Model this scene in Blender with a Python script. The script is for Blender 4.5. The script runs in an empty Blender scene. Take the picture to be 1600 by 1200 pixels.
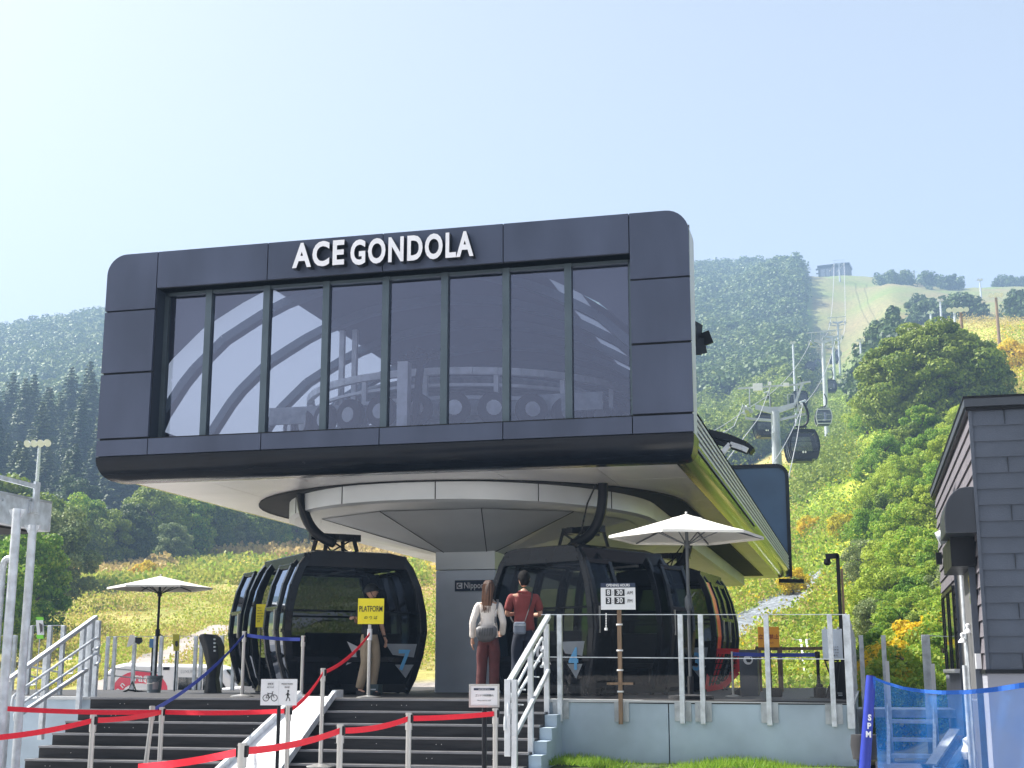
import bpy, math, random
import numpy as np
from mathutils import Vector, Matrix
R = math.radians
rng = np.random.default_rng(7)
random.seed(7)
sc = bpy.context.scene
col = sc.collection

# ------------------------------------------------------------------ camera
F = 2133.0; PITCH = math.atan(452/F); YAW = R(14.2); EYE = 1.4
cam_d = bpy.data.cameras.new("camera"); cam = bpy.data.objects.new("camera", cam_d); col.objects.link(cam)
cam_d.sensor_width = 36; cam_d.lens = F/1600*36; cam_d.clip_start = .1; cam_d.clip_end = 6000
cam.location = (0, 0, EYE); cam.rotation_euler = (R(90)+PITCH, 0, YAW)
sc.camera = cam
# ------------------------------------------------------------------ light
SUN_EL = R(49); SUN_AZ = R(273)       # azimuth clockwise from +Y: sun stands to the left, slightly beyond
w = bpy.data.worlds.new("World"); sc.world = w; w.use_nodes = True
nt = w.node_tree; bg = nt.nodes["Background"]
sky = nt.nodes.new("ShaderNodeTexSky"); sky.sky_type = 'NISHITA'; sky.sun_disc = False
sky.sun_elevation = SUN_EL; sky.sun_rotation = SUN_AZ
sky.air_density = 1.0; sky.dust_density = 6.0; sky.ozone_density = 1.0; sky.altitude = 300
hs_ = nt.nodes.new('ShaderNodeHueSaturation'); hs_.inputs['Saturation'].default_value = .46
nt.links.new(sky.outputs[0], hs_.inputs['Color']); nt.links.new(hs_.outputs[0], bg.inputs[0]); bg.inputs[1].default_value = .084
sd = bpy.data.lights.new("sun", 'SUN'); sun = bpy.data.objects.new("sun", sd); col.objects.link(sun)
sd.energy = 4.6; sd.angle = R(.6); sd.color = (1, .96, .90)
sv = Vector((math.sin(SUN_AZ)*math.cos(SUN_EL), math.cos(SUN_AZ)*math.cos(SUN_EL), math.sin(SUN_EL)))
sun.rotation_euler = sv.to_track_quat('Z', 'Y').to_euler(); sun.location = (-30, 10, 40)
sc.view_settings.view_transform = 'Standard'; sc.view_settings.look = 'None'
sc.view_settings.exposure = 1.5; sc.view_settings.gamma = 1
sc.cycles.use_denoising = True
sc.cycles.max_bounces = 8; sc.cycles.transparent_max_bounces = 24; sc.cycles.volume_bounces = 0
sc.cycles.caustics_reflective = False; sc.cycles.caustics_refractive = False

# ------------------------------------------------------------------ geometry helpers
cp_, sp_ = math.cos(PITCH), math.sin(PITCH); cy_, sy_ = math.cos(YAW), math.sin(YAW)
def ray(px, py):
    a = (px-800)/F; b = -(py-600)/F; f = cp_-b*sp_; u = sp_+b*cp_
    return a*cy_-f*sy_, a*sy_+f*cy_, u, f
def P(px, py, Y):                       # world point seen at a picture point, at depth Y of the site grid
    x, y, u, f = ray(px, py); t = Y/y
    return Vector((x*t, Y, EYE+u*t))
def PD(px, py, D):
    x, y, u, f = ray(px, py); t = D/f
    return Vector((x*t, y*t, EYE+u*t))

class MB:
    def __init__(s): s.v = []; s.f = []; s.m = []
    def add(s, vs, fs, mi=0):
        n = len(s.v); s.v += [tuple(v) for v in vs]; s.f += [tuple(i+n for i in f) for f in fs]; s.m += [mi]*len(fs); return s
    def box(s, a, b, mi=0, M=None):
        x0, y0, z0 = a; x1, y1, z1 = b
        vs = [(x0,y0,z0),(x1,y0,z0),(x1,y1,z0),(x0,y1,z0),(x0,y0,z1),(x1,y0,z1),(x1,y1,z1),(x0,y1,z1)]
        if M is not None: vs = [M @ Vector(v) for v in vs]
        return s.add(vs, [(0,3,2,1),(4,5,6,7),(0,1,5,4),(1,2,6,5),(2,3,7,6),(3,0,4,7)], mi)
    def bar(s, p, q, w, h=None, mi=0, up=(0,0,1)):      # rectangular bar between points
        h = h or w; p = Vector(p); q = Vector(q); d = (q-p).normalized(); u = Vector(up)
        if abs(d.dot(u)) > .98: u = Vector((0, 1, 0))
        a = d.cross(u).normalized()*w/2; b = a.cross(d).normalized()*h/2
        vs = [p-a-b, p+a-b, p+a+b, p-a+b, q-a-b, q+a-b, q+a+b, q-a+b]
        return s.add(vs, [(0,3,2,1),(4,5,6,7),(0,1,5,4),(1,2,6,5),(2,3,7,6),(3,0,4,7)], mi)
    def barx(s, p, q, w, h=None, mi=0, up=(0,0,1)):      # a bar lengthened a little at both ends, for chains of bars
        p = Vector(p); q = Vector(q); e = (q-p).normalized()*min(.02, (q-p).length*.1); return s.bar(p-e, q+e, w, h, mi, up)
    def tube(s, pts, r, n=10, mi=0, cap=True):
        pts = [Vector(p) for p in pts]; rs = r if isinstance(r, (list, tuple)) else [r]*len(pts)
        up = None; vs = []; N = len(pts)
        for i, p in enumerate(pts):
            d = (pts[min(i+1, N-1)]-pts[max(i-1, 0)]).normalized()
            if up is None:
                up = Vector((0, 0, 1)) if abs(d.z) < .9 else Vector((1, 0, 0))
            a = d.cross(up).normalized(); b = a.cross(d).normalized(); up = b
            for k in range(n):
                t = 2*math.pi*k/n; vs.append(p+(a*math.cos(t)+b*math.sin(t))*rs[i])
        fs = []
        for i in range(N-1):
            for k in range(n):
                k2 = (k+1) % n; fs.append((i*n+k, i*n+k2, (i+1)*n+k2, (i+1)*n+k))
        if cap: fs.append(tuple(range(n))[::-1]); fs.append(tuple((N-1)*n+k for k in range(n)))
        return s.add(vs, fs, mi)
    def lathe(s, prof, c=(0,0,0), n=24, mi=0, a0=0, a1=2*math.pi):
        full = abs(a1-a0-2*math.pi) < 1e-6; m = n if full else n+1; vs = []
        for r, z in prof:
            for k in range(m):
                t = a0+(a1-a0)*k/n; vs.append((c[0]+r*math.cos(t), c[1]+r*math.sin(t), c[2]+z))
        fs = []
        for i in range(len(prof)-1):
            for k in range(n):
                k2 = (k+1) % m; fs.append((i*m+k, i*m+k2, (i+1)*m+k2, (i+1)*m+k))
        return s.add(vs, fs, mi)
    def prism(s, poly, d, mi=0):        # poly: 3D points in a plane, d: extrusion vector
        poly = [Vector(p) for p in poly]; d = Vector(d); n = len(poly)
        vs = poly+[p+d for p in poly]
        fs = [tuple(range(n))[::-1], tuple(range(n, 2*n))]+[(i, (i+1) % n, (i+1) % n+n, i+n) for i in range(n)]
        return s.add(vs, fs, mi)
    def loft(s, rings, mi=0, closed=True, caps=False):
        n = len(rings[0]); vs = [p for r in rings for p in r]; fs = []
        for i in range(len(rings)-1):
            for k in range(n if closed else n-1):
                k2 = (k+1) % n; fs.append((i*n+k, i*n+k2, (i+1)*n+k2, (i+1)*n+k))
        if caps: fs.append(tuple(range(n))[::-1]); fs.append(tuple((len(rings)-1)*n+k for k in range(n)))
        return s.add(vs, fs, mi)
    def build(s, name, mat, parent=None, smooth=False, bevel=0, recalc=True):
        off = world_off(parent)
        me = bpy.data.meshes.new(name)
        me.from_pydata([(v[0]-off[0], v[1]-off[1], v[2]-off[2]) for v in s.v], [], s.f)
        for m in (mat if isinstance(mat, (list, tuple)) else [mat]): me.materials.append(m)
        if any(s.m): me.polygons.foreach_set("material_index", s.m)
        me.validate()
        if recalc:
            import bmesh
            bm = bmesh.new(); bm.from_mesh(me); bmesh.ops.recalc_face_normals(bm, faces=bm.faces); bm.to_mesh(me); bm.free()
        if smooth: smooth_by_angle(me)
        o = bpy.data.objects.new(name, me); col.objects.link(o)
        if parent: o.parent = parent
        if bevel:
            b = o.modifiers.new("bevel", 'BEVEL'); b.width = bevel; b.segments = 2; b.limit_method = 'ANGLE'; b.angle_limit = R(40)
        return o
def smooth_by_angle(me, ang=R(38)):
    me.polygons.foreach_set("use_smooth", [True]*len(me.polygons))
    try: me.set_sharp_from_angle(angle=ang)
    except Exception: pass
def world_off(o):
    v = Vector((0, 0, 0))
    while o is not None: v += o.location; o = o.parent
    return v
def tag(o, label=None, cat=None, group=None, kind=None):
    if label: o["label"] = label
    if cat: o["category"] = cat
    if group: o["group"] = group
    if kind: o["kind"] = kind
    return o
def thing(name, label, cat, loc=(0,0,0), group=None):
    o = bpy.data.objects.new(name, None); o.empty_display_size = .2; col.objects.link(o); o.location = loc
    return tag(o, label, cat, group)
def copy_tree(o, parent=None, kids=None):
    c = o.copy(); col.objects.link(c); c.parent = parent
    for ch in list(o.children): copy_tree(ch, c)
    return c
def place(o, loc, rz=0, s=1):
    o.location = loc; o.rotation_euler = (0, 0, rz); o.scale = (s, s, s) if not isinstance(s, tuple) else s

# ------------------------------------------------------------------ materials
def N(nt, t, **kw):
    n = nt.nodes.new(t)
    for k, v in kw.items(): setattr(n, k, v)
    return n
MATS = {}
def mat(name, c, rough=.6, metal=0, var=.12, scale=3, bump=0, bscale=40, spec=.5, dirt=0, coat=0, obj=True, c2=None, stretch=None):
    m = bpy.data.materials.new(name); m.use_nodes = True; t = m.node_tree; b = t.nodes["Principled BSDF"]
    b.inputs["Roughness"].default_value = rough; b.inputs["Metallic"].default_value = metal
    b.inputs["Specular IOR Level"].default_value = spec; b.inputs["Coat Weight"].default_value = coat
    tc = N(t, "ShaderNodeTexCoord"); src = tc.outputs["Object"]
    if stretch:
        mp = N(t, "ShaderNodeMapping"); mp.inputs["Scale"].default_value = stretch; t.links.new(src, mp.inputs[0]); src = mp.outputs[0]
    nz = N(t, "ShaderNodeTexNoise"); nz.inputs["Scale"].default_value = scale; nz.inputs["Detail"].default_value = 6
    t.links.new(src, nz.inputs["Vector"])
    rp = N(t, "ShaderNodeValToRGB")
    c2 = c2 or tuple(min(1, x*(1+var)) for x in c); c1 = tuple(x*(1-var) for x in c)
    rp.color_ramp.elements[0].position = .35; rp.color_ramp.elements[0].color = (*c1, 1)
    rp.color_ramp.elements[1].position = .65; rp.color_ramp.elements[1].color = (*c2, 1)
    t.links.new(nz.outputs[0], rp.inputs[0]); t.links.new(rp.outputs[0], b.inputs["Base Color"])
    mr = N(t, "ShaderNodeMapRange"); mr.inputs[3].default_value = max(0, rough-.08); mr.inputs[4].default_value = min(1, rough+.1)
    t.links.new(nz.outputs[0], mr.inputs[0]); t.links.new(mr.outputs[0], b.inputs["Roughness"])
    if bump:
        n2 = N(t, "ShaderNodeTexNoise"); n2.inputs["Scale"].default_value = bscale; n2.inputs["Detail"].default_value = 5
        t.links.new(src, n2.inputs["Vector"])
        bp = N(t, "ShaderNodeBump"); bp.inputs["Strength"].default_value = bump; bp.inputs["Distance"].default_value = .02
        t.links.new(n2.outputs[0], bp.inputs["Height"]); t.links.new(bp.outputs[0], b.inputs["Normal"])
    MATS[name] = m
    return m
def leafmat(name, ca, cb, cc=None, transl=.35, rough=.55, ns=.35, vi=.45):
    """leaf colours: varied per leaf and per tree, a part of the light passes through"""
    m = bpy.data.materials.new(name); m.use_nodes = True; t = m.node_tree; b = t.nodes["Principled BSDF"]
    g = N(t, "ShaderNodeNewGeometry"); oi = N(t, "ShaderNodeObjectInfo"); tc = N(t, "ShaderNodeTexCoord")
    nz = N(t, "ShaderNodeTexNoise"); nz.inputs["Scale"].default_value = ns; nz.inputs["Detail"].default_value = 3
    t.links.new(g.outputs["Position"], nz.inputs["Vector"])
    ad = N(t, "ShaderNodeMath", operation='MULTIPLY_ADD'); t.links.new(g.outputs["Random Per Island"], ad.inputs[0]); ad.inputs[1].default_value = vi
    t.links.new(nz.outputs[0], ad.inputs[2])
    a2 = N(t, "ShaderNodeMath", operation='MULTIPLY_ADD'); t.links.new(oi.outputs["Random"], a2.inputs[0]); a2.inputs[1].default_value = .35
    t.links.new(ad.outputs[0], a2.inputs[2])
    rp = N(t, "ShaderNodeValToRGB"); e = rp.color_ramp.elements
    e[0].position = .45; e[0].color = (*ca, 1); e[1].position = .95; e[1].color = (*cb, 1)
    if cc: x = e.new(1.15 if False else 1.0); x.color = (*cc, 1); e[1].position = .8
    t.links.new(a2.outputs[0], rp.inputs[0]); t.links.new(rp.outputs[0], b.inputs["Base Color"])
    b.inputs["Roughness"].default_value = rough; b.inputs["Specular IOR Level"].default_value = .25
    tr = N(t, "ShaderNodeBsdfTranslucent"); t.links.new(rp.outputs[0], tr.inputs[0])
    mx = N(t, "ShaderNodeMixShader"); mx.inputs[0].default_value = transl
    t.links.new(b.outputs[0], mx.inputs[1]); t.links.new(tr.outputs[0], mx.inputs[2])
    t.links.new(mx.outputs[0], t.nodes["Material Output"].inputs[0])
    return m
def glassmat(name, tint=(.8,.85,.9), refl=.1, rough=.02, gcol=(1,1,1), fres=True):
    m = bpy.data.materials.new(name); m.use_nodes = True; t = m.node_tree; t.nodes.remove(t.nodes["Principled BSDF"])
    tr = N(t, "ShaderNodeBsdfTransparent"); tr.inputs[0].default_value = (*tint, 1)
    gl = N(t, "ShaderNodeBsdfGlossy"); gl.inputs[0].default_value = (*gcol, 1); gl.inputs[1].default_value = rough
    mx = N(t, "ShaderNodeMixShader")
    fr = N(t, "ShaderNodeLayerWeight"); fr.inputs[0].default_value = .25
    ad = N(t, "ShaderNodeMath", operation='ADD', use_clamp=True); ad.inputs[1].default_value = refl
    t.links.new(fr.outputs["Fresnel"], ad.inputs[0]); t.links.new(ad.outputs[0], mx.inputs[0])
    t.links.new(tr.outputs[0], mx.inputs[1]); t.links.new(gl.outputs[0], mx.inputs[2])
    t.links.new(mx.outputs[0], t.nodes["Material Output"].inputs[0]); return m

M_FASC = mat("fascia_panel", (.064,.078,.122), .38, .3, .18, 1.1, .12, 1.3, stretch=(1,1,.35))
M_BELT = mat("gloss_black", (.006,.008,.013), .22, 0, .2, 2, spec=.2)
M_SEAM = mat("black_gap", (.006,.007,.008), .8)
M_SOFF = mat("soffit_panel", (.80,.79,.79), .36, .3, .08, .7)
M_CONE = mat("drum_panel", (.70,.73,.74), .40, .25, .08, .7)
M_PILL = mat("pillar_paint", (.74,.81,.90), .5, .0, .06, 1.5)
M_BLK = mat("black_metal", (.007,.008,.011), .38, 0, .3, 4, spec=.25)
M_CAB = mat("cabin_black", (.006,.008,.013), .16, 0, .25, 2, spec=.28)
M_RUB = mat("black_rubber", (.02,.02,.022), .8, 0, .2, 8)
M_GALV = mat("galvanised_steel", (.60,.64,.67), .45, .3, .18, 9, .05, 60)
M_GALVD = mat("galvanised_worn", (.42,.45,.47), .55, .4, .22, 6, .05, 60)
M_SS = mat("brushed_steel", (.50,.49,.47), .34, .75, .03, 3)
M_WHITE = mat("white_board", (.78,.79,.8), .45, 0, .03, 3)
M_ALU = mat("aluminium_plate", (.74,.76,.77), .45, .25, .14, 5)
M_CLOTHW = mat("cream_canvas", (.80,.78,.72), .85, 0, .04, 3, .1, 60)
M_CONC = mat("rendered_wall", (.40,.49,.57), .75, 0, .15, 1.3, .1, 90)
M_COPE = mat("wall_coping", (.55,.57,.58), .5, .3, .06, 3)
M_DECK = mat("dark_boards", (.04,.038,.037), .6, 0, .35, 3, .12, 30, stretch=(.3,8,8))
M_RISER = mat("dark_step_boards", (.011,.011,.014), .62, 0, .4, 3, .15, 40, stretch=(.5,6,6), c2=(.034,.033,.034))
M_NOSE = mat("step_nosing", (.27,.27,.28), .5, .4, .1, 6)
M_RED = mat("red_webbing", (.85,.008,.03), .6, 0, .05, 30)
M_BLUE = mat("blue_webbing", (.012,.035,.28), .6, 0, .06, 30)
M_YEL = mat("yellow_sign", (.85,.72,.01), .5, 0, .03, 3)
M_ORG = mat("orange_sign", (.85,.36,.01), .5, 0, .03, 3)
M_INK = mat("black_print", (.012,.012,.014), .6, 0, .05, 3)
M_NAVY = mat("navy_print", (.015,.03,.07), .5, 0, .05, 3)
M_REDP = mat("red_paint", (.85,.010,.020), .35, 0, .1, 5, coat=.3)
M_REDL = mat("red_lettering", (.75,.07,.12), .5, 0, .04, 5)
M_CARW = mat("white_car_paint", (.82,.82,.83), .35, 0, .02, 2, coat=.15)
M_LBLUE = mat("pale_blue_vinyl", (.16,.5,.85), .5, 0, .03, 3)
M_LET = mat("sign_letter", (.82,.82,.84), .5, 0, .03, 3)
M_SKIN = mat("skin", (.50,.28,.19), .55, 0, .07, 14)
M_HAIRB = mat("brown_hair", (.065,.028,.015), .5, 0, .4, 5, .5, 90, stretch=(30,30,2))
M_HAIRK = mat("black_hair", (.007,.006,.006), .75, 0, .4, 25, .5, 120, spec=.15)
M_SHIRT = mat("cream_shirt", (.74,.68,.62), .85, 0, .05, 5, .8, 9)
M_MAROON = mat("maroon_shirt", (.20,.038,.035), .85, 0, .12, 5, .8, 9)
M_TROUS = mat("brown_trousers", (.085,.022,.022), .85, 0, .25, 5, .9, 8)
M_DENIM = mat("dark_trousers", (.012,.018,.035), .85, 0, .25, 5, .3, 12)
M_KHAKI = mat("khaki_trousers", (.40,.31,.21), .85, 0, .12, 5, .9, 8)
M_TOPK = mat("black_top", (.010,.012,.018), .8, 0, .3, 6, .3, 12)
M_GREYB = mat("grey_leather", (.075,.075,.08), .5, 0, .25, 9, .2, 30)
M_STEELB = mat("grey_blue_bag", (.16,.19,.24), .6, 0, .15, 9, .2, 30)
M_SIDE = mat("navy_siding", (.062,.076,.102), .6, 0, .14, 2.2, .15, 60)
M_SIDEB = mat("plinth_render", (.26,.27,.31), .8, 0, .06, 3)
M_DOOR = mat("grey_door", (.12,.12,.125), .6, 0, .06, 3)
M_BARK = mat("bark", (.09,.065,.045), .9, 0, .3, 6, .6, 20)
M_WOOD = mat("weathered_timber", (.24,.16,.10), .8, 0, .25, 5, .3, 30, stretch=(6,6,.6))
M_GLASSF = glassmat("front_glazing", (.66,.70,.80), .20, .03, (.62,.65,.86))
M_GLASSR = glassmat("balustrade_glass", (.965,.972,.97), .0, .01)
M_GLASSC = glassmat("cabin_glazing", (.20,.23,.27), .0, .03, (.34,.38,.46))
M_GLASSL = glassmat("line_cabin_glazing", (.40,.42,.47), .10, .12, (.6,.62,.68))
M_GLASSV = glassmat("car_window", (.12,.14,.16), .06, .03)

def netmat():
    m = bpy.data.materials.new("blue_net_mesh"); m.use_nodes = True; t = m.node_tree; b = t.nodes["Principled BSDF"]
    b.inputs["Base Color"].default_value = (.008,.24,.78,1); b.inputs["Roughness"].default_value = .7
    tr = N(t, "ShaderNodeBsdfTransparent"); mx = N(t, "ShaderNodeMixShader")
    tc = N(t, "ShaderNodeTexCoord"); nz = N(t, "ShaderNodeTexNoise"); nz.inputs["Scale"].default_value = 1.3
    t.links.new(tc.outputs["Object"], nz.inputs[0]); mr = N(t, "ShaderNodeMapRange")
    mr.inputs[1].default_value = .3; mr.inputs[2].default_value = .7; mr.inputs[3].default_value = .26; mr.inputs[4].default_value = .46
    t.links.new(nz.outputs[0], mr.inputs[0]); t.links.new(mr.outputs[0], mx.inputs[0])
    t.links.new(tr.outputs[0], mx.inputs[1]); t.links.new(b.outputs[0], mx.inputs[2]); t.links.new(mx.outputs[0], t.nodes["Material Output"].inputs[0])
    return m
M_NET = netmat()
def panelmat():
    m = bpy.data.materials.new("translucent_panel"); m.use_nodes = True; t = m.node_tree; b = t.nodes["Principled BSDF"]
    b.inputs["Base Color"].default_value = (.22,.25,.28,1); b.inputs["Roughness"].default_value = .5
    tr = N(t, "ShaderNodeBsdfTranslucent"); tr.inputs[0].default_value = (.25,.29,.35,1); mx = N(t, "ShaderNodeMixShader"); mx.inputs[0].default_value = .5
    t.links.new(b.outputs[0], mx.inputs[1]); t.links.new(tr.outputs[0], mx.inputs[2]); t.links.new(mx.outputs[0], t.nodes["Material Output"].inputs[0])
    return m
M_POLY = panelmat()

def text(body, name, mat_, parent, loc, size, sx=1.0, ext=.004, off=0, align='CENTER', rz=0, tilt=0, sp=1.0):
    """lettering standing upright, facing -Y turned by rz; loc is world, built as a mesh"""
    cu = bpy.data.curves.new(name, 'FONT'); cu.body = body; cu.size = size; cu.extrude = ext; cu.offset = off; cu.space_character = sp
    cu.align_x = align; cu.align_y = 'CENTER'; cu.resolution_u = 4
    o = bpy.data.objects.new(name, cu); col.objects.link(o)
    bpy.context.view_layer.update()
    me = bpy.data.meshes.new_from_object(o.evaluated_get(bpy.context.evaluated_depsgraph_get()))
    bpy.data.objects.remove(o); bpy.data.curves.remove(cu)
    Mx = Matrix.Rotation(rz, 4, 'Z') @ Matrix.Rotation(R(90), 4, 'X') @ Matrix.Rotation(tilt, 4, 'Z') @ Matrix.Diagonal((sx, 1, 1, 1))
    me.transform(Mx); me.transform(Matrix.Translation(Vector(loc)-world_off(parent)))
    me.materials.clear(); me.materials.append(mat_)
    ob = bpy.data.objects.new(name, me); col.objects.link(ob); ob.parent = parent; return ob

# ------------------------------------------------------------------ terrain (one sheet, rising behind the site)
DG = [22, 32, 42, 55, 70, 90, 110, 140, 180, 230, 300, 400, 520, 650, 800, 1000, 1300]
TT = {  # heights of the slopes by bearing, stored as the sight line (picture y) they meet at each distance
 -900: [0, 0, 0, 1080,1045, 995, 960, 925, 895, 850, 790, 715, 640, 565, 515, 540, 600],
 0:    [0, 0, 0, 1080,1040, 985, 950, 920, 885, 815, 735, 690, 640, 575, 532, 550, 600],
 170:  [0, 0, 0, 1065,1018, 965, 940, 918, 885, 815, 735, 680, 620, 555, 510, 530, 600],
 400:  [0, 0, 0, 1060,1005, 955, 925, 900, 872, 815, 740, 680, 600, 520, 440, 490, 600],
 660:  [0, 0, 0, 1050,1000, 950, 925, 905, 885, 850, 800, 700, 600, 500, 430, 480, 600],
 900:  [0, 0, 0, 1040, 990, 930, 895, 870, 850, 830, 760, 680, 600, 500, 425, 470, 600],
 1130: [0, 0, 0,1085,1018, 935, 878, 812, 768, 745, 705, 625, 545, 480, 434, 460, 600],
 1240: [0, 0, 0,1072,1005, 918, 852, 785, 742, 705, 655, 600, 545, 434, 440, 470, 600],
 1310: [0, 0, 0,1050, 975, 882, 808, 745, 700, 665, 630, 592, 545, 433, 445, 470, 600],
 1400: [0, 0,1050, 955, 868, 785, 728, 668, 610, 560, 530, 500, 475, 437, 445, 470, 600],
 1500: [0,1075, 985, 895, 815, 745, 695, 640, 585, 535, 510, 500, 475, 452, 460, 480, 600],
 1620: [0,1060, 970, 885, 800, 730, 680, 620, 570, 520, 512, 500, 470, 452, 460, 480, 600],
 2600: [0,1060, 970, 885, 800, 730, 680, 620, 570, 520, 500, 480, 460, 452, 460, 480, 600]}
_k = sorted(TT); _px = np.array(_k, float); _D = np.array(DG, float)
_Z = np.zeros((len(_k), len(DG)))
for i, k in enumerate(_k):
    for j, D in enumerate(DG):
        yv = TT[k][j]
        if yv:
            x, y, u, f = ray(min(max(k, 0), 1600), yv); _Z[i, j] = EYE+D*u/f
def px_of(ta, te): return 800+F*ta/(cp_+te*sp_)
_LD = np.log(_D)
def _interp(px, f):
    jx = np.clip(np.searchsorted(_px, px)-1, 0, len(_px)-2); tx = np.clip((px-_px[jx])/(_px[jx+1]-_px[jx]), 0, 1); tx = tx*tx*(3-2*tx)
    lf = np.log(np.clip(f, 22, 1300))
    jd = np.clip(np.searchsorted(_LD, lf)-1, 0, len(_D)-2); td = np.clip((lf-_LD[jd])/(_LD[jd+1]-_LD[jd]), 0, 1)
    c = lambda j: _Z[j, jd]+(_Z[j, jd+1]-_Z[j, jd])*td
    return c(jx)*(1-tx)+c(jx+1)*tx
def ground_z(x, y):
    x = np.asarray(x, float); y = np.asarray(y, float)
    f = -x*sy_+y*cy_; l = x*cy_+y*sy_
    ff = np.maximum(f, 5.); ta = l/ff; te = np.zeros_like(ta)
    for _ in range(4): z = _interp(px_of(ta, te), f); te = (z-EYE)/ff
    am = np.clip((f-95)/150, 0, 1)
    z = z+am*(1.3*np.sin(x*.051+1)*np.cos(y*.043)+.7*np.sin(x*.13+y*.09)+.35*np.sin(x*.31-y*.27))
    am2 = np.clip((f-28)/30, 0, 1)
    z = z+am2*(.12*np.sin(x*.7+1)*np.cos(y*.63)+.08*np.sin(x*1.7+y*1.3))
    return np.where(f < 22, 0., z)
def bearing_xy(px, D):
    px = np.asarray(px, float); D = np.asarray(D, float); te = np.zeros(np.broadcast(px, D).shape)
    for _ in range(4): te = (_interp(px+0*D, D+0*px)-EYE)/np.maximum(D, 5)
    ta = (px-800)/F*(cp_+te*sp_); l = ta*D
    return l*cy_-D*sy_, l*sy_+D*cy_
def gz(x, y): return float(ground_z(x, y))
def on_ground(px, D):            # ground point on a bearing at a distance
    x, y = bearing_xy(px, D); x = float(x); y = float(y)
    return Vector((x, y, gz(x, y)))
def zone_colour(px, D, x, y):
    """ground cover colours by place: mown meadow, tall grass, autumn bracken, gravel, forest floor"""
    n1 = .5+.5*np.sin(x*.11+1.3*np.sin(y*.07))*np.cos(y*.09+np.sin(x*.05))
    n2 = .5+.5*np.sin(x*.37+y*.21+np.sin(y*.53))
    mix = lambda a, b, t: np.array(a)[None, :]*(1-t[:, None])+np.array(b)[None, :]*t[:, None]
    green = mix((.12,.21,.02), (.24,.32,.04), n1)
    c = green.copy()
    def put(mask, cc):
        m = np.clip(mask, 0, 1)[:, None]; c[:] = c*(1-m)+cc*m
    left = px < 900
    mown = mix((.34,.30,.10), (.25,.26,.065), n2)
    put((left & (D > 50) & (D < 122)).astype(float), mown)
    put((left & (D < 51)).astype(float), mix((.30,.27,.24), (.36,.32,.28), n2))
    put((left & (D >= 122) & (D < 175)).astype(float), mix((.17,.24,.03), (.28,.30,.05), n1))
    put((left & (D >= 175)).astype(float), mix((.05,.08,.02), (.10,.11,.04), n1))
    put(((px > 340) & left & (D > 150) & (D < 230)).astype(float)*.9, mix((.42,.28,.12), (.30,.26,.06), n2))
    put(((px > 640) & (px < 800) & (D > 100) & (D < 160)).astype(float)*.9, mix((.40,.25,.15), (.34,.2,.1), n2))
    right = px >= 900
    put((right & (D > 20) & (D < 72)).astype(float), mix((.34,.28,.11), (.16,.20,.04), n1*n2*1.5))
    put((right & (D >= 72) & (D < 150)).astype(float), mix((.14,.24,.02), (.32,.36,.05), n2))
    put((right & (px < 1240) & (D >= 150) & (D < 232)).astype(float), mix((.40,.32,.12), (.20,.24,.05), n2*n1))
    put((right & (px > 1480) & (D >= 150) & (D < 420)).astype(float), mix((.46,.38,.14), (.34,.38,.06), n1))
    piste = (px > 1262-8*np.sin(D*.02)) & (D >= 300)
    put(piste.astype(float), mix((.15,.20,.055), (.22,.185,.09), n1))
    put((right & (px <= 1262) & (D >= 232)).astype(float), mix((.04,.07,.02), (.07,.10,.03), n1))
    return c
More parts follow.
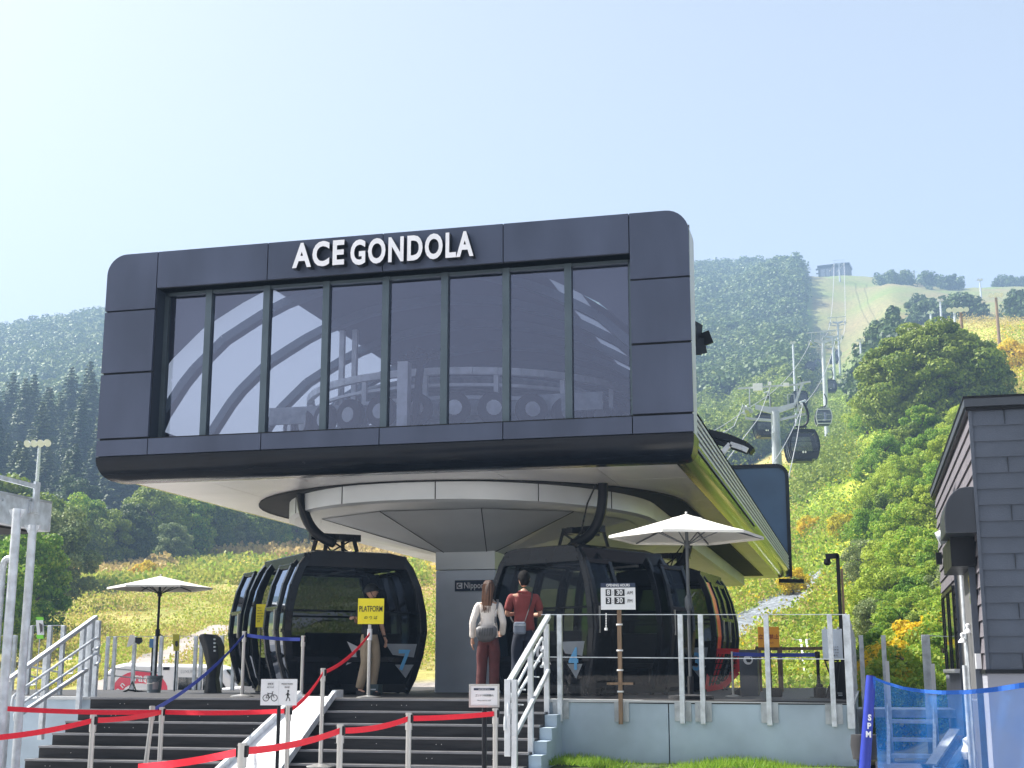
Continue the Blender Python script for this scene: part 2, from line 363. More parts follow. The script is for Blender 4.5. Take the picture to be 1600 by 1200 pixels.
def make_terrain():
    tas = np.concatenate([np.linspace(-1.6, -.42, 30), np.linspace(-.40, .42, 190), np.linspace(.44, 1.6, 30)])
    Ds = np.exp(np.linspace(math.log(22.0), math.log(1300), 200))
    TA, DD = np.meshgrid(tas, Ds); l = TA*DD
    X = l*cy_-DD*sy_; Y = l*sy_+DD*cy_; Z = ground_z(X, Y)
    nj, ni = TA.shape
    vs = np.stack([X, Y, Z], -1).reshape(-1, 3)
    idx = np.arange(nj*ni).reshape(nj, ni)
    q = np.stack([idx[:-1, :-1], idx[:-1, 1:], idx[1:, 1:], idx[1:, :-1]], -1).reshape(-1, 4)
    me = bpy.data.meshes.new("hillside"); me.from_pydata(vs.tolist(), [], q.tolist())
    cc = zone_colour(px_of(TA.ravel(), (vs[:, 2]-EYE)/DD.ravel()), DD.ravel(), vs[:, 0], vs[:, 1])
    at = me.color_attributes.new("cover", 'FLOAT_COLOR', 'POINT')
    at.data.foreach_set("color", np.concatenate([cc, np.ones((len(cc), 1))], 1).ravel())
    me.polygons.foreach_set("use_smooth", [True]*len(me.polygons))
    m = bpy.data.materials.new("hillside_cover"); m.use_nodes = True; t = m.node_tree; b = t.nodes["Principled BSDF"]
    va = N(t, "ShaderNodeVertexColor"); va.layer_name = "cover"
    tc = N(t, "ShaderNodeTexCoord")
    n1 = N(t, "ShaderNodeTexNoise"); n1.inputs["Scale"].default_value = .9; n1.inputs["Detail"].default_value = 9; n1.inputs["Roughness"].default_value = .7
    t.links.new(tc.outputs["Object"], n1.inputs[0])
    mr = N(t, "ShaderNodeMapRange"); mr.inputs[1].default_value = .3; mr.inputs[2].default_value = .7; mr.inputs[3].default_value = .55; mr.inputs[4].default_value = 1.45
    t.links.new(n1.outputs[0], mr.inputs[0])
    mx = N(t, "ShaderNodeVectorMath", operation='SCALE'); t.links.new(va.outputs[0], mx.inputs[0]); t.links.new(mr.outputs[0], mx.inputs["Scale"])
    t.links.new(mx.outputs[0], b.inputs["Base Color"]); b.inputs["Roughness"].default_value = .9; b.inputs["Specular IOR Level"].default_value = .1
    bp = N(t, "ShaderNodeBump"); bp.inputs["Strength"].default_value = .7; bp.inputs["Distance"].default_value = .3
    t.links.new(n1.outputs[0], bp.inputs["Height"]); t.links.new(bp.outputs[0], b.inputs["Normal"])
    me.materials.append(m)
    o = bpy.data.objects.new("hillside", me); col.objects.link(o); tag(o, "grassy ski hill rising behind the gondola station", kind="structure")
make_terrain()
M_GROUND = mat("yard_ground", (.42,.41,.40), .9, 0, .2, .8, .3, 12)
g = MB(); g.add([(-900,-900,-.05),(900,-900,-.05),(900,60,-.05),(-900,60,-.05)], [(0,1,2,3)])
tag(g.build("ground", M_GROUND, recalc=False), "bare yard ground around the platform", kind="structure")

# winding service path on the left meadow
M_PATH = mat("path_gravel", (.31,.27,.24), .9, 0, .12, .6, .3, 8)
def strip(name, pts, m, lift=.06, nsub=14, label=None, kind="structure"):
    mb = MB(); L = []
    for i in range(len(pts)-1):
        for k in range(nsub):
            t = k/nsub; a, b = pts[i], pts[i+1]
            L.append([a[j]+(b[j]-a[j])*t for j in range(4)])
    L.append(list(pts[-1])); rows = []
    for pl, Dl, pr, Dr in L:
        row = []
        for s in range(7):
            t = s/6; p = on_ground(pl+(pr-pl)*t, Dl+(Dr-Dl)*t); p.z += lift; row.append(p)
        rows.append(row)
    mb.loft(rows, closed=False); o = mb.build(name, m, smooth=True); return tag(o, label, kind=kind)
strip("path", [(120,50,262,50),(180,58,262,58),(212,64,290,63),(262,71,330,68),(330,78,400,74),(420,84,500,79),(600,90,640,84)], M_PATH, label="pale service path crossing the mown meadow")
M_GRAVEL = mat("stream_stones", (.17,.19,.21), .85, 0, .45, 3, .8, 5)
strip("gravel_bed", [(1100,68,1100,76),(1150,72,1150,82),(1210,77,1210,87),(1262,80,1262,91),(1286,83,1286,92)], M_GRAVEL, lift=.12, label="grey stony drainage bed on the slope")

# ------------------------------------------------------------------ vegetation
def quads_mesh(name, C, Nn, S, mats, asp=1.0, parent=None, off=(0,0,0), mi=None):
    """leaf-sized faces: centres C, normals Nn, sizes S"""
    n = len(C); Nn = Nn/np.maximum(np.linalg.norm(Nn, axis=1, keepdims=True), 1e-6)
    ref = rng.normal(size=(n, 3)); a = np.cross(Nn, ref); a /= np.maximum(np.linalg.norm(a, axis=1, keepdims=True), 1e-6); b = np.cross(Nn, a)
    a = a*(S[:, None]*.5); b = b*(S[:, None]*.5*asp)
    V = np.empty((n, 4, 3)); V[:, 0] = C-a*.35-b; V[:, 1] = C+a-b*.15; V[:, 2] = C+a*.25+b; V[:, 3] = C-a+b*.2
    V = V.reshape(-1, 3)-np.array(off)
    me = bpy.data.meshes.new(name); me.vertices.add(4*n); me.vertices.foreach_set("co", V.astype(np.float32).ravel())
    me.loops.add(4*n); me.loops.foreach_set("vertex_index", np.arange(4*n, dtype=np.int32))
    me.polygons.add(n); me.polygons.foreach_set("loop_start", np.arange(0, 4*n, 4, dtype=np.int32))
    me.polygons.foreach_set("loop_total", np.full(n, 4, np.int32))
    for m in (mats if isinstance(mats, (list, tuple)) else [mats]): me.materials.append(m)
    if mi is not None: me.polygons.foreach_set("material_index", mi.astype(np.int32))
    me.update(calc_edges=True)
    o = bpy.data.objects.new(name, me); col.objects.link(o); o.parent = parent; return o
def blob_leaves(cs, rs, per, size, flat=.8, fill=.35):
    """leaves scattered through lumps (centres cs, radii rs): mostly on the shell, facing outward"""
    k = len(cs); d = rng.normal(size=(k, per, 3)); d /= np.linalg.norm(d, axis=2, keepdims=True)
    r = (1-fill*rng.random((k, per, 1))**2)*np.where(rng.random((k, per, 1)) < .12, 1.12, 1)
    C = cs[:, None, :]+d*r*rs[:, None, None]*np.array([1, 1, flat])
    Nn = d+rng.normal(size=d.shape)*.55+np.array([0, 0, .35])
    S = size*(.6+.8*rng.random((k, per)))
    return C.reshape(-1, 3), Nn.reshape(-1, 3), S.ravel()
L_MID = leafmat("leaf_mid_green", (.030,.070,.010), (.13,.21,.022), (.22,.28,.035))
L_DARK = leafmat("leaf_dark_green", (.012,.040,.014), (.050,.095,.024), (.09,.13,.03), .25)
L_LITE = leafmat("leaf_light_green", (.065,.16,.010), (.20,.36,.03), (.36,.44,.05), .45)
L_GREY = leafmat("leaf_grey_green", (.05,.09,.03), (.17,.23,.08), (.25,.29,.11), .35)
L_YEL = leafmat("leaf_autumn", (.24,.26,.015), (.58,.52,.02), (.68,.48,.02), .45)
L_OCH = leafmat("grass_ochre", (.26,.24,.04), (.52,.42,.12), (.55,.42,.18), .4)
L_CON = leafmat("needle_green", (.010,.038,.014), (.045,.090,.024), (.10,.13,.035), .2)
L_FAR = leafmat("forest_canopy", (.014,.045,.014), (.09,.15,.03), (.17,.22,.05), .2, ns=.10, vi=.30)
L_LAWN = leafmat("lawn_blade", (.04,.14,.008), (.14,.32,.02), (.28,.42,.05), .45)
L_GRASS = leafmat("grass_blade", (.12,.24,.012), (.28,.40,.04), (.42,.42,.08), .45)

def tree_proto(name, H, W, kind, leaf, nblob, per, lsize, seed, cat="tree", bs=(.10,.19), inn=.15, flat=.7):
    """tapered trunk with limbs and a lumpy crown of leaves"""
    global rng
    rng = np.random.default_rng(seed); rd = random.Random(seed)
    root = thing(name, None, cat)
    tr = MB(); cr = H*.5
    trunkh = H*(.8 if kind == "broad" else .9)
    tr.tube([(0,0,-.3),(rd.uniform(-.1,.1),0,trunkh*.4),(rd.uniform(-.2,.2),rd.uniform(-.2,.2),trunkh)], [W*.03+.04, W*.022+.03, .03], 7)
    cs = []; rs = []
    for i in range(nblob):
        t = (i+.5)/nblob; h = .22+.74*t
        lim = math.sin(math.pi*min(1, (h-.10)/.92))**.6
        a = i*2.399+rd.uniform(-.4,.4); rad = W*.5*lim*math.sqrt(rd.uniform(inn, 1))*(1-bs[0]*1.2)
        c = (rad*math.cos(a), rad*math.sin(a), H*h+rd.uniform(-.04,.04)*H)
        cs.append(c); rs.append(W*rd.uniform(*bs)*(1-.25*t))
        if i % (3 if nblob < 150 else 8) == 0:
            hb = max(.12*H, c[2]-rd.uniform(.1,.25)*H); tr.tube([(0,0,hb),(c[0]*.55,c[1]*.55,(hb+c[2])/2+.1),c], [W*.014+.015, W*.008+.01, .008], 5)
    tr.build("trunk", M_BARK, root, smooth=True)
    C, Nn, S = blob_leaves(np.array(cs), np.array(rs), per, lsize, flat)
    quads_mesh("crown", C, Nn, S, leaf, parent=root)
    return root
def conifer_proto(name, H, W, seed):
    global rng
    rng = np.random.default_rng(seed); rd = random.Random(seed)
    root = thing(name, None, "tree"); tr = MB(); tr.tube([(0,0,-.5),(0,0,H*.98)], [.17+H*.008, .02], 7)
    C = []; Nn = []; S = []
    z = H*.06
    while z < H*.99:
        t = z/H; rad = W*.5*(1-t)**.8*rd.uniform(.8,1.12)+.12
        nb = max(4, int(9*(1-t)+4)); a0 = rd.uniform(0, 6.28)
        for k in range(nb):
            a = a0+k*2*math.pi/nb+rd.uniform(-.2,.2); rr = rad*rd.uniform(.7,1.12)
            if k % 2 == 0: tr.tube([(0,0,z+.15),(rr*.9*math.cos(a), rr*.9*math.sin(a), z-.12*rr)], [.035,.012], 4)
            m = int(10+rr*11)
            for q in range(m):
                s = (q+rd.random())/m; w_ = .30*rr*(1-s)+.12
                off = rd.uniform(-w_, w_); x = rr*s*math.cos(a)-off*math.sin(a); y = rr*s*math.sin(a)+off*math.cos(a)
                C.append((x, y, z-.22*rr*s+.10*rr*s*s+rd.uniform(-.15,.1))); Nn.append((math.cos(a)*.5+rd.uniform(-.5,.5), math.sin(a)*.5+rd.uniform(-.5,.5), .8)); S.append(rd.uniform(.5,1.0)*(.7+.5*(1-t)))
        z += H*.028+.12*(1-t)
    tr.build("trunk", M_BARK, root, smooth=True)
    quads_mesh("crown", np.array(C), np.array(Nn), np.array(S), L_CON, parent=root, asp=.55)
    return root

PB = [tree_proto("broadleaf_tree", 9, 8, "broad", L_MID, 54, 330, .23, 11), tree_proto("broadleaf_tree", 8, 6.5, "broad", L_LITE, 48, 320, .20, 12),
      tree_proto("broadleaf_tree", 10, 7, "broad", L_DARK, 54, 330, .23, 13), tree_proto("broadleaf_tree", 7.5, 6, "broad", L_GREY, 46, 320, .19, 14)]
PC = [conifer_proto("conifer_tree", 20, 13, 21), conifer_proto("conifer_tree", 21, 12.5, 22), conifer_proto("conifer_tree", 18, 12, 23)]
used = set()
def put_tree(protos, i, px, D, s, label, group, sink=0, cat=None):
    pr = protos[i % len(protos)]
    if id(pr) in used: o = copy_tree(pr)
    else: used.add(id(pr)); o = pr
    p = on_ground(px, D); rd = random.Random(int(px*7+D))
    o.location = (p.x, p.y, p.z-sink); o.rotation_euler = (rd.uniform(-.04,.04), rd.uniform(-.04,.04), rd.uniform(0, 6.28)); sc_ = s*rd.uniform(.95,1.05)
    o.scale = (sc_, sc_, sc_*rd.uniform(.95,1.08)); tag(o, label, cat, group)
    return o
# dark conifer wood on the left, rows climbing the hill
rd = random.Random(5)
def nth(n): return ["first","second","third","fourth","fifth","sixth","seventh","eighth","ninth","tenth","eleventh","twelfth","thirteenth","fourteenth","fifteenth","sixteenth","seventeenth","eighteenth","nineteenth"][n]
k = 0
for D, (p0, p1, dp), s, row in [(195, (-30, 130, 34), .75, "lowest"), (212, (-50, 480, 36), .85, "second"), (240, (-60, 500, 37), .9, "third"), (268, (-40, 420, 34), 1.0, "fourth"), (292, (-50, 230, 30), 1.1, "top")]:
    n = 0
    for px in range(p0, p1, dp):
        pp = px+rd.uniform(-10, 10); DD = D+rd.uniform(-8, 8)
        put_tree(PC, k*2+int(pp) % 3, pp, DD, s*rd.uniform(.78,1.15), "dark green conifer, %s from the left in the %s row of the left wood" % (nth(n), row), "conifers of the wood left of the station", .3); k += 1; n += 1
# broadleaf edge of the wood
edge = [(-20,70,1,.78,"leafy tree rising behind the grey overhead gantry at the left edge"), (38,78,1,.8,"bright green tree just right of the overhead gantry legs"), (84,98,3,1.0,"pale grey-green tree in front of the floodlight mast"),
        (126,150,1,1.15,"slender yellow-green tree standing before the dark conifers"), (165,150,0,.85,"round bush tree right of the slender yellow-green tree"), (60,122,0,1.05,"full green tree behind the gantry legs, below the floodlight mast"),
        (205,152,2,.85,"dark rounded tree above the left parasol"), (236,168,0,1.1,"broad green tree between dark rounded tree and station underside"), (268,160,3,.8,"small greyish tree right of the left parasol top"),
        (296,172,1,1.15,"light green tree under the left end of the station"), (330,176,0,1.05,"mid green tree below the station soffit, second from its left end"), (362,178,3,1.0,"grey-green tree beneath the left hanger slot"),
        (398,182,0,1.0,"rounded green tree just left of the left hanger arm"), (428,186,1,.95,"light green tree behind the left gondola cabin roof"), (462,190,0,.9,"green tree seen past the left hanger arm"),
        (20,150,2,1.1,"dark broadleaf tree deep behind the gantry leg"), (-30,120,0,1.2,"large green tree cut by the left edge of the view"), (110,175,2,1.1,"dark broadleaf tree behind the slender yellow-green one"),
        (250,196,2,1.15,"dark tree behind the broad green tree"), (345,200,2,1.2,"tall dark tree under the station's left corner")]
for px, D, i, s, lab in edge: put_tree(PB, i, px, D, s, lab, "broadleaf trees at the meadow's far edge", .5)

# forest masses that nobody could count: far hills
def forest(name, zones, seed, leaf, label, per=46, size=1.7, rad=3.4):
    global rng
    rng = np.random.default_rng(seed); cs = []; rs = []
    for (p0, p1, D0, D1, n) in zones:
        px = rng.uniform(p0, p1, n); D = np.sqrt(rng.uniform(D0**2, D1**2, n))
        x, y = bearing_xy(px, D)
        z = ground_z(x, y); h = rng.uniform(2., 9.5, n)*(rad/3.4)
        r = rng.uniform(.5, 1.5, n)*rad
        for q in range(2):
            cs.append(np.stack([x+rng.normal(0, rad*.35, n), y+rng.normal(0, rad*.35, n), z+h*(.55+.45*q)], 1)); rs.append(r*(1-.3*q))
    cs = np.concatenate(cs); rs = np.concatenate(rs)
    C, Nn, S = blob_leaves(cs, rs, per, size, .9, .3)
    o = quads_mesh(name, C, Nn, S, leaf); tag(o, label, kind="stuff"); return o
forest("far_forest", [(-80, 260, 330, 812, 4200), (260, 1060, 330, 820, 2600)], 31, L_FAR, "hazy blue wooded hill beyond the dark conifers and the station", per=64, size=1.2, rad=3.7)
forest("hill_forest", [(1060, 1247, 560, 812, 3600), (1060, 1250, 330, 560, 2600)], 32, L_FAR, "hazy forest covering the hill right of the station", per=76, size=1.05, rad=3.5)
forest("valley_wood", [(1070, 1205, 236, 330, 520), (1205, 1236, 270, 340, 100)], 33, L_MID, "sunlit green wood in the valley behind the first pylon", per=260, size=.5, rad=2.9)
forest("ridge_trees", [(1340, 1400, 225, 270, 70), (1425, 1530, 350, 420, 140), (1368, 1425, 600, 640, 40), (1440, 1500, 600, 655, 60), (1556, 1720, 640, 700, 300), (1578, 1720, 330, 400, 200), (1720, 2400, 120, 620, 420)], 34, L_FAR, "blue-green tree bands crossing the ski slope", per=90, size=.8, rad=2.1)
# big rounded tree and the shrubs of the right slope
big = tree_proto("broad_maple", 12.4, 14.6, "broad", L_MID, 250, 380, .25, 41, bs=(.055,.12), inn=.45, flat=.55)
p = on_ground(1462, 130); big.location = (p.x, p.y, p.z-3.4); tag(big, "largest dome-shaped green tree on the right hillside", "tree")
SH = [tree_proto("leafy_shrub", 3.0, 3.6, "broad", L_LITE, 36, 260, .105, 51, "shrub"), tree_proto("leafy_shrub", 2.4, 3.4, "broad", L_MID, 34, 260, .10, 52, "shrub"),
      tree_proto("leafy_shrub", 3.6, 3.0, "broad", L_LITE, 36, 270, .105, 53, "shrub"), tree_proto("leafy_shrub", 3.0, 3.8, "broad", L_GREY, 36, 260, .10, 54, "shrub")]
SY = [tree_proto("autumn_shrub", 2.2, 3.0, "broad", L_YEL, 30, 200, .10, 55, "shrub")]
rd = random.Random(9)
BND = {28:"lowest band behind the blue net", 33:"second band above the blue net", 40:"third band above the blue net", 48:"band level with the grey door", 57:"band level with the wall hood", 68:"band just under the building's eave", 80:"band level with the eave", 94:"band under the dome-shaped tree", 110:"band at the dome-shaped tree's foot", 150:"band left of the dome-shaped tree"}
for D, (a, b), n, s in [(28,(1405,1475),5,.55),(33,(1385,1500),7,.55),(40,(1372,1510),9,.58),(48,(1362,1530),10,.62),(57,(1352,1540),11,.7),(68,(1350,1560),11,.75),(80,(1350,1580),11,.85),(94,(1350,1600),11,.95),(110,(1350,1610),9,1.1),(150,(1340,1400),4,1.3)]:
    for i in range(n):
        px = a+(b-a)*(i+.5)/n+rd.uniform(-10, 10)
        put_tree(SH, rd.choice([0,0,0,2,2,1,3]), px, D+rd.uniform(-3,3), s*rd.uniform(.75,1.2), "green shrub, %s from the left in the %s" % (nth(i), BND[D]), "shrubs on the right slope", .3)
for px, D, s, lab in [(1425,30,.9,"bright yellow-orange shrub beside the siding building"),(1440,27.5,.6,"low orange-leaved shrub below the wall lamps"),(1452,34,.85,"golden shrub touching the building's far corner"),(1268,108,.9,"golden shrub right of the pylon's foot"),(1590,165,1.8,"orange autumn shrub above the siding building's roof"),(1318,98,.9,"yellow shrub under the white-framed cabin"),(1240,86,.8,"ochre shrub beside the first pylon"),
    (225,137,1.2,"yellow shrub behind the left parasol top"),(1395,36,.6,"yellow shrub above the steel steps")]:
    put_tree(SY, 0, px, D, s, lab, "autumn-coloured shrubs", .2)

def undergrowth(name, zones, seed, leaf, label, size, upright=.3, per=9, hgt=.5):
    """weeds and grass tufts: each zone (px0, px1, D0, D1, n)"""
    global rng
    rng = np.random.default_rng(seed); Cs = []; Ns = []; Ss = []
    for (p0, p1, D0, D1, n) in zones:
        px = rng.uniform(p0, p1, n); D = 1/np.sqrt(rng.uniform(1/D1**2, 1/D0**2, n))
        x, y = bearing_xy(px, D); s = (D/50)**.55
        keep = (np.sin(x*.8/s+seed)+np.cos(y*.7/s)+rng.normal(0, .7, n)) > -.5
        keep &= ~((px < 720) & (D < 110) & (np.abs(px-np.interp(D, [50,58,64,71,78,84,90], [190,221,251,297,365,460,620])) < np.interp(D, [50,58,64,78,90], [75,43,41,38,45])) & (D < 92))
        gb = 67+(px-1100)*.08; keep &= ~((px > 1085) & (px < 1290) & (D > gb-1) & (D < gb+9.5)); keep &= ~((px > 1244) & (px < 1280) & (D > 46) & (D < 64))
        x, y, s = x[keep], y[keep], s[keep]; n = len(x); z = ground_z(x, y)
        d = rng.normal(size=(n, per, 3))*np.array([.32, .32, .22])*s[:, None, None]
        c = np.stack([x, y, z+hgt*.45*s], 1)[:, None, :]+d
        Cs.append(c.reshape(-1, 3)); nn = rng.normal(size=(n*per, 3)); nn[:, 2] = np.abs(nn[:, 2])*(1-upright)+.2; Ns.append(nn)
        Ss.append((size*(.5+rng.random((n, per)))*s[:, None]).ravel())
    o = quads_mesh(name, np.concatenate(Cs), np.concatenate(Ns), np.concatenate(Ss), leaf, asp=1.3)
    tag(o, label, kind="stuff"); return o
undergrowth("slope_weeds", [(1090, 1420, 50, 200, 24000), (1230, 1560, 28, 120, 30000), (1480, 1620, 120, 240, 3500), (1620, 2300, 30, 200, 8000)], 61, L_LITE, "dense weeds and brambles covering the slope", .11, hgt=.4)
undergrowth("dark_weeds", [(1200, 1560, 36, 200, 9000), (1250, 1345, 130, 340, 7000)], 66, L_MID, "darker green brambles among the weeds", .12, hgt=.5)  # brambles with a darker green leaf colour
undergrowth("dry_grass", [(1090, 1350, 40, 80, 9000), (1090, 1300, 60, 230, 5000), (1480, 1650, 130, 330, 5000)], 62, L_OCH, "dry ochre grass tufts on the slope", .09, .8, hgt=.35)
undergrowth("golden_weeds", [(1090, 1350, 50, 200, 2500), (1380, 1480, 26, 45, 500), (330, 680, 150, 200, 1400), (1560, 1640, 150, 240, 1200)], 63, L_YEL, "golden autumn weeds dotted over the slopes", .10)
undergrowth("tall_grass", [(-60, 660, 122, 170, 26000)], 64, L_GRASS, "tall green grass band beyond the mown meadow", .16, .9, hgt=.7)
undergrowth("reed_plumes", [(40, 260, 140, 160, 2500), (330, 640, 172, 210, 3500)], 65, L_OCH, "brown plumed reeds along the wood's edge", .2, .9, hgt=1.3)
undergrowth("mown_stubble", [(40, 700, 55, 122, 13000)], 67, L_OCH, "short dry stubble of the mown meadow", .07, .9, hgt=.12, per=6)
undergrowth("meadow_tufts", [(40, 700, 55, 122, 16000)], 68, L_GRASS, "green tufts in the mown meadow", .08, .9, hgt=.16, per=6)

# ------------------------------------------------------------------ gondola station
SX0, SX1, SYF, SYR, SZ = -11.81, -2.21, 19.4, 46.0, 4.45
XC = (SX0+SX1)/2; WC = Vector((XC, 24.8, 0))        # bullwheel axis
st = thing("gondola_station", "black gondola lift station with a wide glazed front, raised on one grey pillar", "lift station", (XC, 24.8, 1.06))
def arc(cx, cz, r, a0, a1, n=8): return [(cx+r*math.cos(R(a0+(a1-a0)*i/n)), cz+r*math.sin(R(a0+(a1-a0)*i/n))) for i in range(n+1)]
def fascia(Y, front=True):
    mb = MB(); gp = .008; r = .34; th = .05 if front else .1
    def plate(poly): mb.prism([(x, Y, z) for x, z in poly], (0, th, 0))
    def rect(x0, x1, z0, z1): plate([(x0+gp, z0+gp), (x1-gp, z0+gp), (x1-gp, z1-gp), (x0+gp, z1-gp)])
    T = 8.17; O0, O1, OB, OT = -10.9, -3.1, 5.09, 7.55
    plate([(SX0, 7.22), (O0-gp, 7.22), (O0-gp, T)]+arc(SX0+r, T-r, r, 90, 180))
    plate([(O1+gp, 7.14), (SX1, 7.14)]+arc(SX1-r, T-r, r, 0, 90)+[(O1+gp, T)])
    for a, b in [(6.17, 7.2), (5.09, 6.15)]: rect(SX0-gp, O0, a, b)
    for a, b in [(6.15, 7.12), (5.09, 6.13)]: rect(O1, SX1+gp, a, b)
    xs = [O0, -8.95, -7.0, -5.05, O1]
    for i in range(4): rect(xs[i], xs[i+1], OT, T+gp)
    for a, b in zip([SX0-gp, O0, -8.95, -7.0, -5.05, O1], [O0, -8.95, -7.0, -5.05, O1, SX1+gp]): rect(a, b, 4.80, 5.07)
    return mb
fas = fascia(SYF).build("fascia", M_FASC, st)
bk = MB()
O0, O1, OB, OT = -10.9, -3.1, 5.09, 7.55
yb = SYF+.052
for x0, x1, z0, z1 in [(SX0+.02, O0-.001, 4.8, 7.9), (O1+.001, SX1-.02, 4.8, 7.9), (SX0+.3, SX1-.3, OT, 8.14), (O0, O1, 4.80, OB)]: bk.box((x0, yb, z0), (x1, yb+.28, z1))
for sgn, xe in ((1, SX0), (-1, SX1)):      # rounded shoulders of the box behind the panels
    pts = [(xe+sgn*.3, 7.9), (xe+sgn*.02, 7.9), (xe+sgn*.04, 8.0), (xe+sgn*.12, 8.09), (xe+sgn*.3, 8.14)]
    bk.prism([(x, yb, z) for x, z in pts], (0, .28, 0))
bk.build("fascia_core", M_SEAM, st)
rim = MB()                                   # edge sheet round the box; its sun- and sky-lit look is painted pale
out = [(SX1-.02, 4.8)]+arc(SX1-.34, 8.17-.34, .345, 0, 90)+arc(SX0+.34, 8.17-.34, .345, 90, 180)+[(SX0+.02, 4.8)]
r0 = [(x, SYF+.06, z) for x, z in out]; r1 = [(x, SYF+.62, z) for x, z in out]
rim.loft([r0, r1], closed=False); rim.build("edge_trim", M_COPE, st, smooth=True, recalc=False)
# curved gloss belt under the front
prof = []
for i in range(11):
    a = R(90*i/10); prof.append((.42*(1-math.cos(a)), 4.79-.36*math.sin(a), .34*(1-math.sqrt(max(0, 1-(i/10*.97)**2)))))
rings = []
for dy, z, ins in prof: rings.append([(SX0+ins, SYF+dy, z), (SX0+ins+.3, SYF+dy, z), (SX1-ins-.3, SYF+dy, z), (SX1-ins, SYF+dy, z), (SX1-ins, SYF+.62, z), (SX0+ins, SYF+.62, z)])
belt = MB().loft(rings, caps=True); belt.build("lower_belt", M_BELT, st, smooth=True)
# window band: recess lining, sill, mullions, panes
YG = SYF+.36
rc = MB(); rc.box((O0, SYF+.06, OT), (O1, YG+.1, OT+.02)); rc.box((O0-.02, SYF+.06, OB), (O0, YG+.1, OT)); rc.box((O1, SYF+.06, OB), (O1+.02, YG+.1, OT)); rc.box((O0, SYF+.06, OB-.02), (O1, YG+.1, OB))
rc.build("window_recess", mat("recess_lining", (.025,.034,.052), .5, .2, .1, 2), st)
pxs = [235, 323, 414, 508, 602, 695, 792, 890, 989]   # mullion positions met on the pane plane
mx_ = [P(px, 600, YG).x for px in pxs]; mx_[0] = O0+.03; mx_[-1] = O1-.03
M_MUL = mat("mullion_metal", (.10,.13,.15), .35, .6, .08, 2)
wf = MB()
for x in mx_[1:-1]: wf.box((x-.055, YG-.07, OB), (x+.055, YG+.06, OT))
wf.box((O0, YG-.05, OB), (O0+.07, YG+.06, OT)); wf.box((O1-.07, YG-.05, OB), (O1, YG+.06, OT)); wf.box((O0, YG-.05, OT-.05), (O1, YG+.06, OT-.001)); wf.box((O0, YG-.04, OB), (O1, YG+.06, OB+.05))
wf.build("window_frame", M_MUL, st)
for i in range(8):
    mb = MB(); a, b = mx_[i]+.055, mx_[i+1]-.055; t = random.uniform(-.006,.006)
    mb.add([(a, YG+t, OB+.04), (b, YG-t, OB+.04), (b, YG-t, OT-.04), (a, YG+t, OT-.04)], [(0,1,2,3)])
    mb.build("window_pane", M_GLASSF, st, recalc=False)
# lettering, standing off the fascia
def big_text(body, px0, px1, py):
    a, b = P(px0, py[0], SYF-.14), P(px1, py[1], SYF-.14)
    o = text(body, "lettering", M_LET, st, ((a.x+b.x)/2, SYF-.14, (a.z+b.z)/2), .50, 1, ext=.03, off=.017, sp=1.16)
    return o, b.x-a.x
for body, p0, p1, ya, yb_ in (("ACE", 459, 540, 402, 397), ("GONDOLA", 547, 739, 396, 385)):
    o, wd = big_text(body, p0, p1, (ya, yb_))
    xs = [v.co.x for v in o.data.vertices]; c = (max(xs)+min(xs))/2; s = wd/(max(xs)-min(xs))
    zs = [v.co.z for v in o.data.vertices]; cz = (max(zs)+min(zs))/2; sz = .415/(max(zs)-min(zs))
    o.data.materials.append(M_BLK)
    for v in o.data.vertices: v.co.x = c+(v.co.x-c)*s; v.co.z = cz+(v.co.z-cz)*sz
    for p_ in o.data.polygons:
        if abs(p_.normal.y) < .5: p_.material_index = 1
    ret = MB()                                 # dark spacer bodies behind the faces
    bx = o.copy(); bx.data = o.data.copy(); bx.name = "letter_return"; col.objects.link(bx)
    for p_ in bx.data.polygons: p_.material_index = 1
    for v in bx.data.vertices: v.co.y += .07+(v.co.y-(SYF-.14-world_off(st).y))*.5
# underside
sf = MB(); xs = [SX0+.35, -10.2, -8.6, -7.01, -5.4, -3.8, SX1-.35]; ysf = [SYF+.45, 21.6, 24.6, 27.6, 30.6, 33.6, 36.6, 39.6, 42.6, SYR-.2]
for i in range(6):
    for j in range(9): sf.box((xs[i]+.007, ysf[j]+.007, SZ+.0), (xs[i+1]-.007, ysf[j+1]-.007, SZ+.02))
sf.build("soffit", M_SOFF, st)
b2 = MB(); b2.box((SX0+.36, SYF+.64, SZ+.025), (SX1-.36, SYR-.2, SZ+.06)); b2.build("soffit_backing", M_SEAM, st)
# hanger slot: U-shaped dark channel hanging just under the soffit
RO, RI = 4.02, 3.42
def ushape(r, n=28, wide=None):       # the channel narrows to a joint at the front, opens at both sides
    o = [(XC-r, 44.5)]
    for i in range(n+1):
        a = R(180+180*i/n); k = max(0, -math.sin(a))**3; rr = r+(.48*k if r < 3.7 else -.06*k)
        o.append((XC+rr*math.cos(a), WC.y+rr*math.sin(a)))
    return o+[(XC+r, 44.5)]
uo, ui = ushape(RO), ushape(RI); sl = MB()
sl.loft([[(x, y, SZ-.012) for x, y in uo], [(x, y, SZ-.012) for x, y in ui]], closed=False)
lip = [[(x, y, SZ-.03) for x, y in uo], [(x, y, SZ-.0) for x, y in uo]]; sl.loft(lip, closed=False)
sl.build("hanger_slot", M_SEAM, st, recalc=False)
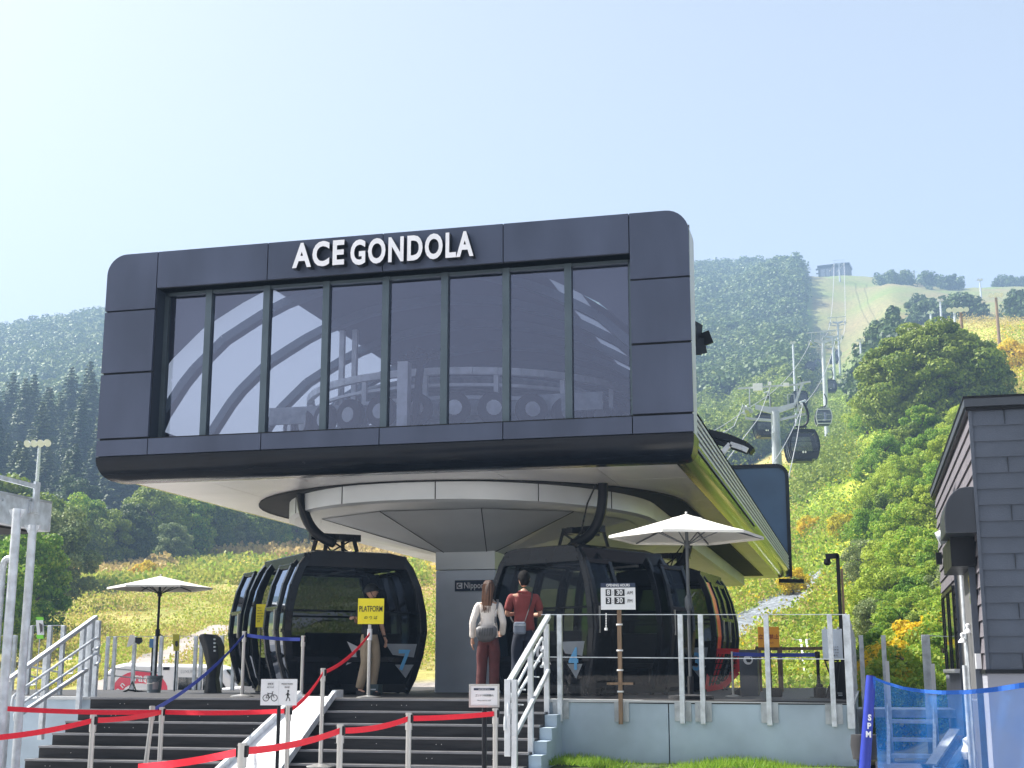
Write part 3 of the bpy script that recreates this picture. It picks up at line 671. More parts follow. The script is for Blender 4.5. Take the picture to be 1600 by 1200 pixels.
# drum under the bullwheel with its spine running back, then the faceted cone down to the pillar
ZD = 4.12; dr = MB()
ua, ub = ushape(RI+.0), ushape(RI-.10)
dr.loft([[(x, y, SZ-.004) for x, y in ua], [(x, y, ZD+.03) for x, y in ua], [(x, y, ZD) for x, y in ub]], closed=False)
n = len(ub)
inner = [(XC+(x-XC)*.55, WC.y+(y-WC.y)*.55 if y < 30 else y, ZD-.002) for x, y in ub]
dr.loft([[(x, y, ZD) for x, y in ub], inner], closed=False)
dr.add([(ub[0][0], 44.5, ZD), (ub[-1][0], 44.5, ZD), (ub[-1][0], 44.5, SZ), (ub[0][0], 44.5, SZ)], [(0,1,2,3)])
dr.build("bullwheel_drum", M_CONE, st, smooth=True, recalc=False)
cn = MB(); px0, px1, py0, py1 = XC-.56, XC+.56, 24.2, 26.0; zt = 3.58
ZC = ZD-.012
top = [(XC-3.0, WC.y-.3), (XC-2.3, WC.y-1.9), (XC-.9, WC.y-2.75), (XC+.9, WC.y-2.75), (XC+2.3, WC.y-1.9), (XC+3.0, WC.y-.3), (XC+2.9, WC.y+4.6), (XC+1.6, WC.y+9.0), (XC-1.6, WC.y+9.0), (XC-2.9, WC.y+4.6)]
bot = [(px0, (py0+py1)/2-.3), (px0, py0+.06), (px0+.15, py0), (px1-.15, py0), (px1, py0+.06), (px1, (py0+py1)/2-.3), (px1, py1-.1), (px1-.2, py1), (px0+.2, py1), (px0, py1-.1)]
cn.loft([[(x, y, ZC) for x, y in top], [(x, y, zt) for x, y in bot]], closed=True)
cn.build("pillar_cone", M_CONE, st, recalc=True)
for (a, b) in zip(top[1:5], bot[1:5]): MB().bar((a[0], a[1]-.006, ZC), (b[0], b[1]-.006, zt), .012, .01).build("panel_seam", M_SEAM, st)
for i in range(3, 24, 4):
    ex_, ey_ = ushape(RI+.004)[i+1]; MB().bar((ex_, ey_, SZ-.01), (ex_, ey_, ZD+.03), .014, .006).build("panel_seam", M_SEAM, st)
pl = MB(); pl.box((px0, py0, .9), (px1, py1, 3.25)); pl.build("pillar", M_PILL, st, bevel=.015)
pc = MB(); pc.box((px0-.004, py0-.004, 3.262), (px1+.004, py1+.004, zt+.01)); pc.build("pillar_cap", M_CONE, st)
# maker's plate on the pillar
a, b = P(711, 907, py0-.02), P(783, 923, py0-.02)
pn = MB(); pn.box((a.x, py0-.03, b.z), (b.x, py0-.004, a.z)); plate = pn.build("name_plate", M_NAVY, st)
text("Nippon Cable", "plate_lettering", M_LET, plate, (a.x+.17, py0-.034, (a.z+b.z)/2), .155, .82, .002, .002, 'LEFT')
lg = MB(); cz_ = (a.z+b.z)/2; lg.prism([(a.x+.035, py0-.034, cz_-.055), (a.x+.145, py0-.034, cz_-.055), (a.x+.145, py0-.034, cz_+.055), (a.x+.035, py0-.034, cz_+.055)], (0,.002,0)); lg.build("plate_emblem", M_LET, plate)
lg = MB(); rr = [(math.cos(R(45+270*i/20)), math.sin(R(45+270*i/20))) for i in range(21)]
lg.prism([(a.x+.09+.042*c_, py0-.037, cz_+.042*s_) for c_, s_ in rr]+[(a.x+.09+.022*c_, py0-.037, cz_+.022*s_) for c_, s_ in rr[::-1]], (0,.002,0)); lg.build("plate_emblem", M_NAVY, plate)

# hull: arched ribs and skins behind the front
def hull_pt(s, Y, side):         # s 0..1 from lower edge to ridge
    tab = [(0,4.62,2.22),(.14,5.1,2.36),(.28,5.75,2.62),(.42,6.4,3.05),(.56,7.0,3.7),(.7,7.5,4.6),(.85,7.85,5.7),(1,7.98,7.01)]
    for i in range(len(tab)-1):
        if s <= tab[i+1][0]+1e-9:
            t = (s-tab[i][0])/(tab[i+1][0]-tab[i][0]); z = tab[i][1]+t*(tab[i+1][1]-tab[i][1]); x = tab[i][2]+t*(tab[i+1][2]-tab[i][2]); break
    x = -x
    if side < 0: x = 2*XC-x
    return Vector((x, Y, z))
def hull_y(side): return 31.0
M_INSK = mat('inner_skin', (.10,.11,.13), .6, .2, .1, 1)
ribs_y = [20.6, 22.4, 24.2, 26.0, 27.8, 29.6, 31.0]
for side, nm in ((-1, "left"), (1, "right")):
    for Y in ribs_y:
        mb = MB(); pts = [hull_pt(i/18, Y, side) for i in range(19)]
        for i in range(18):
            a, b = pts[i], pts[i+1]; mb.bar(a+Vector((side*-.12,0,-.06)), b+Vector((side*-.12,0,-.06)), .14, .2, up=(0,1,0))
        mb.build("hull_rib", M_MUL, st)
    s0, s1 = (.10, .74) if side < 0 else (.60, .68)
    mb = MB(); mb.loft([[hull_pt(s0+(s1-s0)*i/20, Y, side) for i in range(21)] for Y in (20.0, 31.0)], closed=False); mb.build("translucent_skin", M_POLY, st, smooth=True, recalc=False)
    mb = MB()
    segs = [(.0, .10), (.74, 1)] if side < 0 else [(0, .60), (.68, 1)]
    for a_, b_ in segs: mb.loft([[hull_pt(a_+(b_-a_)*i/8, Y, side) for i in range(9)] for Y in (20.0, 31.0)], closed=False)
    mb.build("hull_skin", M_INSK, st, smooth=True, recalc=False)
# rear bulkhead of the arched part
mb = MB(); ring = [hull_pt(i/18, 31.0, -1) for i in range(19)]+[hull_pt(i/18, 31.0, 1) for i in range(19)][::-1]
mb.add(ring, [tuple(range(len(ring)))]); mb.build("hull_bulkhead", M_INSK, st, recalc=False)
# right and left lower sides: mirror-like curved edge, then long slats, tapering to the rear
M_EDGE = mat("polished_edge", (.45,.46,.42), .12, .9, .05, .5)
for side in (1, -1):
    f = lambda x: x if side > 0 else 2*XC-x
    mb = MB(); rg = []
    for Y in (SYF+.6, 30, 38, SYR-.25):
        rg.append([(f(SX1-.35+.33*math.sin(R(q*15))), Y, SZ+.27-.27*math.cos(R(q*15))) for q in range(7)])
    mb.loft(rg, closed=False); mb.build("lower_edge", M_EDGE, st, smooth=True, recalc=False)
    mb = MB(); y0, y1 = SYF+.6, SYR-.25; x0 = SX1-.02; z0 = SZ+.27; nS = 5; hh = .48
    mb.add([(f(x0-.045), y0, z0), (f(x0-.045), y1, z0), (f(x0-.045), y1, z0+hh), (f(x0-.045), y0, z0+hh)], [(0,1,2,3)], 1)
    for k in range(nS):
        za = z0+hh*k/nS; zb = za+hh/nS*.5; mb.box((min(f(x0), f(x0-.04)), y0, za), (max(f(x0), f(x0-.04)), y1, zb), 0)
    j = 0; Y = y0+.8
    while Y < y1: mb.box((min(f(x0-.043), f(x0-.02)), Y, z0), (max(f(x0-.043), f(x0-.02)), Y+.05, z0+hh), 0); Y += 1.6
    mb.add([(f(x0-.0), y0, z0+hh), (f(x0-.0), y1, z0+hh), (f(x0-.6), y1, z0+hh+.12), (f(x0-.35), y0, z0+hh+.25)], [(0,1,2,3)], 1)
    mb.build("side_slats", [M_COPE, M_SEAM], st, recalc=False)
# closing plates between the arch and the front box
for side in (-1, 1):
    f = lambda x: x if side > 0 else 2*XC-x
    pts = [hull_pt(i/18, 20.0, side) for i in range(19)]; mb = MB()
    mb.add(pts+[Vector((XC, 20.0, 8.12)), Vector((f(SX1-.05), 20.0, 8.12)), Vector((f(SX1-.05), 20.0, 4.62))], [tuple(range(22))]); mb.build("end_plate", M_INSK, st, recalc=False)
# flat roof deck over the rear part
mb = MB(); mb.box((SX0+.75, 31.02, SZ+.07), (SX1-.75, SYR-.1, SZ+.40)); mb.build("rear_roof", M_BLK, st)
# rear fascia, the twin of the front seen from behind
o2 = [(SX0+.3, 4.5), (SX1-.02, 4.5)]+arc(SX1-.34, 8.17-.34, .32, 0, 90)+arc(SX0+.34, 8.17-.34, .32, 90, 180)+[(SX0+.02, 4.6)]
MB().prism([(x, SYR, z) for x, z in o2], (0, .14, 0)).build("rear_fascia", mat("rear_fascia_panel", (.055,.10,.17), .22, .2, .3, .35), st)
mb = MB(); o_ = [(SX1-.0, 4.5)]+arc(SX1-.34, 8.17-.34, .36, 0, 90)+[(SX0+.3, 8.19)]
for a, b in zip(o_[:-1], o_[1:]): mb.bar((a[0], SYR-.04, a[1]), (b[0], SYR-.04, b[1]), .12, .06, up=(0,1,0))
mb.build("rear_trim", M_BLK, st)
mb = MB(); a = P(1222, 905, SYR-.1); mb.bar(a+Vector((-.1,0,-.05)), a+Vector((.7,0,-.08)), .3, .12); mb.build("edge_bracket", M_BLK, st)
# machinery inside: tyre conveyor round the bullwheel, steel ring beams, hanger mast
ring = MB(); 
for rr, z, w_, h_ in [(3.15, 6.42, .1, .12), (3.05, 6.2, .07, .05), (3.2, 5.95, .06, .06)]:
    pts = [(XC-rr, 31)]+[(XC+rr*math.cos(R(180+180*i/24)), WC.y+rr*math.sin(R(180+180*i/24))) for i in range(25)]+[(XC+rr, 31)]
    for p_, q_ in zip(pts[:-1], pts[1:]): ring.bar((*p_, z), (*q_, z), w_, h_)
for i in range(0, 25, 3):
    a = R(180+180*i/24); ring.bar((XC+3.1*math.cos(a), WC.y+3.1*math.sin(a), 4.6), (XC+3.1*math.cos(a), WC.y+3.1*math.sin(a), 6.45), .08)
ring.build("conveyor_frame", M_ALU, st)
tp = None
for i in range(17):
    a = R(187+166*i/16); c = Vector((XC+3.55*math.cos(a), WC.y+3.55*math.sin(a), 5.70)); d = Vector((math.cos(a), math.sin(a), 0))
    o = MB().tube([c-d*.07, c-d*.06, c+d*.06, c+d*.07], [.22,.27,.27,.22], 20).build("conveyor_tyre", M_RUB, st, smooth=True)
    MB().tube([c+d*.065, c+d*.085], .13, 14).build("hub", M_ALU, o)
mb = MB(); c = P(640, 655, 21.1); mb.box((c.x-.16, 20.9, 5.2), (c.x+.02, 21.1, 6.45)); gm = MB(); gm.bar((c.x+.1, 21.0, 5.2), (c.x+.22, 21.0, 6.5), .1)
for k in range(5): gm.tube([(c.x-.1+k*.13, 20.9+.04*(k % 2), 6.53+.05*(k % 3)), (c.x-.06+k*.13, 21.1, 6.55+.05*(k % 3))], .05, 8)
gm.bar((c.x-.3, 21.0, 6.47), (c.x+.5, 21.0, 6.51), .04, .04); gm.bar((c.x+.15,20.95,6.15),(c.x+.36,21.0,6.49),.03); mo = mb.build("grip_mast", M_ALU, st); gm.build("grip_arm", M_BLK, mo)
mb = MB()
for x_ in (-9.05, -8.8): mb.bar((x_, 23.0, 4.6), (x_, 23.0, 7.6), .09)
mb.bar((-9.6, 22.6, 4.6), (-9.0, 23.0, 6.6), .05); mb.build("inner_post", M_ALU, st)
mb = MB(); mb.box((XC-3.0, 22.0, 5.7), (XC+3.0, 22.06, 6.0)); mb.box((XC-2.4, 23.5, 5.2), (XC+2.6, 26.0, 5.9))
mb.lathe([(0,0),(2.35,0),(2.45,.08),(2.35,.16),(0,.16)], (XC, WC.y, 6.35), 36); mb.build("bullwheel", M_GALVD, st, smooth=True)
mb = MB(); mb.box((XC-4.2, 20.2, 4.53), (XC+4.2, 31, 4.6)); mb.build("inner_floor", M_BLK, st)
# maintenance hatch and folded arms seen past the right side
mb = MB(); a = P(1083, 513, 21.2); mb.box((a.x-.15, 21.0, a.z-.28), (a.x+.05, 21.9, a.z+.02)); b_ = P(1101, 540, 21.4)
mb.bar(P(1080, 514, 21.2), P(1094, 522, 21.4), .07, .3); mb.bar(P(1094, 522, 21.4), b_, .07, .3); mb.bar(P(1082, 543, 21.2), b_, .05, .25)
mb.build("side_hatch", M_BLK, st)
mb = MB(); q = [P(1108, 678, 33), P(1140, 686, 33), P(1166, 697, 33), P(1176, 706, 33)]
for a, b in zip(q[:-1], q[1:]): mb.bar(a, b, .5, .16)
mb.bar(P(1118, 690, 33), P(1168, 706, 33), .4, .08); ar = mb.build("incoming_rail", M_BLK, st)
mb = MB(); q = [P(1125, 712, 32.6), P(1141, 694, 32.6), P(1160, 700, 32.6), P(1168, 704, 32.6)]
for a, b in zip(q[:-1], q[1:]): mb.bar(a, b, .1, .12)
mb.bar(P(1120, 725, 32.6), P(1125, 712, 32.6), .12); mb.build("rail_bracket", M_ALU, ar)

# ------------------------------------------------------------------ raised deck
ZK = 1.06; YS = 17.9
XL, XR = -10.72, -4.02         # staircase between the two wall ends
dk = thing("raised_deck", "raised boarding deck with grey rendered retaining walls and dark boards", "deck", (-7, 22, 0))
MB().box((-22, YS+.03, ZK-.16), (-12.4, 26.6, ZK)).box((-12.399, YS+.03, ZK-.16), (-.20, 34, ZK)).build("deck_floor", M_DECK, dk)
SL = -.010
mb = MB()
def tilt_box(x0, x1, y0, y1, z0, z1): mb.add([(x0,y0,z0),(x1,y0,z0),(x1,y1,z0),(x0,y1,z0),(x0,y0,z1),(x1,y0,z1+SL*(x1-x0)),(x1,y1,z1+SL*(x1-x0)),(x0,y1,z1)], [(0,3,2,1),(4,5,6,7),(0,1,5,4),(1,2,6,5),(2,3,7,6),(3,0,4,7)])
tilt_box(XR, -2.47, YS, YS+.2, 0, ZK-.03); 
mb.box((-2.455, YS, 0), (-.16, YS+.2, ZK-.045)); mb.box((-.36, YS+.2, 0), (-.16, 34, ZK-.045))
for i in range(7):   # stepped cheek beside the stairs
    mb.box((XR, YS-.3*(i+1)+.002, 0), (XR+.16, YS-.3*i, ZK-.03-.152*(i+1)))
mb.build("retaining_wall", M_CONC, dk)
mb = MB(); mb.box((-22, YS, 0), (XL, YS+.2, ZK-.03)); mb.build("retaining_wall", M_CONC, dk)
mb = MB(); tilt_box(XR, -.14, YS-.02, YS+.24, ZK-.028, ZK+.012); mb.box((-.38, YS+.245, ZK-.04), (-.14, 34, ZK-.012)); mb.build("coping", M_COPE, dk)
mb = MB(); mb.box((-22, YS-.02, ZK-.028), (XL, YS+.24, ZK+.01)); mb.build("coping", M_COPE, dk)
mb = MB()
for i, x in enumerate(np.arange(-20, -1, 2.4)): mb.box((x, YS+.3, 0), (x+.2, YS+.5, ZK-.17)); mb.box((x, 33.5 if x > -12.4 else 26.2, 0), (x+.2, 33.7 if x > -12.4 else 26.4, ZK-.17))
mb.box((-12.3, 33.7, .2), (-.4, 33.8, ZK-.2)); mb.build("deck_frame", M_GALVD, dk)

st_ = thing("staircase", "wide flight of black timber steps leading up to the deck", "stairs", (-7.4, 16.5, 0))
mb = MB(); nb = MB(); sc_b = MB(); NS = 8
for i in range(NS):
    z = ZK-.152*i; y = YS-.3*i
    mb.box((XL, y-.02, z-.152), (XR-.002, y+.0, z-.022)); mb.box((XL, y-.30, z-.152-.03), (XR-.002, y-.02, z-.152))
    nb.box((XL-.003, y-.034, z-.022), (XR, y+.05, z+.003 if i else z+.004))
    for q in range(9):
        if random.random() < .6:
            x = XL+.5+q*.72+random.uniform(-.2,.2); sc_b.tube([(x, y-.022, z-.08), (x, y-.026, z-.08)], .006, 6)
            if random.random() < .5: sc_b.tube([(x+.07, y-.022, z-.08), (x+.07, y-.026, z-.08)], .006, 6)
mb.build("steps", M_RISER, st_); nb.build("nosings", M_NOSE, st_); sc_b.build("screws", M_SS, st_)

# front balustrade on the right wall
def zat(x): return ZK-.045 if x > -2.45 else ZK-.03
def brk_post(mb, br, x, y, ztop, zb, wx=.062, d=-.05):
    mb.box((x-wx/2, y+d-.035, zb), (x+wx/2, y+d+.035, ztop))
    br.box((x-wx/2-.075, y-.02, zb+.03), (x-wx/2-.002, y-.005, zb+.27)); br.box((x+wx/2+.002, y-.02, zb+.03), (x+wx/2+.075, y-.005, zb+.27))
    for s in (-1, 1):
        for zz in (.08, .21): br.tube([(x+s*(wx/2+.04), y-.02, zb+zz), (x+s*(wx/2+.04), y-.032, zb+zz)], .013, 8)
bal = thing("glass_balustrade", "front glass balustrade on galvanised posts above the right grey wall", "balustrade", (-2, YS, ZK))
bpx = [875, 1065, 1097, 1200, 1300]; bx = [P(p, 1050, YS-.05).x for p in bpx]
for i, x in enumerate(bx):
    mb = MB(); br = MB(); zt = ZK+1.1+SL*(x-XR); brk_post(mb, br, x, YS, zt, ZK-.27+SL*(x-XR))
    o = mb.build("post", M_GALV, bal, bevel=.004); br.build("bracket", M_GALVD, o)
o = MB(); o.box((-.24, YS-.06, ZK-.33), (-.15, YS+.02, ZK+1.06)); o.build("post", M_GALV, bal, bevel=.004)
xe = [XR-.1]+bx+[-.2]
for i in range(len(xe)-1):
    a, b = xe[i]+.04, xe[i+1]-.04
    if b-a < .2: continue
    za = ZK+1.1+SL*(a-XR); zb = ZK+1.1+SL*(b-XR)
    mb = MB(); mb.add([(a, YS-.05, ZK+.03), (b, YS-.05, ZK+.03), (b, YS-.05, zb), (a, YS-.05, za)], [(0,1,2,3)]); mb.build("glass_panel", M_GLASSR, bal, recalc=False)
mb = MB(); mb.bar((xe[0], YS-.05, ZK+1.1), (xe[-1], YS-.05, ZK+1.1+SL*(xe[-1]-XR)), .012, .009); mb.build("top_rail", M_GALV, bal)
mb = MB(); mb.bar((xe[0], YS-.05, ZK+.55), (xe[-1], YS-.05, ZK+.55+SL*(xe[-1]-XR)), .008, .012); mb.build("middle_rail", M_GALV, bal)
# side balustrade running back along the right edge
sb = thing("glass_balustrade", "side glass balustrade along the deck's right edge", "balustrade", (-.2, 24, ZK))
for y in (19.2, 20.6, 22.0, 25.0, 27.5, 30.0): mb = MB(); mb.box((-.23, y-.03, ZK-.2), (-.16, y+.03, ZK+1.08)); mb.build("post", M_GALV, sb, bevel=.004)
MB().bar((-.2, YS+.1, ZK+1.08), (-.2, 22.0, ZK+1.08), .014, .01).build("top_rail", M_GALV, sb)
mb = MB(); mb.add([(-.2, YS+.1, ZK+.05), (-.2, 22, ZK+.05), (-.2, 22, ZK+1.08), (-.2, YS+.1, ZK+1.08)], [(0,1,2,3)]); mb.build("glass_panel", M_GLASSR, sb, recalc=False)
# rear balustrade along the far left edge
def rail_run(label, pxs, Y, X0=None):
    t = thing("glass_balustrade", label, "balustrade", (P(pxs[0], 1050, Y).x, Y, ZK))
    xs = [P(p, 1050, Y).x for p in pxs]
    for x in xs: mb = MB(); mb.box((x-.035, Y-.03, ZK), (x+.035, Y+.03, ZK+1.1)); mb.build("post", M_GALV, t, bevel=.004)
    mb = MB(); mb.bar((xs[0], Y, ZK+1.1), (xs[-1], Y, ZK+1.1), .016, .012); mb.build("top_rail", M_GALVD, t)
    mb = MB()
    for h in (.30, .45): mb.bar((xs[0], Y+.02, ZK+h), (xs[min(4, len(xs)-1)], Y+.02, ZK+h-.1), .025)
    mb.build("cross_rails", M_GALVD, t)
    for a, b in zip(xs[:-1], xs[1:]):
        if b-a > .4: mb = MB(); mb.add([(a+.05, Y, ZK+.05), (b-.05, Y, ZK+.05), (b-.05, Y, ZK+1.09), (a+.05, Y, ZK+1.09)], [(0,1,2,3)]); mb.build("glass_panel", M_GLASSR, t, recalc=False)
    return t
rail_run("far left glass balustrade between the left parasol and the white van", [166, 177, 208, 241, 250, 275, 304, 313, 345, 364], 26.4)
rail_run("short glass balustrade above the left wall, behind the sloping handrails", [44, 74, 95], 20.0)
rail_run("distant glass balustrade left of the stair handrails", [-60, -20, 20], 25.0)
rail_run("cluster of balustrade posts at the head of the left handrail", [134, 141, 149], 18.3)

# stair handrails
def handrail(label, top, low, Yt, Yb, posts, kind, m=M_WHITE):
    t = thing("stair_handrail", label, "handrail", (top.x, (Yt+Yb)/2, .5))
    return t
M_RAILW = mat("pale_steel_rail", (.66,.69,.72), .35, .5, .08, 8)
def rail_at(x, Y0, Y1, z0, z1, offs=0):
    pass
# right handrail: top bar, foot bar, three posts
hr = thing("stair_handrail", "pale steel handrail at the right side of the stairs, by the woman", "handrail", (-4, 16.9, .5))
a = P(857, 962, YS-.1); b = P(797, 1064, 15.95); c = P(857, 1048, YS-.1); d = P(803, 1152, 15.95)
MB().bar(a, b, .07, .05).build("top_rail", M_RAILW, hr, bevel=.006); MB().bar(c, d, .05, .05).build("foot_rail", M_RAILW, hr, bevel=.006)
MB().bar(b+Vector((-.03,0,.02)), b+Vector((-.03,0,-.86)), .05, .07, up=(1,0,0)).build("post", M_RAILW, hr, bevel=.006)
for (px, yt, yb_, Y) in [(854, 975, 1138, YS-.08), (829, 1012, 1190, 16.95), (804, 1062, 1210, 15.98)]:
    p_ = P(px, yt, Y); q_ = P(px+4, yb_, Y); q_.x = p_.x; MB().bar(p_, q_, .065, .065, up=(1,0,0)).build("post", M_RAILW, hr, bevel=.006)
def tube_rail(label, p0, p1, Y0, Y1, side, hook=.10):
    t = thing("grab_rail", label, "handrail", (p0.x, (Y0+Y1)/2, p1.z)); a = p0; b = p1
    u = (a-b).normalized()
    pts = [b+Vector((0,0,-.16))-u*.02, b+Vector((0,-.03,-.10)), b+Vector((0,-.01,-.02)), b+u*.08]
    pts += [a-u*.05, a+u*.03+Vector((0,.02,.0)), a+Vector((0,.13,-.02)), a+Vector((0,.14,-.10)), a+Vector((0,.06,-.15)), a+Vector((0,-.02,-.15))]
    MB().tube(pts, .019, 8).build("tube", M_GALV, t, smooth=True)
    for s in (.25, .7):
        q = b+(a-b)*s; MB().tube([q, q+Vector((0,0,-.06)), q+Vector((side*.10,0,-.07))], .01, 6).build("bracket", M_GALV, t)
    return t
tube_rail("upper curved tube rail inside the right handrail", P(846, 998, YS-.05), P(795, 1095, 15.95), YS, 15.9, 1)
tube_rail("lower curved tube rail inside the right handrail", P(846, 1023, YS-.05), P(790, 1118, 15.95), YS, 15.9, 1)
hl = thing("stair_handrail", "pale steel handrail at the left side of the stairs, beside the gantry legs", "handrail", (-11, 16.9, .5))
a = P(150, 964, YS); b = P(-25, 1082, 15.6); c = P(136, 1046, YS); d = P(10, 1135, 15.6)
a.x = b.x = (a.x+b.x)/2; c.x = d.x = (c.x+d.x)/2
MB().bar(P(150, 964, YS), P(12, 1063, 15.9), .07, .05).build("top_rail", M_RAILW, hl, bevel=.006); MB().bar(P(136, 1046, YS), P(30, 1117, 15.9), .05, .05).build("foot_rail", M_RAILW, hl, bevel=.006)
for (px, yt, yb_, Y) in [(131, 978, 1110, YS-.08), (144, 966, 1100, YS+.1), (73, 1022, 1156, 17.0), (14, 1062, 1200, 16.0)]:
    p_ = P(px, yt, Y); q_ = P(px, yb_, Y); q_.x = p_.x; MB().bar(p_, q_, .075, .065, up=(1,0,0)).build("post", M_GALV, hl, bevel=.006)
tube_rail("upper curved tube rail beside the left handrail", P(148, 998, YS-.05), P(22, 1086, 15.9), YS, 15.9, -1)
tube_rail("lower curved tube rail beside the left handrail", P(148, 1022, YS-.05), P(26, 1105, 15.9), YS, 15.9, -1)
# bike ramp laid over the stairs
rp = thing("bike_ramp", "white metal ramp laid over the black steps, between the two bollard lines", "ramp", (-7.5, 16.6, .4))
ta, tb = P(474, 1089, YS+.1), P(527, 1088, YS+.1); ta.z = tb.z = ZK+.03
la, lb = P(330, 1200, 15.3), P(432, 1200, 15.3)
lowz = -.04; dirv = Vector((0, 0, 0))
slope = (ZK+.03-.0)/(2.35)
def rp_pt(x, Y): return Vector((x, Y, min(ZK+.03, ZK+.03-(YS-.02-Y)*.505)))
xa_t, xb_t = ta.x, tb.x; Yl = 15.85
xa_l = P(322, 1200, Yl).x; xb_l = P(424, 1200, Yl).x
mb = MB(); A = rp_pt(xa_t, YS+.15); B = rp_pt(xb_t, YS+.15); Cc = rp_pt(xb_l, Yl); Dd = rp_pt(xa_l, Yl)
A2 = rp_pt(xa_t, YS-.02); B2 = rp_pt(xb_t, YS-.02)
mb.add([A, B, B2, A2, Cc, Dd], [(0,1,2,3), (3,2,4,5)]); mb.add([v-Vector((0,0,.03)) for v in (A, B, B2, A2, Cc, Dd)], [(3,2,1,0), (5,4,2,3)])
mb.build("ramp_plate", M_ALU, rp, recalc=False)
up = Vector((0, 0, .035))
MB().bar(A2+up, Dd+up, .05, .09).build("ramp_kerb", M_GALV, rp); MB().bar(B2+up, Cc+up, .05, .09).build("ramp_kerb", M_GALV, rp)
MB().bar(B2+up, B+up+Vector((0,.1,.0)), .06, .1).build("ramp_kerb", M_GALV, rp)

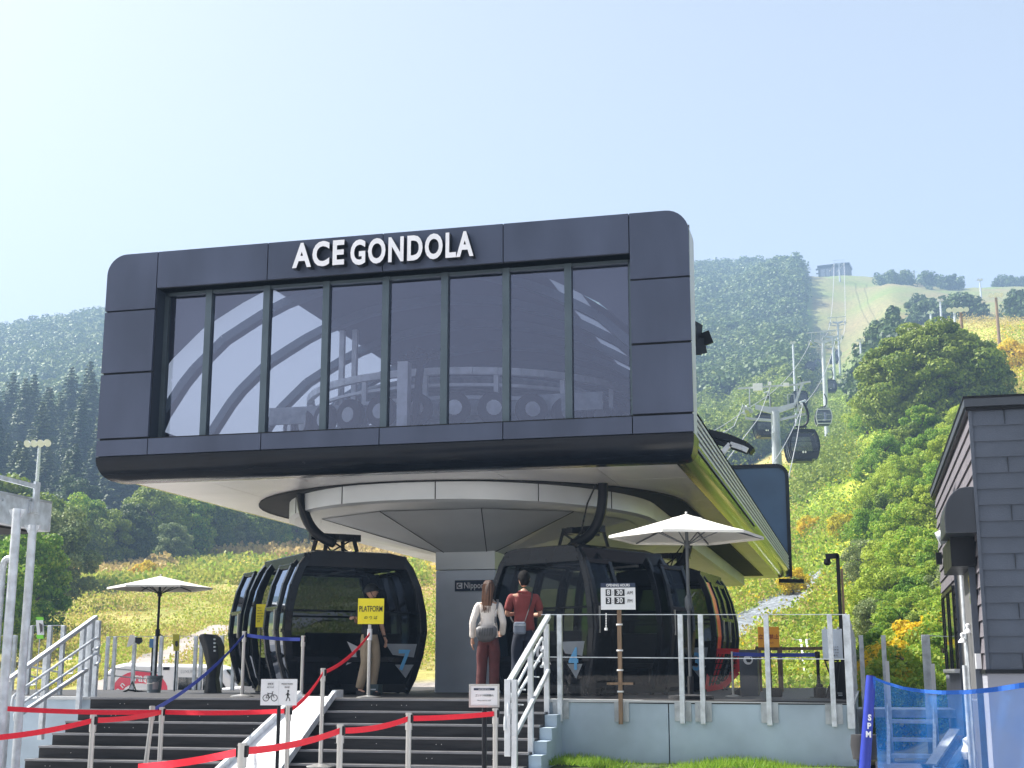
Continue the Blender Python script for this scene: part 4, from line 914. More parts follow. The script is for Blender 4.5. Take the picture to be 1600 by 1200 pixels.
# ------------------------------------------------------------------ gondola cabins
CPROF = [(.90,0),(1.0,.22),(1.10,.60),(1.15,.98),(1.13,1.30),(1.05,1.70),(.93,2.02),(.80,2.20),(.62,2.27)]   # half width, height
def prof_at(z, inset=0):
    for (w0, z0), (w1, z1) in zip(CPROF[:-1], CPROF[1:]):
        if z <= z1: t = (z-z0)/(z1-z0); return w0+(w1-w0)*t-inset
    return CPROF[-1][0]-inset
LEN = 1.0                     # half length along the travel direction
def endp(z): return LEN+.09*math.sin(math.pi*min(1, z/2.3))
def side_ring(z0, z1, inset, n=8):
    zs = [z0+(z1-z0)*i/n for i in range(n+1)]
    return [(-prof_at(z, inset), z) for z in zs]+[(prof_at(z, inset), z) for z in zs[::-1]]
def cabin(label, group, number=None, accent=None, doors=0, detail=True, frame_white=False):
    """local axes: +-x door sides, -y the end that carries the number; z=0 floor level"""
    t = thing("gondola_cabin", label, "gondola cabin", (0,0,0), group)
    body = M_CAB; GL = M_GLASSC if detail else M_GLASSL
    zs = [0,.22,.6,.98,1.30,1.70,2.02,2.2]
    fr = MB()
    # end frames: ring of bars following the barrel outline, both ends
    for s in (-1, 1):
        for sx in (-1, 1):
            pts = [Vector((sx*prof_at(z, .05), s*(endp(z)-.03), z)) for z in zs]
            for a, b in zip(pts[:-1], pts[1:]): fr.barx(a, b, .12, .11, up=(0,1,0))
        for z, h in ((.06,.14),(.52,.10),(2.12,.22)): fr.bar((-prof_at(z,.04), s*endp(z)*.98, z), (prof_at(z,.04), s*endp(z)*.98, z), .09, h)
        fr.bar((-prof_at(1.3,.05), s*(endp(1.3)-.02), 1.30), (prof_at(1.3,.05), s*(endp(1.3)-.02), 1.30), .03, .035)
    for sx in (-1, 1):         # sills, header and door posts of the sides
        for z, h in ((.06,.14),(2.14,.2)): fr.bar((sx*prof_at(z,.04), -LEN, z), (sx*prof_at(z,.04), LEN, z), .08, h)
        for yy in (-.62, .62):
            pts = [Vector((sx*prof_at(z, .05), yy, z)) for z in zs]
            for a, b in zip(pts[:-1], pts[1:]): fr.barx(a, b, .11, .08, up=(0,1,0))
    fo = fr.build("frame", [M_COPE if frame_white else body], t, bevel=.012 if detail else 0, smooth=False)
    rf = MB(); rg = []
    for y, k in ((-LEN-.06,.93),(-LEN+.15,1),(LEN-.15,1),(LEN+.06,.93)):
        rg.append([(-.84*k, y, 2.16),(-.80*k, y, 2.24),(-.60*k, y, 2.31*(.985 if k < 1 else 1)),(.60*k, y, 2.31*(.985 if k < 1 else 1)),(.80*k, y, 2.24),(.84*k, y, 2.16)])
    rf.loft(rg, closed=True, caps=True); rf.build("roof", body, t, smooth=True)
    fl = MB(); fl.box((-.92,-LEN,0), (.92, LEN, .06)); fl.box((-.6,-.6,-.10), (.6,.6,-.002)); fl.build("floor", M_BLK, t)
    for s, lo, hi, nm in ((-1,.56,2.03,"end_window"), (1,.56,2.03,"end_window"), (-1,.1,.5,"end_panel"), (1,.1,.5,"end_panel")):
        mb = MB(); zz = [lo+(hi-lo)*i/8 for i in range(9)]
        mb.loft([[(-prof_at(z,.1), s*(endp(z)-.02), z), (0, s*(endp(z)+.0), z), (prof_at(z,.1), s*(endp(z)-.02), z)] for z in zz], closed=False)
        mb.build(nm, GL if hi > 1 else body, t, smooth=True, recalc=False)
    for sx in (-1, 1):
        for y0, y1 in ((-LEN+.04,-.66),(.66,LEN-.04)):
            mb = MB(); mb.loft([[(sx*prof_at(z,.03), y0, z), (sx*prof_at(z,.03), y1, z)] for z in zs[1:-1]], closed=False); mb.build("side_window", GL, t, smooth=True, recalc=False)
    def leaf(sx, yc, out, name="door"):
        mb = MB(); hw = .31; zz = [.10,.22,.6,.98,1.30,1.70,2.02]
        for yy in (yc-hw+.04, yc+hw-.04):
            pts = [Vector((sx*(prof_at(z, .0)+out), yy, z)) for z in zz]
            for a, b in zip(pts[:-1], pts[1:]): mb.barx(a, b, .05, .08, up=(0,1,0))
        for z in (.12, 1.32, 2.0): mb.bar((sx*(prof_at(z)+out), yc-hw, z), (sx*(prof_at(z)+out), yc+hw, z), .05, .07)
        d = mb.build(name, body, t, bevel=.006 if detail else 0)
        mb = MB(); mb.loft([[(sx*(prof_at(z,.01)+out), yc-hw+.06, z), (sx*(prof_at(z,.01)+out), yc+hw-.06, z)] for z in zz], closed=False); mb.build("door_pane", GL, d, smooth=True, recalc=False)
        if detail: MB().bar((sx*(prof_at(1.1)+out+.03), yc-hw+.07, .9), (sx*(prof_at(1.1)+out+.03), yc-hw+.07, 1.3), .02).build("door_handle", M_SS, d)
    for sx in (-1, 1):
        if doors == sx: leaf(sx, -.93, .16); leaf(sx, .93, .16)
        else: leaf(sx, -.31, .01); leaf(sx, .31, .01)
    if detail:
        for s in (-1, 1):
            mb = MB(); mb.box((-.78, s*.86-.14, .38), (.78, s*.86+.14, .46)); mb.box((-.78, s*.96-.03, .46), (.78, s*.96+.03, .95)); mb.box((-.7, s*.86-.02, .06), (-.64, s*.86+.02, .38)); mb.box((.64, s*.86-.02, .06), (.7, s*.86+.02, .38))
            mb.build("bench", M_RUB, t, bevel=.02)
        mb = MB()
        for yy in (-.5, .5): mb.bar((-.75, yy, 2.02), (.75, yy, 2.02), .03)
        mb.bar((0, -.9, 2.0), (0, .9, 2.0), .03); mb.build("grab_bar", M_SS, t)
    # four-pointed star emblem and the pale corner decals on the end
    def decal(cx, cz, sz, y=None):
        pts = []
        for k in range(8):
            r_ = sz if k % 2 == 0 else sz*.36; a = R(45+45*k); pts.append((cx+r_*math.cos(a)*1.05, cz+r_*math.sin(a)))
        yy = lambda z: -(endp(z)+.012)
        mb = MB(); mb.add([(cx, yy(cz)-.008, cz)]+[(x, yy(z)-.008, z) for x, z in pts], [(0, 1+i, 1+(i+1) % 8) for i in range(8)])
        o = mb.build("emblem", M_LET, t, recalc=False)
        mb = MB(); mb.add([(cx+.035*math.cos(R(a))*sz/.2, yy(cz)-.012, cz+.06*math.sin(R(a))*sz/.2) for a in range(0,360,30)], [tuple(range(12))]); mb.build("emblem", M_INK, o, recalc=False)
    if detail: decal(0.04, .62, .27)
    else:
        mb = MB(); mb.add([(-.16,-(LEN+.10),.6),(-.05,-(LEN+.10),.5),(-.16,-(LEN+.10),.4),(-.24,-(LEN+.10),.5)], [(0,1,2,3)]); mb.add([(.02,-(LEN+.10),.6),(.10,-(LEN+.10),.5),(.02,-(LEN+.10),.4),(-.03,-(LEN+.10),.5)], [(0,1,2,3)]); mb.build("emblem", M_LET, t, recalc=False)
    if number:
        yb = -(endp(.5)+.06)
        mb = MB(); mb.add([(.46,yb,.78),(.98,yb,.78),(.93,yb,.56),(.58,yb,.60)], [(0,1,2,3)]); mb.add([(.62,yb,.44),(.93,yb,.44),(.80,yb,.22)], [(0,1,2)]); mb.build("pale_decal", mat("decal_grey", (.30,.33,.36), .5), t, recalc=False)
        o = text(number, "number", M_LBLUE, t, (.76, yb-.01, .50), .46, .85, .002, .010)
    # hanger: yoke on the roof and the curved arm
    mb = MB()
    for y in (-.32, .32):
        for x in (-.28, .28): mb.bar((x, y, 2.28), (x*.8, y*.8, 2.60), .05)
    mb.bar((-.42,0,2.62), (.42,0,2.62), .14, .12); mb.bar((0,-.35,2.60), (0,.35,2.60), .12, .1)
    mb.bar((-.22,-.26,2.3), (.22,-.26,2.58), .025); mb.bar((.22,-.26,2.3), (-.22,-.26,2.58), .025)
    t["yoke"] = 1; mb.build("yoke", M_BLK, t)
    return t
def hanger(t, pts, cable=True):
    r = [.085]*len(pts); r[-1] = .08
    o = MB().tube(pts, r, 10).build("hanger_arm", M_BLK, t, smooth=True)
    if cable:
        p = Vector(pts[1]); q = Vector(pts[-1]); m = (p+q)/2+Vector((-.12,.0,-.35)); MB().tube([p, (p+m)/2+Vector((-.1,0,-.05)), m, (m+q)/2+Vector((0,0,-.06)), q-Vector((0,0,.2))], .014, 6).build("hose", M_RUB, o, smooth=True)
def bez(pts, n=14):
    pts = [Vector(p) for p in pts]; out = []
    for i in range(n+1):
        t = i/n; q = pts[:]
        while len(q) > 1: q = [a+(b-a)*t for a, b in zip(q[:-1], q[1:])]
        out.append(q[0])
    return out
G = "gondola cabins inside the station"
c7 = cabin("black gondola cabin numbered 7 with its doors open, left of the grey pillar", G, "7", doors=-1)
S7 = 1.0
rz7 = R(42); loc7 = Vector((-8.86, 22.40, ZK+.04))
def to_local(p, loc, rz, s=1): return Matrix.Rotation(-rz, 3, 'Z') @ (Vector(p)-loc)/s
Yh = 21.95
h7 = [P(x, y, Yh-.0) for x, y in ((474,725),(470,770),(468,800),(478,826),(500,842),(522,849))]
SC7 = (1.09, 1.06, 1.0)
hanger(c7, [Vector([v/q for v, q in zip(to_local(p, loc7, rz7), SC7)]) for p in bez(h7, 16)]); place(c7, loc7, rz7, SC7)
c4 = cabin("black gondola cabin numbered 4 with its doors open, behind the couple and the opening-hours board", G, "4", doors=1)
rz4 = R(-30); loc4 = Vector((-4.42, 22.3, ZK+.04))
h4 = [P(x, y, Yh) for x, y in ((940,720),(944,770),(946,810),(932,838),(908,848),(893,850))]
hanger(c4, [to_local(p, loc4, rz4) for p in bez(h4, 16)]); place(c4, loc4, rz4)
c3 = cabin("black gondola cabin numbered 3 with a red basket, behind the other cabins at the right", G, "3", doors=0)
rz3 = R(-6); loc3 = Vector((-3.72, 27.7, ZK+.04))
h3 = [P(x, y, 27.4) for x, y in ((1076,830),(1078,855),(1074,880),(1060,893),(1040,896),(1030,896))]
mb = MB(); zz = [.3,.6,.98,1.30,1.70,2.02]
mb.loft([[(prof_at(z,-.01), -LEN-.03, z), (prof_at(z,-.01), -LEN+.30, z)] for z in zz], closed=False); mb.build("red_trim", M_REDP, c3, recalc=False)
hanger(c3, [to_local(p, loc3, rz3) for p in bez(h3, 16)]); place(c3, loc3, rz3)
# red bike basket hung on the side of cabin 3
bk = thing("bike_basket", "red slatted carrier basket hung on cabin 3, beside the grey post cabinet", "basket", P(1100, 1075, 26.9))
q = [P(x, y, 26.6) for x, y in ((1113,1017),(1156,1018),(1153,1050),(1130,1072),(1104,1077))]
mb = MB(); cen = sum(q, Vector())/5
for a, b in zip(q, q[1:]+q[:1]): mb.bar(a, b, .06, .10)
o = mb.build("basket_frame", M_REDP, bk)
mb = MB(); mb.prism([P(x, y, 26.75) for x, y in ((1116,1020),(1133,1020),(1118,1074),(1105,1076))], (0,.03,0)); mb.prism([P(x, y, 26.62) for x, y in ((1145,1020),(1157,1020),(1154,1050),(1130,1073),(1124,1066),(1146,1046))], (0,.05,0)); mb.build("side_plate", M_REDP, bk)
mb = MB()
for k in range(6):
    t = (k+.5)/6; mb.bar(P(1120+36*t, 1022, 26.6), P(1106+30*t, 1074-12*t, 26.6), .018)
for k in range(5):
    t = (k+.5)/5; mb.bar(P(1117-8*t, 1022+50*t, 26.58), P(1154-10*t, 1024+40*t, 26.58), .018)
mb.build("basket_bars", M_BLK, bk)

# ------------------------------------------------------------------ lift line
M_PYL = mat("pylon_steel", (.46,.50,.54), .5, .35, .1, 1.5)
def pylon(px, D, ybase, ytop, arm, label, detail=True, rad=.42):
    top = PD(px, ytop, D); gx, gy = top.x, top.y; zb = min(gz(gx, gy)-.3, PD(px, ybase, D).z)
    t = thing("lift_pylon", label, "lift pylon", (gx, gy, zb), "pylons of the lift line")
    H = top.z
    mb = MB(); mb.tube([(gx, gy, zb), (gx, gy, H)], [rad*1.12, rad*.78], 20); o = mb.build("mast", M_PYL, t, smooth=True)
    if detail:
        mb = MB()
        for f_ in (.35, .62, .85): z = zb+(H-zb)*f_; r_ = rad*(1.12-.34*f_); mb.tube([(gx,gy,z-.05),(gx,gy,z+.05)], r_+.03, 20)
        mb.build("mast_flange", M_PYL, o)
        mb = MB()
        for s in (-.16, .16): mb.bar((gx+s+.0, gy-rad-.12, zb+1), (gx+s, gy-rad-.08, H-.3), .03)
        mb.build("ladder", M_PYL, o)
    ax = Vector((1, 0, 0)); c = Vector((gx, gy, H)); h = arm/2
    mb = MB(); mb.prism([c+Vector((-h*.62,-.15,.22)), c+Vector((-.35,-.15,-.15)), c+Vector((.35,-.15,-.15)), c+Vector((h*.62,-.15,.22)), c+Vector((h*.62,-.15,.62)), c+Vector((.35,-.15,.35)), c+Vector((-.35,-.15,.35)), c+Vector((-h*.62,-.15,.62))], (0,.3,0))
    mb.bar(c+Vector((-h*.95,0,-.45)), c+Vector((-.3,0,-.7)), .2, .2); mb.bar(c+Vector((h*.95,0,-.3)), c+Vector((.3,0,-.7)), .2, .2); mb.build("crossarm", M_PYL, t)
    for s in (-1, 1):
        mb = MB(); cc = c+Vector((s*h*.86, 0, .0)); L = 2.1 if detail else 1.6
        for q in (-.12, .12): mb.bar(cc+Vector((q,-L,-.05)), cc+Vector((q,L,.25)), .08, .26)
        n = 8
        for k in range(n):
            y = -L+2*L*(k+.5)/n; p = cc+Vector((0, y, .0+.14*(y+L)/L)); mb.tube([p+Vector((-.07,0,0)), p+Vector((.07,0,0))], .22, 12)
        for k in range(4): y = -L+2*L*(k+.5)/4; mb.bar(cc+Vector((-.3,y,-.1)), cc+Vector((-.3,y,.3)), .04)
        mb.bar(cc+Vector((-.3,-L,.35)), cc+Vector((-.3,L,.5)), .05); mb.bar(cc+Vector((.25,-L,.25)), cc+Vector((.25,L,.5)), .05)
        mb.bar(cc+Vector((-.4,0,0)), cc+Vector((.4,0,.1)), .25, .3); mb.build("sheave_assembly", M_PYL, t)
    mb = MB(); zt = 1.95 if detail else 1.7
    for x in (-h*.78, -h*.15, h*.72): mb.bar(c+Vector((x,-.1,.3)), c+Vector((x,-.1,zt)), .08)
    mb.bar(c+Vector((-h*1.15,-.1,zt)), c+Vector((h*.95,-.1,zt+.1)), .11, .14)
    if detail:
        mb.bar(c+Vector((h*.62,-.1,.4)), c+Vector((h*.9,-.1,zt+.15)), .28, .16); mb.bar(c+Vector((h*.8,-.1,zt+.15)), c+Vector((h*1.15,-.1,zt+.25)), .3, .14)
        for x in (.42, .62, -.8): mb.bar(c+Vector((h*x,-.1,.5)), c+Vector((h*x,-.1,1.3)), .05)
        mb.bar(c+Vector((h*.42,-.1,1.3)), c+Vector((h*.62,-.1,1.3)), .05)
    mb.build("work_frame", M_PYL, t)
    if detail:
        mb = MB(); mb.box(c+Vector((-h*.66,-.4,1.65)), c+Vector((-h*.36,0,2.25))); mb.box(c+Vector((-h*.18,-.3,2.05)), c+Vector((-h*.08,0,2.35))); mb.box(c+Vector((h*.3,-.3,1.9)), c+Vector((h*.48,0,2.2))); mb.build("lamp_box", M_WHITE, t)
    return c, h
pyl = []
pyl.append(pylon(1211, 105, 872, 643, 4.9, "first grey lift pylon with a wide crossarm, nearest the station"))
pyl.append(pylon(1286, 205, 648, 536, 4.3, "second lift pylon, thin and grey, above the white-framed cabin", False, .40))
pyl.append(pylon(1301, 300, 590, 528, 4.9, "third lift pylon just right of the second, in the haze", False, .36))
pyl.append(pylon(1309, 380, 548, 505, 4.9, "fourth pale lift pylon before the open ski slope", False, .34))
pyl.append(pylon(1311, 640, 448, 412, 5.5, "topmost faint lift pylon in front of the summit station", False, .4))
M_CABLE = mat("haul_rope", (.42,.43,.44), .5, .5, .05, 2)
def rope(p, q, sag, r, parent_list, label):
    pts = [Vector(p)+(Vector(q)-Vector(p))*t/12+Vector((0,0,-sag*4*(t/12)*(1-t/12))) for t in range(13)]
    return pts
for s, nm in ((-1, "left"), (1, "right")):
    pts = []; prev = Vector((XC+s*3.0, 33 if s < 0 else 40, 5.6))
    nodes = [prev]+[c+Vector((s*h*.86, 0, .35)) for c, h in pyl]+[PD(1302+s*6, 424, 672)]
    for a, b in zip(nodes[:-1], nodes[1:]):
        L = (b-a).length; seg = rope(a, b, L*.012, 0, None, None); pts += seg if not pts else seg[1:]
    rad_ = [.020+.00016*max(0, p.y-40) for p in pts]
    o = MB().tube(pts, rad_, 6).build("haul_rope", M_CABLE, smooth=True); tag(o, "steel haul rope on the %s side of the lift pylons" % nm, "cable")
# two thinner lines from the first pylon's left end down behind the station
c, h = pyl[0]
for a, b, lab in ((c+Vector((-h*.95,-1.8,.3)), P(1106, 692, 38), "thin guide cable from the first pylon's left end to the station"), (c+Vector((-h*.1,-.5,1.9)), P(1130, 727, 38), "thin cable from the first pylon's middle down behind the side slats")):
    o = MB().tube([a, (a+b)/2-Vector((0,0,.6)), b], .022, 6).build("guide_cable", M_CABLE, smooth=True); tag(o, lab, "cable")
hr_, hh_ = c+Vector((h*.9,-1.8,.2)), P(1221, 798, 46.6)
o = MB().tube([hr_, (hr_+hh_)/2-Vector((0,0,.3)), hh_], .022, 6).build("guide_cable", M_CABLE, smooth=True); tag(o, "pale cable crossing in front of the near hanging cabin", "cable")
# cabins on the line
proto = cabin("x", "gondola cabins on the line", None, None, 0, False)
arm_l = bez([(.0,0,2.6),(.55,0,2.65),(1.0,0,3.1),(.75,0,3.9),(.35,0,4.5)], 10)
hanger(proto, [Vector((x*.8, y, z)) for x, y, z in arm_l], cable=False); MB().bar((-.1,-.35,4.45), (.5,.35,4.75), .12).build("grip", M_GALV, proto)
protoW = cabin("x", "gondola cabins on the line", None, None, 0, False, True)
hanger(protoW, [Vector((x*.8, y, z)) for x, y, z in arm_l], cable=False)
line = [(1254, 720, 50, "nearest black cabin on the line, right of the first pylon"), (1197, 683, 38, "black cabin half hidden by the first pylon's mast, on its left"), (1249, 636, 26, "dark cabin seen behind the right end of the first pylon's crossarm"),
        (1287, 664, 27, "white-framed cabin hanging beside the foot of the second pylon"), (1298, 613, 20, "black cabin right of the second pylon's mast, above the white-framed one"), (1265.5, 580, 15, "small dark cabin left of the second pylon, the nearer of a pair"), (1277.5, 573, 12, "small dark cabin left of the second pylon, the farther of a pair"),
        (1303.5, 568, 14, "small dark cabin crossing the third pylon's mast"), (1292, 559, 10, "tiny dark cabin between second and third pylons"), (1309.5, 558, 11, "tiny dark cabin right of the third pylon"), (1311, 550, 9, "tiny cabin just below the fourth pylon's foot"), (1308, 543, 8, "tiny cabin behind the fourth pylon's foot"), (1317, 540, 6, "tiny faint cabin right of the fourth pylon"),
        (1315, 523, 5, "faint speck of a cabin beside the fourth pylon's head"), (1315, 508, 4.5, "faint speck of a cabin just above the fourth pylon"), (1315.5, 489, 4, "faint speck of a cabin in the middle of the open slope, right rope"), (1305.5, 484, 4, "faint speck of a cabin in the middle of the open slope, left rope"), (1315, 466, 3.5, "faint speck of a cabin high on the slope, right rope"), (1305, 460, 3.5, "faint speck of a cabin high on the slope, left rope"), (1315, 436, 4, "faint cabin right below the summit station")]
for i, (px, yb_, wpx, lab) in enumerate(line):
    D = 2.3*2230/wpx; p = PD(px, yb_, D)
    pr = protoW if "white-framed" in lab and i == 3 else proto
    o = pr if pr in (protoW,) or i == 0 else copy_tree(proto)
    place(o, p, R(14 if px < 1270 else 8)); tag(o, lab, "gondola cabin", "gondola cabins on the line")
# summit station
ss = thing("summit_station", "dark boxy summit station on the skyline at the top of the lift", "lift station", PD(1303, 433, 700))
a = PD(1279, 434, 700); b = PD(1327, 434, 692); ht = 7.6
M_SUM = mat("summit_cladding", (.05,.055,.065), .5, .2, .15, .1)
dvec = Vector((math.sin(R(8)), math.cos(R(8)), 0))*10
def wall4(p, q, z0a, z0b, z1a, z1b, th=None): return [p+Vector((0,0,z0a)), q+Vector((0,0,z0b)), q+Vector((0,0,z1b)), p+Vector((0,0,z1a))]
MB().prism(wall4(a, b, -1.5, -1.5, 5.2, 7.0), dvec).build("wall", M_SUM, ss)
MB().prism(wall4(a+Vector((-.4,-.4,0)), b+Vector((.4,-.4,0)), 5.21, 7.01, 6.6, 8.4), dvec*1.08).build("roof_band", M_BELT, ss)
mb = MB()
for k in range(5):
    t0, t1 = .08+k*.17, .22+k*.17; p_ = a+(b-a)*t0-dvec.normalized()*.06; q_ = a+(b-a)*t1-dvec.normalized()*.06; mb.add(wall4(p_, q_, .6, .6, 4.4+t0*1.8, 4.4+t1*1.8), [(0,1,2,3)])
mb.build("window", glassmat("summit_glass", (.1,.14,.18), .2, .1), ss, recalc=False)
mb = MB(); mb.bar(a+Vector((-1.2,0,4.6)), a+Vector((0,0,4.6)), 1, .8); mb.bar(a+Vector((-1.2,0,2.3)), a+Vector((0,0,2.3)), 1, .5); mb.build("balcony", M_SUM, ss)
# floodlight masts on the hill
def floodlight(px, D, ybase, ytop, label, heads=3, r=.12, wood=False, sc_=1):
    p = PD(px, ytop, D); zb = min(PD(px, ybase, D).z, gz(p.x, p.y))
    t = thing("floodlight_mast", label, "floodlight", (p.x, p.y, zb))
    MB().tube([(p.x, p.y, zb-.5), (p.x, p.y, p.z)], [r*1.4, r], 8).build("pole", M_WOOD if wood else M_GALV, t, smooth=True)
    mb = MB(); mb.bar(p+Vector((-.7*sc_,0,0)), p+Vector((.7*sc_,0,0)), .1*sc_); mb.build("crossbar", M_GALV, t)
    for k in range(heads):
        c = p+Vector(((k-(heads-1)/2)*.55*sc_, -.1, .18*sc_)); d = Vector((.1*(k-1), -1, -.5)).normalized()
        MB().tube([c+d*.0, c+d*.12*sc_, c+d*.3*sc_], [.08*sc_, .2*sc_, .3*sc_], 10).build("lamp_head", M_WHITE, t, smooth=True)
floodlight(62, 118, 735, 695, "pale floodlight mast with a cluster of lamps above the left trees", 4, .14, sc_=1.15)
floodlight(1239, 260, 560, 536, "short floodlight pole before the hazy forest, left of the second pylon", 2, .2)
floodlight(1344, 230, 560, 533, "floodlight pole on the shrubs right of the third pylon", 2, .16)
floodlight(1454, 300, 510, 489, "floodlight pole at the top left edge of the dome-shaped tree", 2, .22, sc_=1.2)
floodlight(1469, 330, 505, 470, "floodlight pole above the dome-shaped tree's top", 2, .22, sc_=1.3)
floodlight(1491, 175, 545, 486, "floodlight pole with round lamps beside the timber one", 3, .16, sc_=1.2)
floodlight(1501, 160, 553, 486, "timber floodlight pole rising before the dome-shaped tree", 3, .17, True, 1.1)
floodlight(1556, 210, 545, 463, "tall floodlight pole on the ochre field", 3, .2, True, 1.3)
floodlight(1531, 560, 453, 438, "small floodlight on the right skyline", 2, .3, sc_=2)
floodlight(1414, 640, 434, 424, "small mast on the middle skyline", 1, .3, sc_=2.5)
floodlight(1428, 640, 438, 425, "small forked mast right of another on the skyline", 1, .3, sc_=2)
floodlight(1130, 92, 860, 706, "thin white lamp pole seen over the station's side arm", 1, .07, sc_=.6)

# ------------------------------------------------------------------ left overhead gantry
gt = thing("overhead_gantry", "galvanised overhead gantry end standing on pipe legs at the left edge", "gantry", (-9.5, 13.5, 0))
YG1 = 14.6; c = P(82, 785, YG1); c2 = P(80, 831, YG1)
mb = MB(); mb.box((c.x-2.6, 6.5, c2.z), (c.x, YG1, c.z)); mb.build("deck_beam", M_GALV, gt, bevel=.01)
mb = MB(); mb.box((c.x-2.55, 6.6, c2.z-.03), (c.x-.12, YG1-.1, c2.z-.004)); mb.build("underside", M_RUB, gt)
mb = MB(); mb.box((c.x+.003, 6.6, c.z-.02), (c.x+.012, YG1-.02, c.z+.004))
for y in (8.5, 10.2, 11.9, 13.6): mb.tube([(c.x, y, c.z-.09), (c.x+.012, y, c.z-.09)], .016, 8)
mb.build("edge_strip", M_GALVD, gt)
mb = MB(); p = P(68, 800, 14.2); p.x = c.x+.02; mb.box((p.x, p.y-.05, p.z), (p.x+.03, p.y+.05, p.z+.36)); mb.box((p.x-.02, p.y-.10, p.z-.02), (p.x+.01, p.y+.10, p.z+.12)); mb.build("lug", M_GALV, gt)
q = P(0, 740, 10.2); q.x = c.x+.03; mb = MB(); mb.bar(Vector((c.x+.04, 8.0, p.z+.42)), Vector((c.x+.04, p.y, p.z+.30)), .03, .05); mb.build("tie_rod", M_GALV, gt)
for px_, px2, Y in ((50, 22, 13.6), (24, -2, 12.2)):
    a = P(px_, 840, Y); MB().tube([(a.x, Y, 0), (a.x, Y, c2.z-.03)], .046, 14).build("leg", M_GALV, gt, smooth=True)
    mb = MB(); mb.prism([(a.x-.10, Y-.01, c2.z-.035), (a.x+.10, Y-.01, c2.z-.035), (a.x+.045, Y-.01, c2.z-.13), (a.x-.045, Y-.01, c2.z-.13)], (0,.02,0)); mb.build("gusset", M_GALV, gt)
a = P(24, 872, 12.2); b = P(3, 900, 12.2)
MB().tube(bez([a, a+Vector((-.12,0,.0)), Vector((b.x, 12.2, a.z)), Vector((b.x, 12.2, a.z-.2))], 8)+[Vector((b.x, 12.2, 0))], .035, 12).build("branch_pipe", M_GALV, gt, smooth=True)

# ------------------------------------------------------------------ barrier posts and belts
def stanchion(px, ytop, D, zb, label, group, blk=True, h=None, lean=0):
    p = PD(px, ytop, D); t = thing("barrier_post", label, "barrier post", (p.x, p.y, zb), group)
    H = p.z-zb
    MB().tube([(p.x+lean, p.y, zb), (p.x, p.y, p.z-.14)], .026, 14).build("tube", M_SS, t, smooth=True)
    MB().tube([(p.x, p.y, p.z-.15), (p.x, p.y, p.z)], .033, 14).build("head", M_SS, t, smooth=True)
    if blk: mb = MB(); mb.box((p.x-.040, p.y-.022, p.z-.085), (p.x+.040, p.y+.022, p.z-.008)); mb.build("belt_slot", M_BLK, t, bevel=.004)
    MB().tube([(p.x, p.y, p.z), (p.x, p.y, p.z+.008)], .031, 14).build("cap", M_SS, t, smooth=True)
    MB().lathe([(0,.0),(.17,0),(.17,.012),(.05,.04),(.0,.04)], (p.x+lean, p.y, zb), 24).build("base", M_SS, t, smooth=True)
    return p-Vector((0,0,.045))
GF = "front row of barrier posts with red belts"
def stair_z(y): return ZK if y > YS else max(0, ZK-.152*math.floor((YS-y)/.3+1))
def belt(a, b, m, label, sag=.02, wd=.05, grp=None):
    a = Vector(a); b = Vector(b); n = 14; up = Vector((0,0,wd/2)); top = []; bot = []
    d = (b-a).normalized(); off = Vector((-d.y, d.x, 0))*.0
    for i in range(n+1):
        t = i/n; p = a+(b-a)*t+Vector((0,0,-sag*4*t*(1-t))); tw = Vector((0,.006*math.sin(t*9),0)); top.append(p+up+tw); bot.append(p-up-tw)
    mb = MB(); mb.loft([top, bot], closed=False); o = mb.build("barrier_belt", m, recalc=False)
    md = o.modifiers.new("thickness", 'SOLIDIFY'); md.thickness = .002
    return tag(o, label, "belt", grp)
fF = stanchion(379, 1163, 9.6, .05, "front barrier post standing before the ramp's lower end", GF)
fG = stanchion(532, 1133, 12.0, .1, "front barrier post second from the left, right of the ramp", GF)
fH = stanchion(639, 1115, 13.3, .1, "front barrier post in the middle of the right half of the steps", GF)
fI = stanchion(774, 1108, 14.6, .1, "front barrier post beside the small framed notice", GF)
fA = stanchion(146, 1118, 13.4, .1, "barrier post alone in front of the left steps", GF)
GB = "rear row of barrier posts on the steps"
rC = stanchion(253.5, 1106, 15.6, stair_z(15.6), "right post of the close pair on the left steps", GB)
rB = stanchion(238, 1104, 15.9, stair_z(15.9), "slightly leaning left post of the close pair on the left steps", GB, False, lean=-.08)
rD = stanchion(451, 1104, 15.2, stair_z(14.6), "barrier post behind the bicycle notice, on the ramp's edge", GB)
rE = stanchion(505, 1045, 17.0, stair_z(16.6), "post on the upper steps where the red belt climbs to the platform sign", GB)
rJ = stanchion(382, 987, 20.6, ZK, "steel post with blue belt left of cabin 7's open door", "deck posts with the blue belt")
rK = stanchion(474, 994, 20.4, ZK, "steel post with blue belt in front of cabin 7's corner", "deck posts with the blue belt")
rP = PD(578, 990, 19.9)
GR = "red belts"
belt(P(150,1186,0+9.3) if False else PD(216,1199,10.2), fF, M_RED, "red belt leaving the front post before the ramp towards the left", .015)
belt(fF, fG, M_RED, "red belt crossing in front of the ramp's foot", .03)
belt(fG, fH, M_RED, "red belt between the second and third front posts", .03)
belt(fH, fI, M_RED, "red belt from the middle front post to the framed notice", .01)
belt(PD(-10,1153,12.4), fA, M_RED, "red belt entering from the left edge to the lone front post", .02)
belt(fA, rC, M_RED, "red belt rising from the lone front post to the close pair", .02)
belt(PD(-10,1106,14.4), rC, M_RED, "long level red belt from the left edge to the close pair", .02)
belt(rC, rD, M_RED, "red belt between the close pair and the bicycle notice", .015)
belt(rD, rE, M_RED, "red belt climbing from the bicycle notice up the ramp", .06)
belt(rE, rP, M_RED, "red belt rising to the yellow platform sign", .08)
